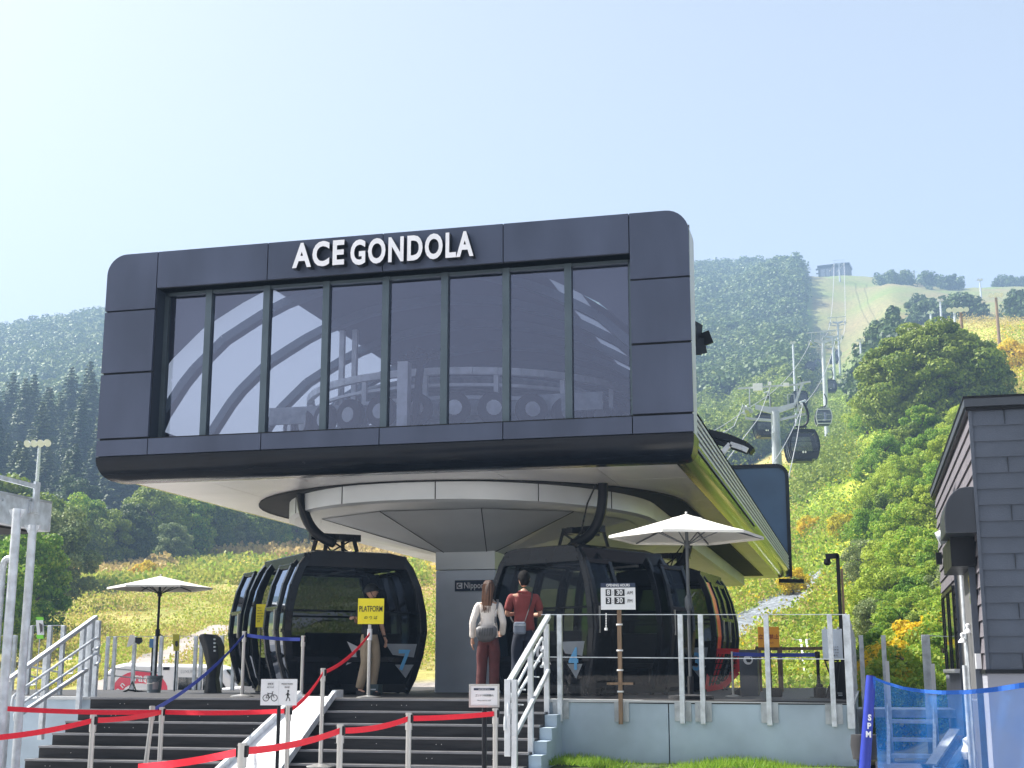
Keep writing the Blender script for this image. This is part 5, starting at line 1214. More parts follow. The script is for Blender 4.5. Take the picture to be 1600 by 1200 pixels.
belt(rB, rJ, M_BLUE, "long blue belt slanting up past the black speaker", .10)
belt(rJ, rK, M_BLUE, "level blue belt in front of cabin 7's door", .02)

# ------------------------------------------------------------------ signs
def panel_sign(name, label, cat, px0, py0, px1, py1, D, m, rz=0, th=.015, frame=None):
    a = PD((px0+px1)/2, (py0+py1)/2, D); s = D/2229*1.0
    wv = (px1-px0)*D/2180/math.cos(0); hv = abs(PD(px0, py0, D).z-PD(px0, py1, D).z)
    t = thing(name, label, cat, (a.x, a.y, a.z))
    yw = YAW*.0+rz; M4 = Matrix.Translation(a) @ Matrix.Rotation(YAW+rz, 4, 'Z')
    mb = MB(); mb.box((-wv/2, 0, -hv/2), (wv/2, th, hv/2), M=M4); mb.build("board", m, t)
    return t, M4, wv, hv, a
def lay(t, M4, body, x, z, size, m, sx=1, align='CENTER', off=.0, d=-.006, rz=0):
    p = M4 @ Vector((x, d, z)); return text(body, "lettering", m, t, p, size, sx, .001, off, align, YAW+rz)
# yellow platform sign on its post
t, M4, wv, hv, a = panel_sign("platform_sign", "yellow platform sign on a steel post, held before the helmeted worker", "sign", 559, 935, 600, 975, 19.9, M_YEL)
lay(t, M4, "PLATFORM", 0, .03, .115, M_INK, .60, off=.001); lay(t, M4, "の り ば", 0, -.095, .055, M_INK, 1.0)
p0 = PD(578, 976, 19.9); q0 = Vector((p0.x, p0.y, ZK))
MB().tube([q0, p0], .026, 12).build("post", M_SS, t, smooth=True); MB().tube([p0-Vector((0,0,.22)), p0-Vector((0,0,.06))], .036, 12).build("post_head", M_ALU, t, smooth=True)
MB().lathe([(0,0),(.17,0),(.17,.012),(.04,.035)], q0, 20).build("base", M_SS, t, smooth=True)
# bicycle / pedestrian notice on the ramp
t, M4, wv, hv, a = panel_sign("bicycle_notice", "white notice with bicycle and walking figure symbols above the ramp", "sign", 407, 1061, 464, 1102, 14.9, M_WHITE, rz=R(-4))
M4r = M4
mb = MB()
def ring2(mb, cx, cz, r, wd, n=18):
    for k in range(n):
        a0, a1 = 2*math.pi*k/n, 2*math.pi*(k+1)/n
        mb.add([M4r @ Vector((cx+rr*math.cos(aa), -.004, cz+rr*math.sin(aa))) for rr, aa in ((r,a0),(r,a1),(r-wd,a1),(r-wd,a0))], [(0,1,2,3)])
def seg2(mb, x0, z0, x1, z1, wd):
    d = Vector((x1-x0, 0, z1-z0)).normalized(); n_ = Vector((-d.z, 0, d.x))*wd/2
    mb.add([M4r @ (Vector((x0,-.004,z0))+n_), M4r @ (Vector((x1,-.004,z1))+n_), M4r @ (Vector((x1,-.004,z1))-n_), M4r @ (Vector((x0,-.004,z0))-n_)], [(0,1,2,3)])
ring2(mb, -.135, -.06, .036, .007); ring2(mb, -.045, -.06, .036, .007)
for s in ((-.135,-.06,-.115,-.015),(-.115,-.015,-.065,-.015),(-.065,-.015,-.045,-.06),(-.135,-.06,-.095,-.06),(-.095,-.06,-.065,-.015),(-.095,-.06,-.118,-.005),(-.065,-.015,-.070,.003),(-.07,.003,-.055,.003)): seg2(mb, *s, .006)
mb.build("bicycle_symbol", M_INK, t, recalc=False); mb = MB()
ring2(mb, .103, .012, .011, .011)
for s, wd in (((.10,-.002,.10,-.045),.018),((.10,-.045,.083,-.092),.009),((.10,-.045,.120,-.068),.009),((.120,-.068,.124,-.092),.009),((.10,-.010,.078,-.030),.007),((.10,-.010,.123,-.032),.007)): seg2(mb, *s, wd)
mb.build("walking_symbol", M_INK, t, recalc=False)
mb = MB(); seg2(mb, .0, -.12, .0, .12, .002); mb.build("divider", M_GALVD, t, recalc=False)
for x, l1, l2 in ((-.09, "自転車", "BICYCLE"), (.09, "PEDESTRIAN", "歩行者")): lay(t, M4, l1, x, .085, .022, M_INK, 1, rz=R(-4)); lay(t, M4, l2, x, .05, .019, M_INK, 1, rz=R(-4))
p0 = PD(436, 1103, 14.9); MB().tube([Vector((p0.x, p0.y, .3)), p0], .020, 10).build("post", M_BLK, t, smooth=True)
# small framed notice
t, M4, wv, hv, a = panel_sign("framed_notice", "small silver-framed white notice standing before the steps, near the right handrail", "sign", 734, 1070, 779, 1104, 14.8, M_WHITE)
mb = MB()
for x0, x1, z0, z1 in ((-wv/2-.008, wv/2+.008, hv/2-.012, hv/2+.008), (-wv/2-.008, wv/2+.008, -hv/2-.008, -hv/2+.012), (-wv/2-.008, -wv/2+.012, -hv/2+.012, hv/2-.012), (wv/2-.012, wv/2+.008, -hv/2+.012, hv/2-.012)): mb.box((x0,-.008,z0), (x1,.018,z1), M=M4)
mb.build("frame", M_SS, t)
mb = MB(); mb.box((-.11,-.004,.055), (.11,-.001,.078), M=M4); mb.build("header_bar", M_NAVY, t)
lay(t, M4, "INFORMATION", 0, .066, .018, M_WHITE, 1, d=-.008); lay(t, M4, "ゴンドラ利用案内", 0, .0, .026, M_INK, .95); lay(t, M4, "Please wait for staff", 0, -.05, .018, M_INK, 1)
p0 = PD(757, 1105, 14.85); MB().tube([Vector((p0.x, p0.y, .1)), p0], .026, 10).build("post", M_BLK, t, smooth=True)
MB().lathe([(0,0),(.17,0),(.17,.012),(.04,.035)], (p0.x, p0.y, .1), 20).build("base", M_BLK, t, smooth=True)
# opening hours board on a timber-brown post
Yo = YS-.12
D_o = 17.95
t, M4, wv, hv, a = panel_sign("opening_hours_board", "white opening hours board, 8:30 to 3:30, on a brown post at the balustrade", "sign", 938.5, 911, 993, 952.5, D_o, M_WHITE, rz=-R(5))
M4s = M4
mb = MB(); mb.box((-wv/2,-.004,hv/2-.058), (wv/2,-.001,hv/2), M=M4); mb.build("header_bar", M_NAVY, t); lay(t, M4, "OPENING HOURS", 0, hv/2-.03, .047, M_WHITE, .82, d=-.008, rz=-R(5), off=.001)
for row, (h_, m_, ap) in enumerate((("8","30","AM"),("3","30","PM"))):
    z = .048-.105*row
    for cx, hw, s in ((-.125,.036,h_), (.018,.067,m_)):
        mb = MB(); mb.box((cx-hw,-.005,z-.043), (cx+hw,-.001,z+.043), M=M4); mb.build("digit_tile", M_INK, t); lay(t, M4, s, cx, z, .088, M_WHITE, .95, d=-.009, rz=-R(5), off=.002)
    lay(t, M4, ":", -.069, z, .075, M_INK, 1, rz=-R(5)); lay(t, M4, ap, .153, z-.005, .062, M_INK, .85, rz=-R(5))
p0 = PD(966, 953, D_o); MB().bar(Vector((p0.x, YS-.09, ZK-.3)), Vector((p0.x, YS-.09, p0.z)), .05, .05, up=(0,1,0)).build("post", M_WOOD, t)
mb = MB(); mb.box((p0.x-.095, YS-.03, ZK-.27), (p0.x+.095, YS-.004, ZK-.03)); mb.build("bracket", M_GALVD, t)
mb = MB()
for z in (ZK+.95, ZK+.62, ZK+.37, ZK+.1): mb.tube([(p0.x,YS-.09,z),(p0.x,YS-.09,z+.02)], .042, 10)
mb.build("cable_tie", M_WHITE, t)
MB().bar((p0.x-.17, YS-.12, ZK+.21), (p0.x+.17, YS-.12, ZK+.21), .02, .03).build("cross_stick", M_WOOD, t)
mb = MB()
for k in range(9): mb.tube([P(947,958+k*2.6,YS-.15), P(947.3,959.6+k*2.6,YS-.15)], .008, 6)
mb.tube([P(947,981,YS-.15), P(947,985,YS-.15)], .02, 8); mb.build("hanging_chain", M_WHITE, t)

# ------------------------------------------------------------------ parasols
def parasol(label, px, py_rim, py_top, w_px, D, foot_z, pole_m, nrib=6, stand=True):
    c = PD(px, py_rim, D); tp = PD(px, py_top, D); rad = w_px/2*D/2180
    t = thing("parasol", label, "parasol", (c.x, c.y, foot_z), "cream parasols on the deck")
    N8 = nrib; mb = MB(); rings = []
    K = 6; L = N8*6
    for j in range(K+1):
        s = j/K; ring = []
        for k in range(L):
            a = 2*math.pi*k/L+.35; ph = (k % 6)/6; ed = 1-.10*math.sin(math.pi*ph)**1
            r_ = rad*s*(1-(1-math.cos(math.pi/N8))*math.sin(math.pi*ph)); z = c.z+(tp.z-c.z)*(1-s)**1.08-.035*math.sin(math.pi*ph)*s*(1-s)*2
            ring.append((c.x+r_*math.cos(a), c.y+r_*math.sin(a), z))
        rings.append(ring)
    hem = [(x, y, z-.035) for x, y, z in rings[-1]]; rings.append(hem)
    mb.loft(rings); o = mb.build("canopy", M_CLOTHW, t, smooth=False, recalc=False)
    mb = MB(); mb.lathe([(.02,.055),(.21,.008),(.24,-.03),(.235,-.034)], (c.x, c.y, tp.z-.068), 24); mb.tube([(c.x,c.y,tp.z-.02),(c.x,c.y,tp.z+.03)], .015, 8); mb.build("vent_cap", M_CLOTHW, o, smooth=True)
    for k in range(N8):
        a = 2*math.pi*k/N8+.35; e = Vector((c.x+rad*.97*math.cos(a), c.y+rad*.97*math.sin(a), c.z-.0)); MB().bar((c.x,c.y,tp.z-.06), e-Vector((0,0,.02)), .012, .018).build("rib", pole_m, t)
    mb = MB()
    for k in range(N8):
        a = 2*math.pi*k/N8+.35; mb.bar((c.x,c.y,c.z-.12), Vector((c.x+rad*.5*math.cos(a), c.y+rad*.5*math.sin(a), c.z+(tp.z-c.z)*.46-.03)), .010, .014)
    mb.tube([(c.x,c.y,c.z-.16),(c.x,c.y,c.z-.06)], .04, 10); mb.build("runner", pole_m, t)
    MB().tube([(c.x, c.y, foot_z), (c.x, c.y, tp.z)], .023, 12).build("pole", pole_m, t, smooth=True)
    return t, c
M_POLEG = mat("grey_pole", (.12,.13,.14), .45, .4, .1, 5)
t, c = parasol("large cream parasol fixed behind the right balustrade", 1073, 838, 803, 252, 18.55, ZK, M_POLEG)
mb = MB(); z = PD(1062, 942, 18.55).z; mb.tube([(c.x,c.y,z-.10),(c.x,c.y,z-.05),(c.x,c.y,z+.06),(c.x,c.y,z+.1)], [.03,.05,.05,.03], 12); mb.bar((c.x,c.y,z+.02), (c.x+.09,c.y,z+.14), .014); mb.build("crank", M_POLEG, t, smooth=True)
MB().lathe([(0,0),(.3,0),(.3,.05),(.04,.07),(.04,.3)], (c.x, c.y, ZK), 20).build("base", M_RUB, t, smooth=True)
t, c = parasol("cream parasol with a black pole beside the left balustrade", 250, 918, 900, 164, 25.0, ZK, M_BLK)
mb = MB(); z = PD(256, 990, 25).z; mb.tube([(c.x,c.y,z-.05),(c.x,c.y,z+.08)], .042, 10); mb.bar((c.x,c.y,z), (c.x+.1,c.y,z-.04), .02); mb.build("clamp", M_BLK, t)
# weighted bucket holding the left parasol
bu = thing("bucket", "grey plastic bucket weighting the left parasol's pole", "bucket", (c.x, c.y-.02, ZK))
MB().lathe([(0,0),(.115,0),(.128,.20),(.135,.205),(.136,.25),(.145,.255),(.147,.30),(.138,.30),(.125,.05),(0,.05)], (c.x, c.y-.02, ZK), 28).build("pail", mat("grey_plastic", (.16,.19,.21), .45, 0, .06, 4), bu, smooth=True)
mb = MB(); mb.lathe([(.124,.06),(.131,.19)], (c.x, c.y-.022, ZK), 8, 0, R(-75), R(-20)); mb.build("label_patch", mat("pale_label", (.5,.42,.42), .6), bu, recalc=False)
MB().tube(bez([(c.x-.145,c.y-.02,ZK+.27),(c.x-.18,c.y-.25,ZK+.12),(c.x+.18,c.y-.25,ZK+.12),(c.x+.145,c.y-.02,ZK+.27)], 10), .004, 6).build("handle", M_SS, bu)

# ------------------------------------------------------------------ small things on the left deck
sp = thing("covered_speaker", "black fabric-covered speaker standing on the left deck by the blue belt", "speaker", P(327, 1086, 22.6))
rg = []
for (py, x0, x1, d) in ((1086,318,340,.22),(1078,318,338,.20),(1060,321,336,.18),(1042,323,338,.2),(1028,319,341,.26),(1010,314,340,.3),(996,309,334,.3),(991,312,330,.24)):
    a, b = P(x0, py, 22.5), P(x1, py, 22.5); j = random.uniform(-.02,.02); mxs = (a.x+b.x)/2
    rg.append([(a.x, 22.5+j, a.z), (mxs, 22.44-j, a.z+.01), (b.x, 22.5, b.z), (b.x, 22.5+d, b.z), (mxs, 22.53+d, a.z), (a.x, 22.5+d, a.z)])
MB().loft(rg, caps=True).build("cover", mat("black_nylon", (.008,.008,.009), .5, 0, .5, 8, .8, 9), sp, bevel=.02)
mb = MB()
for k in range(4): mb.box((P(332,1000+k*6,22.4).x, 22.44, P(332,1000+k*6,22.4).z), (P(334.5,1000+k*6,22.4).x, 22.47, P(332,997.5+k*6,22.4).z))
mb.build("buckle", M_GALV, sp)
ys = thing("yellow_caution_tag", "small yellow caution sign standing left of the black speaker", "sign", P(275, 1086, 24.5))
mb = MB(); mb.prism([P(x, y, 24.5) for x, y in ((270,991),(280,991),(279.5,1017),(271,1017))], (0,.01,0)); mb.build("board", mat("dull_yellow", (.42,.40,.03), .6), ys)
mb = MB(); mb.prism([P(x, y, 24.49) for x, y in ((274,1002),(277.5,1001),(278,1008),(276,1011),(273.5,1008))], (0,-.004,0)); mb.build("symbol", M_INK, ys)
a = P(275.5, 1017, 24.52); MB().tube([(a.x, 24.52, ZK), a], .014, 8).build("post", M_BLK, ys)
gc = thing("green_tag_card", "white and green card hung on the rail near the gantry legs", "sign", P(61, 1000, 20.05))
for y0, y1, m in ((964,969,mat("lime_band", (.22,.7,.05), .5)), (969,992,M_WHITE), (992,998,MATS["lime_band"])): MB().prism([P(x, y, 19.95) for x, y in ((56,y0),(67,y0),(68.5,y1),(58,y1))], (0,.01,0)).build("card_band", m, gc)
MB().prism([P(x, y, 19.93) for x, y in ((61,973),(66,976),(66,986),(63,989))], (0,.004,0)).build("picture", M_GREYB, gc)
MB().bar(P(62,998,19.97), (P(62,998,19.97).x, 19.97, ZK), .012).build("post", M_GALV, gc)
rag = thing("hanging_cloth", "white cloth draped over a balustrade post left of the parasol", "cloth", P(206, 1005, 26.3))
MB().prism([P(x, y, 26.3) for x, y in ((204,992),(209,992),(213,997),(210,1005),(203,1010),(199,1011),(201,1003))], (0,-.03,0)).build("cloth", M_CLOTHW, rag)
MB().prism([P(x, y, 26.27) for x, y in ((213,996),(222,996),(223,1003),(218,1007),(213,1004))], (0,-.05,0)).build("dark_clip", M_BLK, rag)
bc = thing("blue_crate_edge", "small blue box behind the balustrade left of the parasol pole", "box", P(238, 1010, 26.8))
mb = MB(); a = P(233, 1012, 26.8); b = P(240, 998, 26.8); mb.box((a.x, 26.8, a.z), (b.x, 27.0, b.z)); mb.build("box_body", mat("faded_blue", (.08,.2,.4), .6), bc); mb = MB(); mb.box((a.x+.03, 26.86, ZK), (a.x+.06, 26.9, a.z)); mb.build("stand", M_BLK, bc)
gv = thing("folded_tarp", "dark green folded tarp lying on deck edge left of the bucket", "tarp", P(205, 1086, 23.5))
pts = [(185,1086),(193,1080),(201,1076),(206,1065),(210,1073),(214,1083),(219,1086)]
mb = MB(); mb.loft([[P(x, y, 23.4) for x, y in pts], [P(x+1, y-.5*(1086-y)*.2, 23.55) for x, y in pts], [P(x, min(1086, y+3), 23.8) for x, y in pts]], closed=False); mb.build("tarp", mat("green_tarp", (.012,.05,.04), .5, 0, .3, 6, .5, 14), gv, recalc=False)
mb = MB(); mb.bar(P(184,1086.5,23.4), P(222,1080,23.6), .03); mb.bar(P(200,1078,23.5), P(240,1083,23.6), .03); mb.build("straps", M_BLK, gv)
yc = thing("yellow_notice", "tall yellow notice with black text inside cabin 7's open doorway", "sign", P(408, 1085, 21.6))
t4 = Matrix.Translation(P(408, 962, 21.4)) @ Matrix.Rotation(YAW, 4, 'Z')
mb = MB(); mb.box((-.085,0,-.19), (.085,.01,.19), M=t4); mb.build("board", M_YEL, yc)
for k, s in enumerate(("This is", "Do not", "touch the", "open doors", "のりば", "注意")): text(s, "lettering", M_INK, yc, t4 @ Vector((-.07,-.006,.13-k*.045)), .036, .75, .001, 0, 'LEFT', YAW)
a = P(408, 980, 21.43); MB().tube([(a.x, a.y, ZK), a], .012, 8).build("post", M_BLK, yc); MB().lathe([(0,0),(.14,0),(.14,.015),(.03,.03)], (a.x, a.y, ZK), 18).build("base", M_BLK, yc)
sb_ = thing("step_box", "small grey box behind the worker's feet at cabin 7", "box", P(580, 1086, 20.9))
mb = MB(); a = P(575, 1086, 20.9); mb.box((a.x, 20.9, ZK), (a.x+.17, 21.1, ZK+.17)); mb.build("case", mat("dark_teal_box", (.05,.08,.09), .5), sb_, bevel=.008); mb = MB(); mb.box((a.x+.03, 20.89, ZK+.08), (a.x+.13, 20.9, ZK+.10)); mb.build("handle", M_GALV, sb_)

# ------------------------------------------------------------------ right part of the deck
cb = thing("control_post", "dark grey post cabinet with a round emblem, right of the red basket", "cabinet", P(1180, 1092, 21.5))
mb = MB(); a, b = P(1157, 1093, 21.5), P(1183, 1015, 21.5); mb.box((a.x, 21.5, ZK), (b.x, 21.8, b.z)); mb.build("cabinet", mat("slate_cabinet", (.06,.07,.085), .5), cb, bevel=.008)
c = P(1169, 1031, 21.49); M_ = Matrix.Translation(c)
mb = MB(); mb.tube([c, c-Vector((0,.01,0))], .072, 24); mb.build("emblem_disc", M_WHITE, cb); mb = MB(); mb.prism([c+Vector((x,-.011,z)) for x, z in ((-.03,.03),(.02,.01),(.045,.05),(.05,-.01),(.03,-.04),(-.015,-.035),(-.03,-.01))], (0,-.003,0)); mb.build("emblem", M_INK, cb)
mb = MB(); mb.box((a.x-.12, 21.5, ZK), (a.x-.01, 21.7, ZK+.03)); mb.prism([(a.x-.2, 21.5, ZK+.005), (a.x-.01, 21.5, ZK+.005), (a.x-.01, 21.5, ZK+.12)], (0,.2,0)); mb.build("foot_plate", M_RUB, cb)
os_ = thing("orange_sign", "orange keep-out sign with dark writing on a dark post", "sign", P(1203, 1092, 20.9))
t4 = Matrix.Translation(P(1201, 995.5, 20.8)) @ Matrix.Rotation(YAW*.5, 4, 'Z')
mb = MB(); mb.box((-.155,0,-.15), (.155,.01,.15), M=t4); mb.build("board", M_ORG, os_, bevel=.01)
text("立入禁止", "lettering", mat("dark_red_print", (.25,.02,.01), .6), os_, t4 @ Vector((0,-.006,0)), .075, 1, .001, .001, rz=YAW*.5); text("KEEP OUT", "lettering", MATS["dark_red_print"], os_, t4 @ Vector((0,-.006,-.085)), .03, 1, .001, 0, rz=YAW*.5)
a = P(1202, 1010, 20.83); MB().bar((a.x, a.y, ZK), (a.x, a.y, a.z+.05), .04).build("post", M_BLK, os_); mb = MB(); mb.box((a.x-.05, a.y-.1, ZK), (a.x+.16, a.y+.1, ZK+.13)); mb.build("base", M_RUB, os_, bevel=.02)
bp_ = thing("barrier_post", "black barrier post with blue belt near the white notice board", "barrier post", P(1278, 1092, 20.5))
a = P(1277, 1018, 20.5); MB().tube([(a.x, 20.5, ZK), a], .024, 12).build("tube", M_BLK, bp_, smooth=True); MB().tube([a-Vector((0,0,.09)), a], .036, 12).build("head", M_BLK, bp_, smooth=True); MB().lathe([(0,0),(.14,0),(.14,.015),(.03,.03)], (a.x, 20.5, ZK), 18).build("base", M_BLK, bp_)
b3 = thing("barrier_post", "thin steel post between the red basket and the grey cabinet", "barrier post", P(1143, 1093, 20.9)); a3 = P(1143.5, 1018, 20.9); MB().tube([(a3.x, 20.9, ZK), a3], .017, 12).build("tube", M_SS, b3, smooth=True); MB().lathe([(0,0),(.12,0),(.12,.012),(.03,.03)], (a3.x, 20.9, ZK), 18).build("base", M_SS, b3)
belt(a3-Vector((0,0,.035)), a-Vector((0,0,.045)), M_BLUE, "blue belt across the deck behind the right balustrade", .01, .055)
wn = thing("notice_board", "white notice board on the right balustrade, by the camera mast", "sign", P(1300, 1005, 18.1))
t4 = Matrix.Translation(P(1300.5, 1006, 18.05))
mb = MB(); mb.box((-.125,0,-.185), (.125,.012,.185), M=t4); mb.build("board", mat("white_acrylic", (.62,.70,.80), .35), wn, bevel=.006)
for k, s in enumerate(("お 知 ら せ", "運 行 時 間", "8:30 - 15:30", "ご 案 内")): text(s, "lettering", M_NAVY, wn, t4 @ Vector((.02,-.006,-.04-k*.035)), .022, 1, .001)
mb = MB()
for k in range(3): mb.tube([t4 @ Vector((-.08+k*.08,-.0,.18)), t4 @ Vector((-.08+k*.08,-.0,.21))], .012, 8)
mb.build("clip", M_GALV, wn)
# camera mast
cm = thing("camera_mast", "dark brown mast with a small dome camera behind the right balustrade", "camera mast", P(1318, 1094, 19.2))
a = P(1305, 866, 19.2); bx_ = P(1322, 1090, 19.2)
MB().bar((a.x+.03, 19.2, ZK), (a.x+.03, 19.2, a.z), .05, .05, up=(0,1,0)).build("pole", M_BLK, cm)
MB().bar((a.x+.075, 19.22, ZK), (a.x+.075, 19.22, a.z-.2), .032, .05, up=(0,1,0)).build("timber_backing", M_WOOD, cm)
mb = MB(); mb.bar((a.x+.04,19.2,a.z-.02), (a.x-.13,19.2,a.z-.03), .05, .07); mb.tube([(a.x-.11,19.2,a.z-.06),(a.x-.11,19.2,a.z-.12),(a.x-.11,19.2,a.z-.15)], [.04,.05,.025], 12); mb.build("camera", M_BLK, cm)
for (px0, py, px1, py1, Y, lab, nm, m) in ((1272,1072,1290,1093,20.3,"black lidded bin at the deck's right end","rubbish_bin",M_RUB),(1292,1076,1301,1093,20.0,"small dark bottle-like canister beside the black bin","canister",M_GREYB),(1306,1084,1327,1094,19.6,"low black case at the foot of the camera mast","equipment_case",M_BLK)):
    t = thing(nm, lab, nm.split("_")[-1], P((px0+px1)/2, py1, Y)); a, b = P(px0, py1, Y), P(px1, py, Y); cx = (a.x+b.x)/2; r = (b.x-a.x)/2
    if "case" in nm: mb = MB(); mb.box((a.x,Y,ZK), (b.x,Y+.2,b.z)); mb.build("case", m, t, bevel=.012); MB().bar((cx-.06,Y-.01,b.z-.02), (cx+.06,Y-.01,b.z-.02), .015).build("handle", M_GALV, t)
    else:
        MB().lathe([(0,0),(r*.85,0),(r,.02),(r,(b.z-ZK)*.85),(r*.6,(b.z-ZK)*.92),(0,(b.z-ZK)*.92)], (cx,Y,ZK), 18).build("body", m, t, smooth=True); MB().lathe([(r*.5,0),(r*.62,.01),(r*.5,.04),(0,.045)], (cx,Y,ZK+(b.z-ZK)*.92), 18).build("lid", M_RUB, t, smooth=True)
fs = thing("folding_stand", "dark folding frame stand behind the white notice board", "stand", P(1300, 1092, 19.5))
mb = MB(); mb.bar(P(1288,1030,19.5), P(1310,1090,19.5), .02); mb.bar(P(1310,1030,19.5), P(1290,1090,19.5), .02); mb.bar(P(1288,1032,19.5), P(1311,1032,19.5), .02); mb.bar(P(1313,1034,19.5), P(1306,1090,19.5), .015); mb.build("stand_frame", M_RUB, fs)
mb = MB(); a, b = P(1304,1082,19.7), P(1322,1034,19.7); mb.box((a.x,19.7,a.z), (b.x,19.78,b.z)); mb.build("dark_panel", M_BLK, fs)
# timber rails and ladder beyond the deck
lr = thing("timber_rail", "weathered timber rail standing beyond the deck on the slope", "fence", on_ground(1220, 27))
for px in (1185, 1218): a = P(px, 1010, 27); MB().bar((a.x, 27, 0.2), a, .09).build("post", M_WOOD, lr)
MB().bar(P(1180, 1014, 27), P(1290, 1013, 27), .06).build("rail", M_WOOD, lr); MB().bar(P(1218, 1083, 27), P(1275, 1083, 27), .05).build("lower_rail", M_GALVD, lr)
ld = thing("white_ladder", "white ladder lying up the slope beyond the deck", "ladder", on_ground(1258, 56))
for dx in (0, 9):
    pts = [P(1251+dx, 1000, 64), P(1253+dx, 1012, 61), P(1262+dx*1.05, 1090, 50)]
    MB().tube(pts, .05, 8).build("rail", M_WHITE, ld)
mb = MB()
for k in range(9):
    t = k/9; mb.bar(P(1253+9*t, 1012+78*t, 61-11*t), P(1262+9.6*t, 1012+78*t, 61-11*t), .05)
mb.bar(P(1238,998,64), P(1250,1000,64), .05); mb.bar(P(1260,1000,64), P(1266,998,64), .05); mb.build("rungs", M_WHITE, ld)

# ------------------------------------------------------------------ walkway and steel steps at the right
wk = thing("steel_walkway", "grey steel walkway joining the deck to the siding building", "walkway", (.8, 22, .5))
Yw = 22.3; a = P(1336, 1108, Yw); b = P(1512, 1106, Yw); b2 = P(1512, 1122, Yw)
mb = MB(); mb.box((-.15, Yw, b2.z), (b.x, Yw+1.4, a.z)); mb.build("platform", M_GALVD, wk)
for px in (1345, 1380, 1443, 1449, 1492, 1501):
    c = P(px, 994, Yw-.02); mb = MB(); mb.box((c.x-.035, Yw-.05, b2.z-.1), (c.x+.035, Yw-.005, a.z+1.12)); mb.build("post", M_GALV, wk, bevel=.004)
MB().bar(P(1443, 993, Yw-.03), P(1525, 996, Yw-.03), .012).build("top_rail", M_GALV, wk)
for px in (1345, 1452, 1508):
    c = P(px, 1122, Yw+.2); MB().bar((c.x, Yw+.2, 0), (c.x, Yw+.2, b2.z), .09).build("leg", M_GALVD, wk)
ss_ = thing("steel_steps", "grey open steel steps leading down from the walkway behind the blue net", "steps", P(1425, 1190, 20.5))
for i, (y0, x0, x1, Y) in enumerate(((1124,1392,1458,22.0),(1152,1392,1458,21.5),(1177,1390,1460,21.0))):
    a, b = P(x0, y0, Y), P(x1, y0, Y); mb = MB(); mb.box((a.x, Y-.24, a.z-.05), (b.x, Y, a.z)); mb.build("tread", M_GALV, ss_)
for x in (1389, 1461): MB().bar(P(x, 1110, 22.25), P(x, 1215, 20.3), .05, .22).build("stringer", M_GALV, ss_)
for x0, yt, m_ in ((1386, 1033, M_WHITE), (1457, 1037, M_WHITE)):
    a = P(x0, yt, 21.6); z1 = P(x0+5, 1092, 21.6).z; MB().bar((a.x, 21.6, z1), a, .055, .07, up=(0,1,0)).build("post_sleeve", M_WHITE, ss_); MB().bar((a.x, 21.6, -.05), (a.x, 21.6, z1), .05, .06, up=(0,1,0)).build("post", M_GALV, ss_)

# ------------------------------------------------------------------ siding building at the right
bd = thing("siding_building", "small building clad in dark navy boards with a grey door, at the right edge", "building", (4, 19, 0))
YB0 = 16.2; xb = P(1546, 1045, YB0).x; zE = P(1526, 645, YB0).z; zT = P(1516, 620, YB0-.4).z; YB1 = 24.3; zp = P(1546, 1046, YB0).z
HW = 7.0
mb = MB(); ex = .1815; k = 0; z = zp
front = MB(); side = MB()
while z < zE+.05:
    z1 = min(z+ex, zE+.06)
    front.add([(xb-.0, YB0-.030, z), (xb+HW, YB0-.030, z), (xb+HW, YB0-.008, z1), (xb-.0, YB0-.008, z1), (xb, YB0, z), (xb+HW, YB0, z)], [(0,1,2,3), (0,4,5,1)])
    side.add([(xb-.030, YB0, z), (xb-.030, YB1, z), (xb-.008, YB1, z1), (xb-.008, YB0, z1), (xb, YB0, z), (xb, YB1, z)], [(0,3,2,1), (0,1,5,4)])
    z = z1

M_SIDL = mat("navy_siding_sunlit", (.13,.12,.135), .65, 0, .10, 2.2, .15, 60)  # same navy boards, sunshine on this wall put into a paler, warmer colour
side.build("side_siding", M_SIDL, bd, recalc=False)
jt = front; rj = random.Random(3)
z = zp; r_ = 0
while z < zE-.1:
    for k in range(4):
        x = xb+.35+k*1.82+(r_ % 3)*.58; jt.box((x, YB0-.034, z+.004), (x+.004, YB0-.012, z+ex-.01), 1)
    z += ex; r_ += 1
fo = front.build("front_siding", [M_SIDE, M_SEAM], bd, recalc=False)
cr = MB(); cr.box((xb-.035, YB0-.036, zp), (xb+.0, YB0+.002, zE+.06)); cr.build("corner_trim", M_SIDE, bd)
mb = MB(); mb.box((xb+.001, YB0+.001, -.1), (xb+HW, YB1, zE+.05)); mb.build("core_wall", M_SIDEB, bd)
mb = MB(); mb.box((xb-.03, YB0-.025, -.1), (xb+HW, YB1, zp-.045)); mb.build("plinth", M_SIDEB, bd)
mb = MB(); mb.box((xb-.05, YB0-.05, zp-.045), (xb+HW, YB1, zp-.002)); mb.build("drip_sill", M_BLK, bd)
ov = .06
mb = MB(); mb.box((xb-ov, YB0-.05, zE+.02), (xb+HW+.3, YB1+.3, zE+.06)); mb.build("eave_soffit", M_BLK, bd)
mb = MB(); mb.box((xb-ov-.02, YB0-.09, zE+.062), (xb+HW+.3, YB0-.06, zE+.155)); mb.box((xb-ov-.02, YB0-.058, zE+.062), (xb-ov+.012, YB1+.3, zE+.155)); mb.box((xb-ov+.014, YB0-.058, zE+.062), (xb+HW+.3, YB1+.3, zE+.135)); mb.build("roof_fascia", mat("fascia_board", (.055,.065,.08), .5, .2, .08, 2), bd)
MB().box((xb-ov-.03, YB0-.10, zE+.157), (xb+HW+.31, YB1+.31, zE+.18)).build("roof_edge", M_BLK, bd)
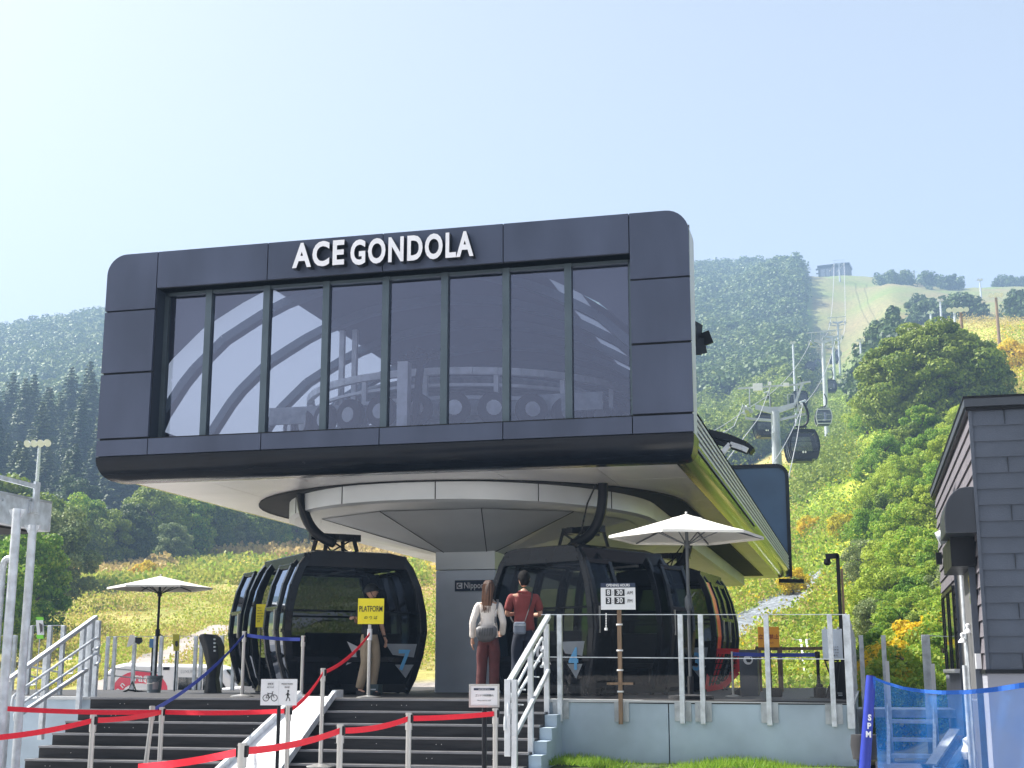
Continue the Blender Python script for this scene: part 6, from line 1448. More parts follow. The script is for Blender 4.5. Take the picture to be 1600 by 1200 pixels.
# door, window, hood and fittings on the side wall
def S(px, py):     # point on the side wall plane
    x, y, u, f = ray(px, py); t = (xb-.04)/x if abs(x) > 1e-4 else 0; return Vector((xb-.04, y*t, EYE+u*t))
def sbox(name, pts, m, out, parent=bd, bev=0):
    ys_ = [S(*p).y for p in pts]; zs_ = [S(*p).z for p in pts]; mb = MB(); mb.prism([(xb-.04, S(*p).y, S(*p).z) for p in pts], (-out, 0, 0)); return mb.build(name, m, parent, bevel=bev)
dY0, dY1 = S(1529, 1000).y, S(1505, 1000).y
dz1 = S(1505, 862).z
mb = MB(); mb.box((xb-.07, dY0, .02), (xb-.02, dY1, 3.0)); door = mb.build("door", M_DOOR, bd); 
mb = MB(); mb.box((xb-.10, dY0-.06, .02), (xb-.03, dY0-.004, 3.05)); mb.box((xb-.10, dY1+.004, .02), (xb-.03, dY1+.06, 3.05)); mb.box((xb-.1, dY0, 3.004), (xb-.03, dY1, 3.06)); mb.build("door_frame", M_SIDE, bd)
mb = MB(); mb.box((xb-.085, dY0+.18, 2.2), (xb-.072, dY0+.28, 2.7)); mb.build("door_light", M_GLASSV, door)
MB().tube([(xb-.09, dY0+.1, 1.1), (xb-.13, dY0+.1, 1.1), (xb-.13, dY0+.22, 1.1)], .012, 8).build("handle", M_SS, door)
mb = MB(); mb.box((xb-.1, dY0-.2, 1.45), (xb-.04, dY0-.1, 1.62)); mb.build("meter_box", M_WHITE, bd)
wy0, wy1 = S(1497, 1000).y, S(1479, 1000).y; wz0, wz1 = S(1497, 1045).z, S(1497, 915).z
mb = MB(); mb.box((xb-.06, wy0, wz0), (xb-.02, wy1, wz1)); win = mb.build("window", M_GLASSV, bd)
mb = MB(); ym = (wy0+wy1)/2
for yy in (wy0, ym, wy1): mb.box((xb-.085, yy-.03, wz0), (xb-.062, yy+.03, wz1))
mb.box((xb-.085, wy0, wz1), (xb-.04, wy1, wz1+.05)); mb.build("frame", M_BLK, win)
mb = MB(); mb.box((xb-.12, wy0-.05, wz0-.06), (xb-.03, wy1+.05, wz0-.003)); mb.build("sill", M_COPE, win)
# curved ventilation hood over the door
hy0, hy1 = S(1523, 800).y, S(1507, 800).y
pf = [(0,0)]+[(.42*math.sin(R(a)), .36-.36*(1-math.cos(R(90-a)))*0+.0) for a in ()]
hz = S(1523, 835).z; prof_ = [(0,0)]+[(.34, 0), (.34,.18)]+[(.34-.24*(1-math.cos(R(a))), .18+.34*math.sin(R(a))) for a in range(15, 91, 15)]+[(0,.52)]
hh0, hh1 = hy0, hy0+1.0
mb = MB(); mb.prism([(xb-.03-x_, hh0, hz+z_) for x_, z_ in prof_], (0, hh1-hh0, 0)); mb.build("hood", mat("hood_metal", (.035,.04,.05), .35, .3, .1, 2), bd, bevel=.01)
mb = MB(); mb.box((xb-.30, hh0+.45, hz-.34), (xb-.03, hh1+1.0, hz-.004)); mb.build("hood_box", M_BLK, bd)
MB().tube([(xb-.05, hh1+1.0, hz+.25), (xb-.35, hh1+1.0, hz+.12)], .09, 14).build("vent_pipe", M_GALV, bd, smooth=True)
mb = MB(); mb.box((xb-.13, S(1491,860).y-.1, S(1491,866).z), (xb-.04, S(1491,860).y+.1, S(1491,845).z)); mb.box((xb-.13, S(1472,880).y-.1, S(1472,882).z), (xb-.04, S(1472,880).y+.1, S(1472,862).z)); mb.build("outlet_box", M_BLK, bd)
mb = MB(); yy = S(1508, 900).y; mb.tube([(xb-.08, yy, 0), (xb-.08, yy, hz-.3)], .03, 10); mb.tube([(xb-.12, yy, 0), (xb-.12, yy, S(1510,1040).z)], .03, 10); mb.build("drain_pipe", M_GALV, bd, smooth=True)
lp = thing("wall_lamp", "small white outdoor lamps on a stick beside the grey door", "lamp", P(1513, 990, 17.5))
c = P(1513, 988, 17.6)
for dx, dz in ((0,0),(-.07,-.11)):
    MB().lathe([(.0,.045),(.02,.045),(.055,.0),(.055,-.012),(0,-.012)], c+Vector((dx,0,dz)), 14).build("shade", M_WHITE, lp, smooth=True); MB().lathe([(0,.035),(.025,.02),(.028,0),(.02,-.02),(0,-.03)], c+Vector((dx,0,dz+.075)), 12).build("bulb_cap", M_WHITE, lp, smooth=True)
MB().tube([Vector((c.x-.02,17.6,.0)), c+Vector((-.02,0,-.02))], .012, 8).build("stick", M_GALVD, lp)
# blue net and its padded pole
def net_pt(px, py): return PD(px, py, 13.2)
npost = thing("padded_pole", "leaning blue padded net pole with white letters SPM", "pole", PD(1357, 1195, 13.2))
a, b = PD(1361, 1056, 13.2), PD(1350, 1215, 13.2)
MB().tube([b, b+(a-b)*.3, b+(a-b)*.9, a], [.055,.052,.048,.045], 14).build("padding", mat("royal_vinyl", (.012,.03,.30), .45, 0, .1, 6), npost, smooth=True)
MB().tube([a, a+Vector((0,0,.01))], .03, 12).build("cap", M_INK, npost)
for k, s in enumerate("SPM"):
    p = b+(a-b)*((1215-(1122+k*13))/159.)-Vector((-sy_*-.0, 0, 0)); p = p+Vector((sy_*.055, -cy_*.055, 0)); text(s, "lettering", M_WHITE, npost, p, .075, .9, .001, .003, rz=YAW+0, tilt=R(-4))
mb = MB(); c = PD(1351, 1178, 13.6); mb.lathe([(0,-.05),(.11,-.05),(.13,.08),(.12,.18),(0,.18)], (c.x, c.y, c.z), 18); mb.build("foot_pad", M_RUB, npost, smooth=True)
nt_ = MB(); cols = []
edge_top = [(1364,1058),(1385,1066),(1412,1074),(1440,1078),(1470,1080),(1510,1079),(1550,1075),(1600,1067),(1680,1052),(1760,1040)]
def interp_top(px):
    for (x0,y0),(x1,y1) in zip(edge_top[:-1], edge_top[1:]):
        if px <= x1: return y0+(y1-y0)*(px-x0)/(x1-x0)
    return edge_top[-1][1]
xs_ = np.linspace(1364, 1760, 60)
for i in range(16):
    row = []
    for px in xs_:
        D = 13.2-.0022*(px-1364)+.05*math.sin(px*.045)+.03*math.sin(px*.11+i*.4)+.02*i
        tp = PD(px, interp_top(px), D); zb = -.02; row.append((tp.x, tp.y, tp.z+(zb-tp.z)*i/15))
    cols.append(row)
nt_.loft(cols, closed=False); nn = nt_.build("safety_net", M_NET, recalc=False, smooth=True); tag(nn, "translucent blue mesh safety net stretched across the right foreground", "net")
bnd = MB(); bnd.loft([[PD(px, interp_top(px)-1, 13.19-.0022*(px-1364)+.05*math.sin(px*.045)+.03*math.sin(px*.11)) for px in xs_], [PD(px, interp_top(px)+3+ (px-1364)*.02, 13.19-.0022*(px-1364)+.05*math.sin(px*.045)+.03*math.sin(px*.11)) for px in xs_]], closed=False); bnd.build("net_hem", mat("net_hem_blue", (.006,.10,.45), .7), nn, recalc=False)
# planks and debris behind the net
pk = thing("plank_pile", "pile of old planks leaning behind the blue net by the building", "planks", P(1490, 1190, 19))
for i, (x0,y0,x1,y1) in enumerate(((1455,1195,1492,1140),(1468,1198,1498,1150),(1482,1200,1512,1165),(1440,1192,1500,1196))): MB().bar(P(x0,y0,18.8+i*.1), P(x1,y1,19.2+i*.1), .16, .03).build("plank", M_WOOD if i % 2 else M_GALVD, pk)
wb = thing("white_sack", "white crumpled sack on the planks behind the blue net", "sack", P(1517, 1170, 18.6)); c = P(1517, 1172, 18.6)
MB().lathe([(0,-.12),(.10,-.11),(.13,-.02),(.09,.06),(.10,.13),(.03,.17),(0,.15)], c, 9).build("sack", M_WHITE, wb, smooth=True)
ms = thing("concrete_slab", "pale concrete pad below the steel steps", "slab", P(1385, 1180, 20.5)); mb = MB(); a = P(1366, 1168, 20.6); mb.box((a.x, 19.2, .02), (a.x+.62, 21.0, .16)); mb.build("slab", mat("pale_concrete", (.55,.50,.48), .85, 0, .1, 4, .2, 40), ms, bevel=.02)

# ------------------------------------------------------------------ grass strip at the foot of the right wall
def grass_strip():
    global rng
    rng = np.random.default_rng(77); n = 5200
    x = rng.uniform(-3.9, -.35, n); y = rng.uniform(17.05, 17.86, n); z = np.full(n, .24)+.05*np.sin(x*3)+(y-17.05)*.03
    h = rng.uniform(.04,.12, n); a = rng.uniform(0, 6.28, n); wd = rng.uniform(.004,.009, n); lx = rng.normal(0,.045, n); ly = rng.normal(0,.045, n)
    V = np.empty((n,3,3)); V[:,0] = np.stack([x-wd*np.cos(a), y-wd*np.sin(a), z], 1); V[:,1] = np.stack([x+wd*np.cos(a), y+wd*np.sin(a), z], 1); V[:,2] = np.stack([x+lx, y+ly, z+h], 1)
    me = bpy.data.meshes.new("verge_grass"); me.from_pydata(V.reshape(-1,3).tolist(), [], np.arange(3*n).reshape(-1,3).tolist()); me.materials.append(L_LAWN)
    o = bpy.data.objects.new("verge_grass", me); col.objects.link(o); tag(o, "bright green grass blades at the foot of the right wall", kind="stuff")
grass_strip()
mb = MB(); mb.loft([[(x, y, z) for x in np.linspace(XR+.1, -.05, 8)] for y, z in ((15.6,.02),(16.6,.18),(17.1,.25),(17.9,.28))], closed=False); tag(mb.build("verge", mat("verge_soil", (.07,.10,.03), .9, 0, .3, 3, .5, 20), recalc=False, smooth=True), "grassy bank at the foot of the right wall", kind="structure")

# ------------------------------------------------------------------ vehicles beyond the left deck
def van():
    t = thing("parked_van", "white van with a red round-topped logo, parked behind the left deck", "van", (0,0,0))
    L, W, H = 4.7, 1.70, 1.95
    # side profile from rear (left) to nose (right)
    pr = [(0,.35),(0,.9),(.02,1.3),(.10,1.72),(.28,1.88),(.6,1.95),(3.0,1.93),(3.4,1.82),(4.0,1.25),(4.55,1.05),(4.7,.8),(4.7,.35)]
    rings = []
    for yk, ins in ((-W/2,.08),(-W/2+.06,.0),(W/2-.06,.0),(W/2,.08)):
        rings.append([(x if not ins else min(max(x,.05),4.65), yk, z-(ins if z > 1.5 else 0)) for x, z in pr])
    MB().loft(rings, caps=True).build("body", M_CARW, t, bevel=.04)
    for x0, x1, z0, z1 in ((2.15,2.75,1.1,1.60),(2.85,3.45,1.1,1.62)):
        mb = MB(); top = x1 if x1 < 3 else x1-.15; mb.prism([(x0,-W/2-.012,z0),(x1+(.25 if x1 > 3 else 0),-W/2-.012,z0),(top,-W/2-.012,z1),(x0,-W/2-.012,z1)], (0,.03,0)); mb.build("side_window", M_GLASSV, t)
    mb = MB(); mb.prism([(3.46,-W/2+.1,1.78),(4.02,-W/2+.1,1.27),(4.05,-W/2+.1,1.30),(3.5,-W/2+.1,1.81)], (0,W-.2,0)); mb.build("windscreen", M_GLASSV, t)
    for x in (.85, 3.85):
        for s in (-1, 1): o = MB().tube([(x, s*(W/2-.2), .33), (x, s*(W/2+.005), .33)], .33, 24).build("wheel", M_RUB, t, smooth=True); MB().tube([(x, s*(W/2+.006), .33), (x, s*(W/2+.02), .33)], .2, 16).build("hub_cap", M_GALV, o)
    # red logo: arch with lettering
    yy = -W/2-.006
    out_ = [(1.08+.78*math.cos(R(a)), 1.26+.50*math.sin(R(a))) for a in range(180,-1,-12)]; inn_ = [(1.08+.50*math.cos(R(a)), 1.20+.24*math.sin(R(a))) for a in range(0,181,12)]
    mb = MB(); mb.loft([[(x, yy, z) for x, z in out_], [(x, yy, z) for x, z in inn_[::-1]]], closed=False); mb.prism([(.18,yy+.004,.85),(.30,yy+.004,1.27),(.58,yy+.004,1.2),(.5,yy+.004,.85)], (0,-.003,0)); mb.build("logo", M_REDL, t, recalc=False)
    text("rattaj", "logo_lettering", M_WHITE, t, (1.22, yy-.008, 1.56), .30, 1, .001, .004, tilt=R(-6)); text("o n", "logo_lettering", M_WHITE, t, (.50, yy-.008, 1.32), .24, 1, .001, .004, tilt=R(48))
    text("LUXURY TAXI", "side_lettering", M_GALVD, t, (2.55, yy-.004, 1.74), .11, 1, .001)
    mb = MB(); mb.box((1.7,yy-.01,1.78),(1.88,yy+.02,1.86)); mb.build("vent", M_BLK, t); mb = MB(); mb.box((1.2,yy-.012,1.10),(1.46,yy+.02,1.14)); mb.build("door_handle", M_BLK, t)
    return t
v = van(); a = PD(176, 1065, 37.0); v.location = (a.x, a.y, PD(176, 1036, 37).z-1.95); v.rotation_euler = (0, R(.5), YAW+R(-2)); v.scale = (.92, 1, 1)
def car():
    t = thing("parked_car", "white estate car parked nose-left behind cabin 7's open door", "car", (0,0,0))
    W = 1.6; pr = [(0,.3),(0,.75),(.15,.95),(1.0,1.05),(1.75,1.52),(2.3,1.62),(4.2,1.60),(4.5,1.1),(4.55,.9),(4.55,.3)]
    rings = []
    for yk, ins in ((-W/2,.06),(-W/2+.05,.0),(W/2-.05,.0),(W/2,.06)): rings.append([(min(max(x, ins), 4.55-ins), yk, z-(ins if z > 1 else 0)) for x, z in pr])
    MB().loft(rings, caps=True).build("body", M_CARW, t, bevel=.04)
    for pts in (((1.15,1.06),(2.2,1.06),(2.2,1.50),(1.80,1.44)), ((2.3,1.06),(3.2,1.06),(3.2,1.50),(2.3,1.50)), ((3.3,1.06),(4.25,1.06),(4.05,1.48),(3.3,1.50))):
        MB().prism([(x,-W/2-.01,z) for x, z in pts], (0,.03,0)).build("side_window", M_GLASSV, t)
    MB().prism([(1.02,-W/2+.1,1.08),(1.74,-W/2+.1,1.54),(1.70,-W/2+.1,1.56),(.98,-W/2+.1,1.10)], (0,W-.2,0)).build("windscreen", M_GLASSV, t)
    mb = MB(); mb.box((1.30,-W/2-.16,1.0),(1.48,-W/2-.02,1.14)); mb.build("door_mirror", M_BLK, t, bevel=.02)
    for x in (.8, 3.7):
        for s in (-1, 1): o = MB().tube([(x, s*(W/2-.18), .3), (x, s*(W/2+.004), .3)], .3, 22).build("wheel", M_RUB, t, smooth=True); MB().tube([(x, s*(W/2+.005), .3), (x, s*(W/2+.016), .3)], .18, 14).build("hub_cap", M_GALV, o)
    mb = MB(); mb.add([(2.4,-W/2-.075+.06,1.57),(2.75,-W/2-.075+.06,1.50),(2.5,-W/2-.075+.06,1.53)], [(0,1,2)]); mb.build("red_mark", M_REDL, t, recalc=False)
    for y in (-.5,.5): MB().tube([(-.0,y,.68),(-.03,y,.68)], .09, 12).build("headlight", M_GLASSV, t)
    return t
v = car(); a = PD(313, 1065, 31.5); v.location = (a.x, a.y, PD(330, 1031, 31.5).z-1.62); v.rotation_euler = (0, 0, YAW+R(2))

# ------------------------------------------------------------------ people
def skin_mesh(name, m, parent, verts, edges, radii, root=0, sub=2):
    me = bpy.data.meshes.new(name); me.from_pydata([tuple(v) for v in verts], edges, [])
    o = bpy.data.objects.new(name, me); col.objects.link(o)
    md = o.modifiers.new("skin", 'SKIN'); md.use_smooth_shade = True; md.branch_smoothing = .6
    sv_ = me.skin_vertices[0].data
    for i, r in enumerate(radii): sv_[i].radius = r if isinstance(r, tuple) else (r, r)
    sv_[root].use_root = True
    s = o.modifiers.new("sub", 'SUBSURF'); s.levels = sub; s.render_levels = sub
    bpy.context.view_layer.update()
    me2 = bpy.data.meshes.new_from_object(o.evaluated_get(bpy.context.evaluated_depsgraph_get()))
    bpy.data.objects.remove(o); bpy.data.meshes.remove(me)
    me2.name = name; me2.materials.clear(); me2.materials.append(m)
    me2.polygons.foreach_set("use_smooth", [True]*len(me2.polygons))
    ob = bpy.data.objects.new(name, me2); col.objects.link(ob); ob.parent = parent
    return ob
def chain(pts, rad, V, E, Rr, start=None):
    idx = start
    for p, r in zip(pts, rad):
        V.append(p); Rr.append(r); k = len(V)-1
        if idx is not None: E.append((idx, k))
        idx = k
    return idx
def hand(V, E, Rr, wrist_idx, wrist, d, palm, curl=.35, side=1):
    """palm and five separate fingers: d = direction of the hand, palm = the way the palm faces"""
    d = Vector(d).normalized(); n = Vector(palm).normalized(); a = d.cross(n).normalized()*side; w = Vector(wrist)
    V.append(w+d*.045); Rr.append((.030,.017)); pk = len(V)-1; E.append((wrist_idx, pk))
    V.append(w+d*.085); Rr.append((.034,.015)); pp = len(V)-1; E.append((pk, pp))
    for k, (off, ln) in enumerate(((-.030,.068),(-.010,.078),(.010,.073),(.030,.056))):
        b = w+d*.095+a*off; q1 = b+d*ln*.45+n*ln*curl*.3; q2 = b+d*ln*(.95-curl*.3)+n*ln*curl*.95
        chain([b, q1, q2], [.0095,.0085,.007], V, E, Rr, pp)
    b = w+d*.03-a*.035; chain([b, b+d*.03-a*.022+n*.012, b+d*.058-a*.022+n*.025], [.013,.011,.008], V, E, Rr, pk)
def mirror(p, s): return Vector((p[0]*s, p[1], p[2]))
def head_mesh(name, parent, c, yaw, pitch=0, s=1.0, m=None):
    """egg-shaped head with brow, nose, mouth, chin and ears; the face looks to local -y turned by yaw"""
    mb = MB(); n = 28; rows = 22; M = Matrix.Translation(c) @ Matrix.Rotation(yaw, 4, 'Z') @ Matrix.Rotation(pitch, 4, 'X') @ Matrix.Scale(s, 4); rings = []
    for j in range(rows+1):
        v = j/rows; z = .118-.236*v; ring = []
        for k in range(n):
            a = 2*math.pi*k/n; fx = math.sin(a); fy = -math.cos(a)      # a=0 -> face (-y)
            prof_z = math.sqrt(max(0, 1-(2*v-1)**2))**.82
            rx = .076*prof_z*(1-.20*max(0, v-.55)/.45); ry = .097*prof_z
            if fy < 0: ry *= (1-.10*max(0, v-.6)/.4)
            else: ry *= 1-.35*max(0, v-.55)/.45
            x = fx*rx; y = fy*ry; fr = max(0, -fy)**6
            y -= fr*(.026*math.exp(-((v-.60)/.055)**2)*max(0,1-abs(fx)*3.2)+.010*math.exp(-((v-.42)/.05)**2)+.007*math.exp(-((v-.735)/.03)**2)+.014*math.exp(-((v-.90)/.06)**2))
            y += fr*.010*math.exp(-((v-.50)/.035)**2)*math.exp(-((abs(fx)-.38)/.18)**2)
            ring.append(M @ Vector((x, y, z)))
        rings.append(ring)
    mb.loft(rings, caps=True)
    for sx in (-1, 1):
        mb.add([M @ Vector((sx*(.074+dx), .012+dy, -.005+dz)) for dx, dy, dz in ((0,-.012,.022),(.012,.006,.032),(.014,.016,.012),(.008,.008,-.018),(0,-.006,-.026),(0,.004,0))], [(0,1,2,5),(5,2,3,4)])
    o = mb.build(name, m or M_SKIN, parent, smooth=True); smooth_by_angle(o.data, R(80))
    for sx in (-1, 1):
        e = MB(); ce = M @ Vector((sx*.030, -.078, -.002)); e.lathe([(0,.010),(.008,.007),(.011,0),(.008,-.007),(0,-.010)], ce, 10); e.build("eye", M_INK, o, smooth=True)
    e = MB(); pts = [M @ Vector((x, -.092+abs(x)*.35, -.056+abs(x)*.05)) for x in (-.022,-.011,0,.011,.022)]; e.tube(pts, [.002,.004,.0045,.004,.002], 6); e.build("mouth", mat("lips", (.36,.10,.09), .5) if "lips" not in MATS else MATS["lips"], o, smooth=True)
    return o, M
def person(label, loc, rz, H, spec):
    """local axes: the body faces -y; feet at z=0; spec gives joints of limbs as offsets"""
    t = thing("person", label, "person", (0,0,0)); k = H/1.75
    V, E, Rr = [], [], []
    J = spec
    pel = Vector((0,0,.93))*k
    V.append(pel); Rr.append((.135*k*J.get("hip",1),.10*k))
    sp = chain([Vector((0,.0,1.08))*k, Vector((0,.005,1.24))*k, Vector((0,.01,1.38))*k, Vector((0,.01,1.455))*k, Vector((0,-.0,1.51))*k], [(.115*k,.085*k),(.125*k*J.get("sh",1),.09*k),(.11*k*J.get("sh",1),.07*k),(.058*k,.055*k),(.05*k,.052*k)], V, E, Rr, 0)
    chest = 3
    arms = {}
    for s in (-1, 1):
        sh = Vector((s*.175*J.get("sh",1),.01,1.40))*k; el, wr = [Vector(p)*k for p in J["arm%+d" % s]]
        i = chain([sh, (sh+el)/2, el, (el+wr)/2, wr], [.045*k,.042*k,.037*k,.034*k,.025*k], V, E, Rr, chest); arms[s] = (sh, el, wr)
        hd, pn, cu = J["hand%+d" % s]; hand(V, E, Rr, i, wr, hd, pn, cu, s)
    legs = {}
    for s in (-1, 1):
        hp = Vector((s*.088,0,.88))*k; kn, an = [Vector(p)*k for p in J["leg%+d" % s]]
        i = chain([hp, (hp+kn)/2, kn, (kn+an)/2+Vector((0,.015,0)), an], [.088*k,.075*k,.055*k,.052*k,.036*k], V, E, Rr, 0)
        ft = Vector(J.get("foot%+d" % s, (0,-1,0))).normalized(); chain([an+Vector((0,0,-.035*k))+ft*.06*k, an+Vector((0,0,-.05*k))+ft*.15*k], [(.038*k,.03*k),(.036*k,.02*k)], V, E, Rr, i); legs[s] = (hp, kn, an, ft)
    # a body of one continuous surface; the head is welded in as part of the figure's skin
    body = skin_mesh("body", M_SKIN, t, V, E, Rr)
    hd_c = Vector((0,-.015,1.635))*k; ho, HM = head_mesh("head", t, hd_c, J.get("yaw",0), J.get("pitch",0), k*.98)
    # trousers
    V, E, Rr = [], [], []; V.append(pel+Vector((0,0,.03*k))); Rr.append((.155*k*J.get("hip",1),.118*k)); V.append(pel+Vector((0,0,.12*k))); Rr.append((.140*k,.105*k)); E.append((0,1))
    wl = J.get("wide",1.0)
    for s in (-1, 1):
        hp, kn, an, ft = legs[s]; end = an+Vector((0,.01,.015))*k; chain([hp+Vector((0,0,-.02)), (hp+kn)/2, kn, (kn*.5+end*.5), end*.93+kn*.07, end], [.108*k*wl,.093*k*wl,.076*k*wl,.076*k*wl,.072*k*wl,.068*k*wl], V, E, Rr, 0)
    skin_mesh("trousers", J["trousers"], t, V, E, Rr)
    # shirt with sleeves
    V, E, Rr = [], [], []; hem = J.get("hem",.90)
    V.append(Vector((0,.005,1.24))*k); Rr.append((.165*k*J.get("sh",1),.122*k)); i = chain([Vector((0,.0,1.08))*k, Vector((0,0,hem+.06))*k, Vector((0,0,hem))*k], [(.148*k,.112*k),(.165*k*J.get("hip",1),.128*k),(.168*k*J.get("hip",1),.13*k)], V, E, Rr, 0)
    ch = chain([Vector((0,.01,1.375))*k], [(.17*k*J.get("sh",1),.11*k)], V, E, Rr, 0); chain([Vector((0,.012,1.44))*k, Vector((0,.012,1.475))*k], [(.115*k,.085*k),(.066*k,.064*k)], V, E, Rr, ch)
    for s in (-1, 1):
        sh, el, wr = arms[s]
        if J.get("sleeve") == "long": chain([sh, (sh+el)/2, el, (el+wr)/2, wr*.9+el*.1, wr*.97+el*.03], [.066*k,.060*k,.055*k,.052*k,.052*k,.036*k], V, E, Rr, ch)
        else: chain([sh, (sh+el)/2, el*.85+sh*.15], [.07*k,.066*k,.066*k], V, E, Rr, ch)
    skin_mesh("shirt", J["shirt"], t, V, E, Rr)
    # shoes
    for s in (-1, 1):
        hp, kn, an, ft = legs[s]; sole = an.z-.075*k; sd_ = Vector((-ft.y, ft.x, 0)); rg = []
        for u, w_, h_ in ((-.06,.030,.05),(-.03,.042,.085),(.02,.044,.085),(.08,.048,.06),(.14,.050,.045),(.19,.036,.03),(.205,.015,.02)):
            c = Vector((an.x, an.y, sole))+ft*u*k*1.0; rg.append([c+sd_*w_*k, c+sd_*w_*k*.9+Vector((0,0,h_*k*.7)), c+Vector((0,0,h_*k)), c-sd_*w_*k*.9+Vector((0,0,h_*k*.7)), c-sd_*w_*k])
        MB().loft(rg, caps=True).build("shoe", J["shoes"], t, smooth=True)
    return t, k, HM, hd_c
def hair_short(t, HM, m):
    mb = MB(); rd = random.Random(2); rings = []; n = 36; NR = 14
    for j in range(NR+1):
        ring = []
        for q in range(n):
            a = 2*math.pi*q/n; fy = -math.cos(a); fx = math.sin(a)      # fy<0: face
            bot = -.105 if fy > .1 else (-.02 if fy > -.35 else .055)
            if abs(fx) > .8 and fy < .45: bot = max(bot, .0)
            z = .126+(bot-.126)*(j/NR); v = (.118-z)/.236
            pr = math.sqrt(max(0.0, 1-(2*min(max(v,.0),1)-1)**2))**.75 if z < .117 else .05+.3*j/NR
            cut = 1.10+.075*rd.random()
            ring.append(HM @ Vector((fx*.077*pr*cut, fy*.099*pr*cut+.004, z+.006*rd.random())))
        rings.append(ring)
    mb.loft(rings, caps=True); return mb.build("hair", m, t, smooth=True)
hd_dn = lambda: ((0,-.05,-1),(0,0,0))
M_SHOEK = mat("black_shoe", (.012,.012,.014), .5, 0, .2, 8)
# woman: back to the camera, shoulder bag behind
W = dict(trousers=M_TROUS, shirt=M_SHIRT, shoes=M_SHOEK, sleeve="long", hem=.86, wide=1.12, hip=.96, sh=.88, yaw=R(-12), pitch=R(4))
W["arm+1"] = [(.235,.07,1.14),(.245,-.02,.89)]; W["hand+1"] = ((.05,-.1,-1), (-1,0,0), .35)
W["arm-1"] = [(-.225,.03,1.13),(-.20,-.12,.95)]; W["hand-1"] = ((.25,-1,.05), (1,0,0), .6)
W["leg-1"] = [(-.085,-.02,.48),(-.09,.03,.085)]; W["leg+1"] = [(.10,-.03,.48),(.12,.0,.085)]
fx = P(763, 1089, 18.55)
t, k, HM, hc = person("woman with long brown hair, cream blouse and brown trousers, seen from behind", None, 0, 1.60, W)
# local frame of builder: figure faces -y; the woman looks away from the camera (+y): turn by 180 degrees
hb = MB(); rings = []; rd = random.Random(4); n = 22
for j, (z, rx, ry, oy) in enumerate(((.132,.02,.02,.0),(.122,.055,.06,.0),(.09,.078,.092,.004),(.04,.087,.104,.008),(-.02,.088,.104,.014),(-.08,.084,.092,.026),(-.13,.082,.070,.045),(-.18,.086,.052,.062),(-.23,.082,.042,.070),(-.28,.072,.034,.072),(-.33,.052,.026,.07),(-.36,.02,.012,.068))):
    ring = []
    for q in range(n):
        a = 2*math.pi*q/n; fy = -math.cos(a); fx_ = math.sin(a); cutf = 1
        yy = fy*ry
        if fy < 0 and j > 3: yy = fy*ry*(.25 if j < 6 else .8)
        ring.append(HM @ Vector((fx_*rx*(1+.05*rd.random())*(1.0 if fy > -.4 or j < 4 else .96), yy+oy+.006*rd.random(), z)))
    rings.append(ring)
hb.loft(rings, caps=True); hb.build("hair", M_HAIRB, t, smooth=True)
hs = MB()
for q in range(26):
    x0 = random.uniform(-.075,.075); pts = [HM @ Vector((x0*.9, .095+random.uniform(0,.012), .06)), HM @ Vector((x0*1.05, .115, -.06)), HM @ Vector((x0, .118+random.uniform(0,.01), -.2)), HM @ Vector((x0*.8+random.uniform(-.02,.02), .112, -.33-random.uniform(0,.06)))]
    hs.tube(bez(pts, 6), [.006,.006,.006,.006,.005,.004,.002], 5)
hs.build("hair_strands", mat("brown_hair_light", (.13,.058,.026), .4, 0, .3, 9), t, smooth=True)
# shoulder bag: strap from the left shoulder (as seen) to the right hip
bg_ = thing("shoulder_bag", "soft dark grey shoulder bag at the woman's hip", "bag", (0,0,0))
mb = MB(); rg = []
for x, h_, d_, zc in ((-.13,.05,.03,.90),(-.10,.10,.055,.895),(-.03,.125,.07,.885),(.05,.125,.07,.88),(.12,.11,.06,.885),(.155,.06,.035,.90)):
    rg.append([(x, .15+d_*math.cos(R(a))+.03, zc+h_*math.sin(R(a))*(1 if math.sin(R(a)) < 0 else .85)) for a in range(0,360,30)])
mb.loft(rg, caps=True); mb.build("bag_body", M_GREYB, bg_, smooth=True)
strap = bez([(-.125,.02,1.345),(-.16,.135,1.30),(-.08,.17,1.10),(-.12,.17,.98)], 10); mb = MB()
for a, b in zip(strap[:-1], strap[1:]): mb.bar(a, b, .03, .008)
strap2 = bez([(-.125,.02,1.345),(-.10,-.14,1.28),(.12,-.17,1.05),(.17,.02,.98),(.14,.15,.93)], 12)
for a, b in zip(strap2[:-1], strap2[1:]): mb.bar(a, b, .03, .008)
mb.build("strap", M_GREYB, bg_)
mb = MB()
for q in range(6): mb.bar((-.08+q*.035,.245,.95), (-.07+q*.035,.25,.84), .006)
mb.build("fringe", M_RUB, bg_)
wz = ZK
for o_ in (t, bg_): place(o_, (fx.x, 18.55, wz), R(180)+YAW-R(4))
# turn so that the arm with the hanging hand shows at the right
# man: back to the camera, small bag at the waist
Mn = dict(trousers=M_DENIM, shirt=M_MAROON, shoes=M_SHOEK, sleeve="short", hem=.90, wide=1.05, hip=1.0, sh=1.0, yaw=R(8), pitch=R(6))
Mn["arm+1"] = [(.24,-.04,1.14),(.12,-.26,1.16)]; Mn["hand+1"] = ((-.6,-.6,.2), (0,.3,1), .6)
Mn["arm-1"] = [(-.235,-.04,1.14),(-.10,-.27,1.14)]; Mn["hand-1"] = ((.6,-.6,.2), (0,.3,1), .6)
Mn["leg-1"] = [(-.09,-.02,.5),(-.10,.03,.085)]; Mn["leg+1"] = [(.10,-.03,.5),(.13,.02,.085)]
fm = P(819, 1090, 18.9)
t, k, HM, hc = person("man with short black hair and maroon T-shirt, seen from behind, right of the woman", None, 0, 1.76, Mn)
hair_short(t, HM, M_HAIRK)
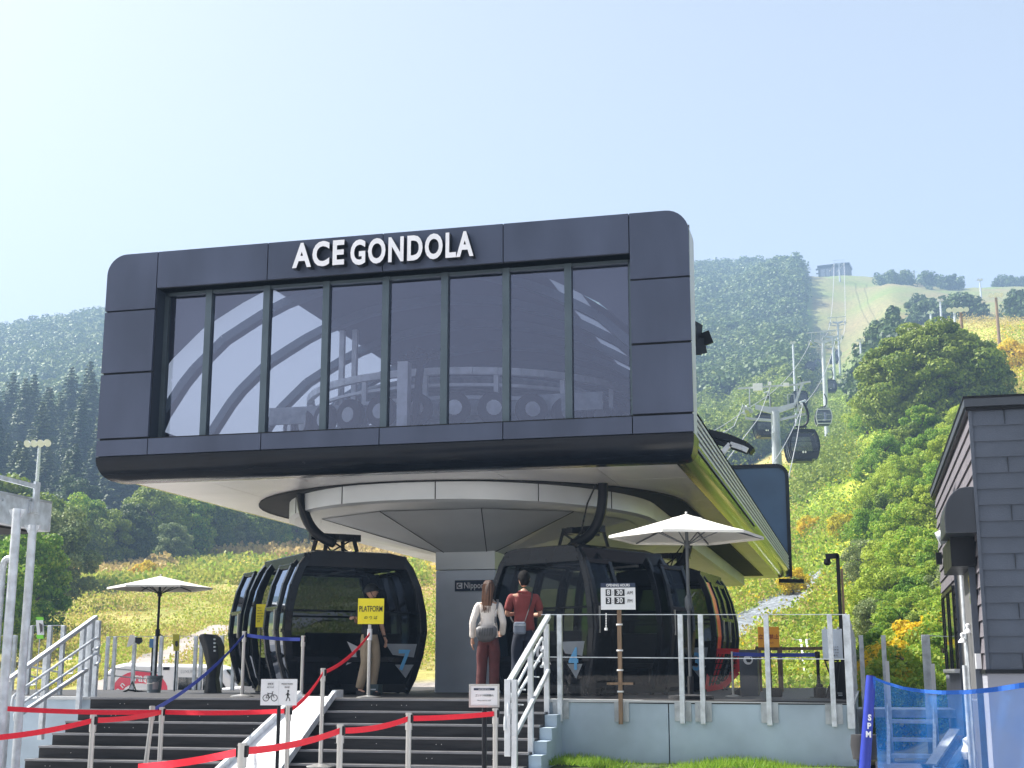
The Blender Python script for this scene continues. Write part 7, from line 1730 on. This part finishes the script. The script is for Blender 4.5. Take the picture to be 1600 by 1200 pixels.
bg2 = thing("crossbody_bag", "small grey-blue crossbody bag on the man's back", "bag", (0,0,0))
mb = MB(); mb.box((-.02,.155,.87), (.155,.215,1.04)); mb.build("bag_body", M_STEELB, bg2, bevel=.03); mb = MB(); mb.box((-.01,.216,.99), (.145,.221,1.0)); mb.build("zip", M_GALV, bg2)
mb = MB(); s1 = bez([(.16,.0,1.43),(.12,.14,1.40),(.05,.15,1.15),(-.01,.17,1.02)], 10)
s1 = bez([(-.11,.02,1.47),(-.13,.12,1.42),(-.06,.16,1.2),(.0,.18,1.03)], 10); s2 = bez([(.15,.19,1.03),(.19,.10,1.08),(.19,.02,1.12)], 6)
for s_ in (s1, s2):
    for a, b in zip(s_[:-1], s_[1:]): mb.bar(a, b, .022, .006)
mb.build("strap", M_RUB, bg2)
for o_ in (t, bg2): place(o_, (fm.x, 18.9, ZK), R(180)+YAW+R(2))
# worker: helmet, black top, khaki trousers, turned to the right, arm reaching back to the cabin
Wk = dict(trousers=M_KHAKI, shirt=M_TOPK, shoes=M_SHOEK, sleeve="short", hem=.93, wide=1.0, yaw=R(48), pitch=R(-4))
Wk["arm+1"] = [(.26,.06,1.14),(.275,-.03,.90)]; Wk["hand+1"] = ((.12,-.15,-1), (-1,0,0), .4)
Wk["arm-1"] = [(-.22,.06,1.14),(-.36,-.10,1.20)]; Wk["hand-1"] = ((-.9,-.4,.1), (0,0,-1), .7)
Wk["leg-1"] = [(-.10,-.03,.5),(-.14,.05,.085)]; Wk["leg+1"] = [(.11,-.02,.49),(.08,.02,.085)]
Wk["foot-1"] = (-.1,-1,0)
fw = P(576, 1087, 20.9)
t, k, HM, hc = person("worker in a black helmet, black top and khaki trousers, behind the yellow platform sign", None, 0, 1.74, Wk)
hm = MB(); rings = []; n = 28
for j in range(9):
    v = j/8; a_ = R(90*v); z = .145*math.cos(a_)*.92+.0; r_ = math.sin(a_)
    rings.append([HM @ Vector((math.sin(2*math.pi*q/n)*.112*max(r_,.04), -math.cos(2*math.pi*q/n)*.136*max(r_,.04)+.006, z+.004-(.03*v*(1+math.cos(2*math.pi*q/n+math.pi))*.5))) for q in range(n)])
hm.loft(rings, caps=True); ho = hm.build("helmet", mat("helmet_shell", (.008,.010,.011), .4, 0, .1, 5, spec=.25), t, smooth=True)
vs = MB(); vs.loft([[HM @ Vector((x, -.118-.0*abs(x), .035)) for x in (-.07,-.035,0,.035,.07)], [HM @ Vector((x*.9, -.20+abs(x)*.5, .028)) for x in (-.07,-.035,0,.035,.07)], [HM @ Vector((x*.9, -.20+abs(x)*.5, .022)) for x in (-.07,-.035,0,.035,.07)], [HM @ Vector((x, -.116, .026)) for x in (-.07,-.035,0,.035,.07)]], closed=False); vs.build("visor", M_BLK, ho, recalc=False)
vt = MB()
for s in (-1, 1): vt.bar(HM @ Vector((s*.088,-.05,.085)), HM @ Vector((s*.098,-.01,.075)), .02, .006)
vt.build("vent_decal", MATS["helmet_shell"], ho)
st2 = MB()
for s in (-1, 1): st2.tube([HM @ Vector((s*.086,.01,.0)), HM @ Vector((s*.078,-.02,-.07)), HM @ Vector((s*.03,-.06,-.125)), HM @ Vector((0,-.065,-.13))], .005, 6)
st2.build("chin_strap", M_BLK, ho)
MB().tube([HM @ Vector((.03,-.02,-.20)), HM @ Vector((-.03,-.02,-.20))], .055, 12).build("collar", MATS["black_top"], t, smooth=True)
MB().lathe([(.027,-.012),(.031,-.012),(.031,.012),(.027,.012)], Vector((.275,-.03,.93))*k, 14).build("wristband", M_BLK, t)
pch = MB(); pch.box((-.17,-.13,.88), (-.06,-.05,1.02)); pch.build("waist_pouch", M_TOPK, t, bevel=.02)
place(t, (fw.x, 20.9, ZK), R(42)+YAW)

# ------------------------------------------------------------------ the air: haze round the whole scene
hz_ = MB(); hz_.box((-1250, -120, -1.05), (1250, 1500, 330)); hm_ = bpy.data.materials.new("haze_air"); hm_.use_nodes = True
ht = hm_.node_tree; ht.nodes.remove(ht.nodes["Principled BSDF"]); pv = N(ht, "ShaderNodeVolumePrincipled")
pv.inputs["Color"].default_value = (.46, .68, 1, 1); pv.inputs["Density"].default_value = .00078; pv.inputs["Anisotropy"].default_value = 0
ht.links.new(pv.outputs[0], ht.nodes["Material Output"].inputs["Volume"])
ho_ = hz_.build("haze", hm_); tag(ho_, "thin blue summer haze filling the air over the valley", kind="stuff")
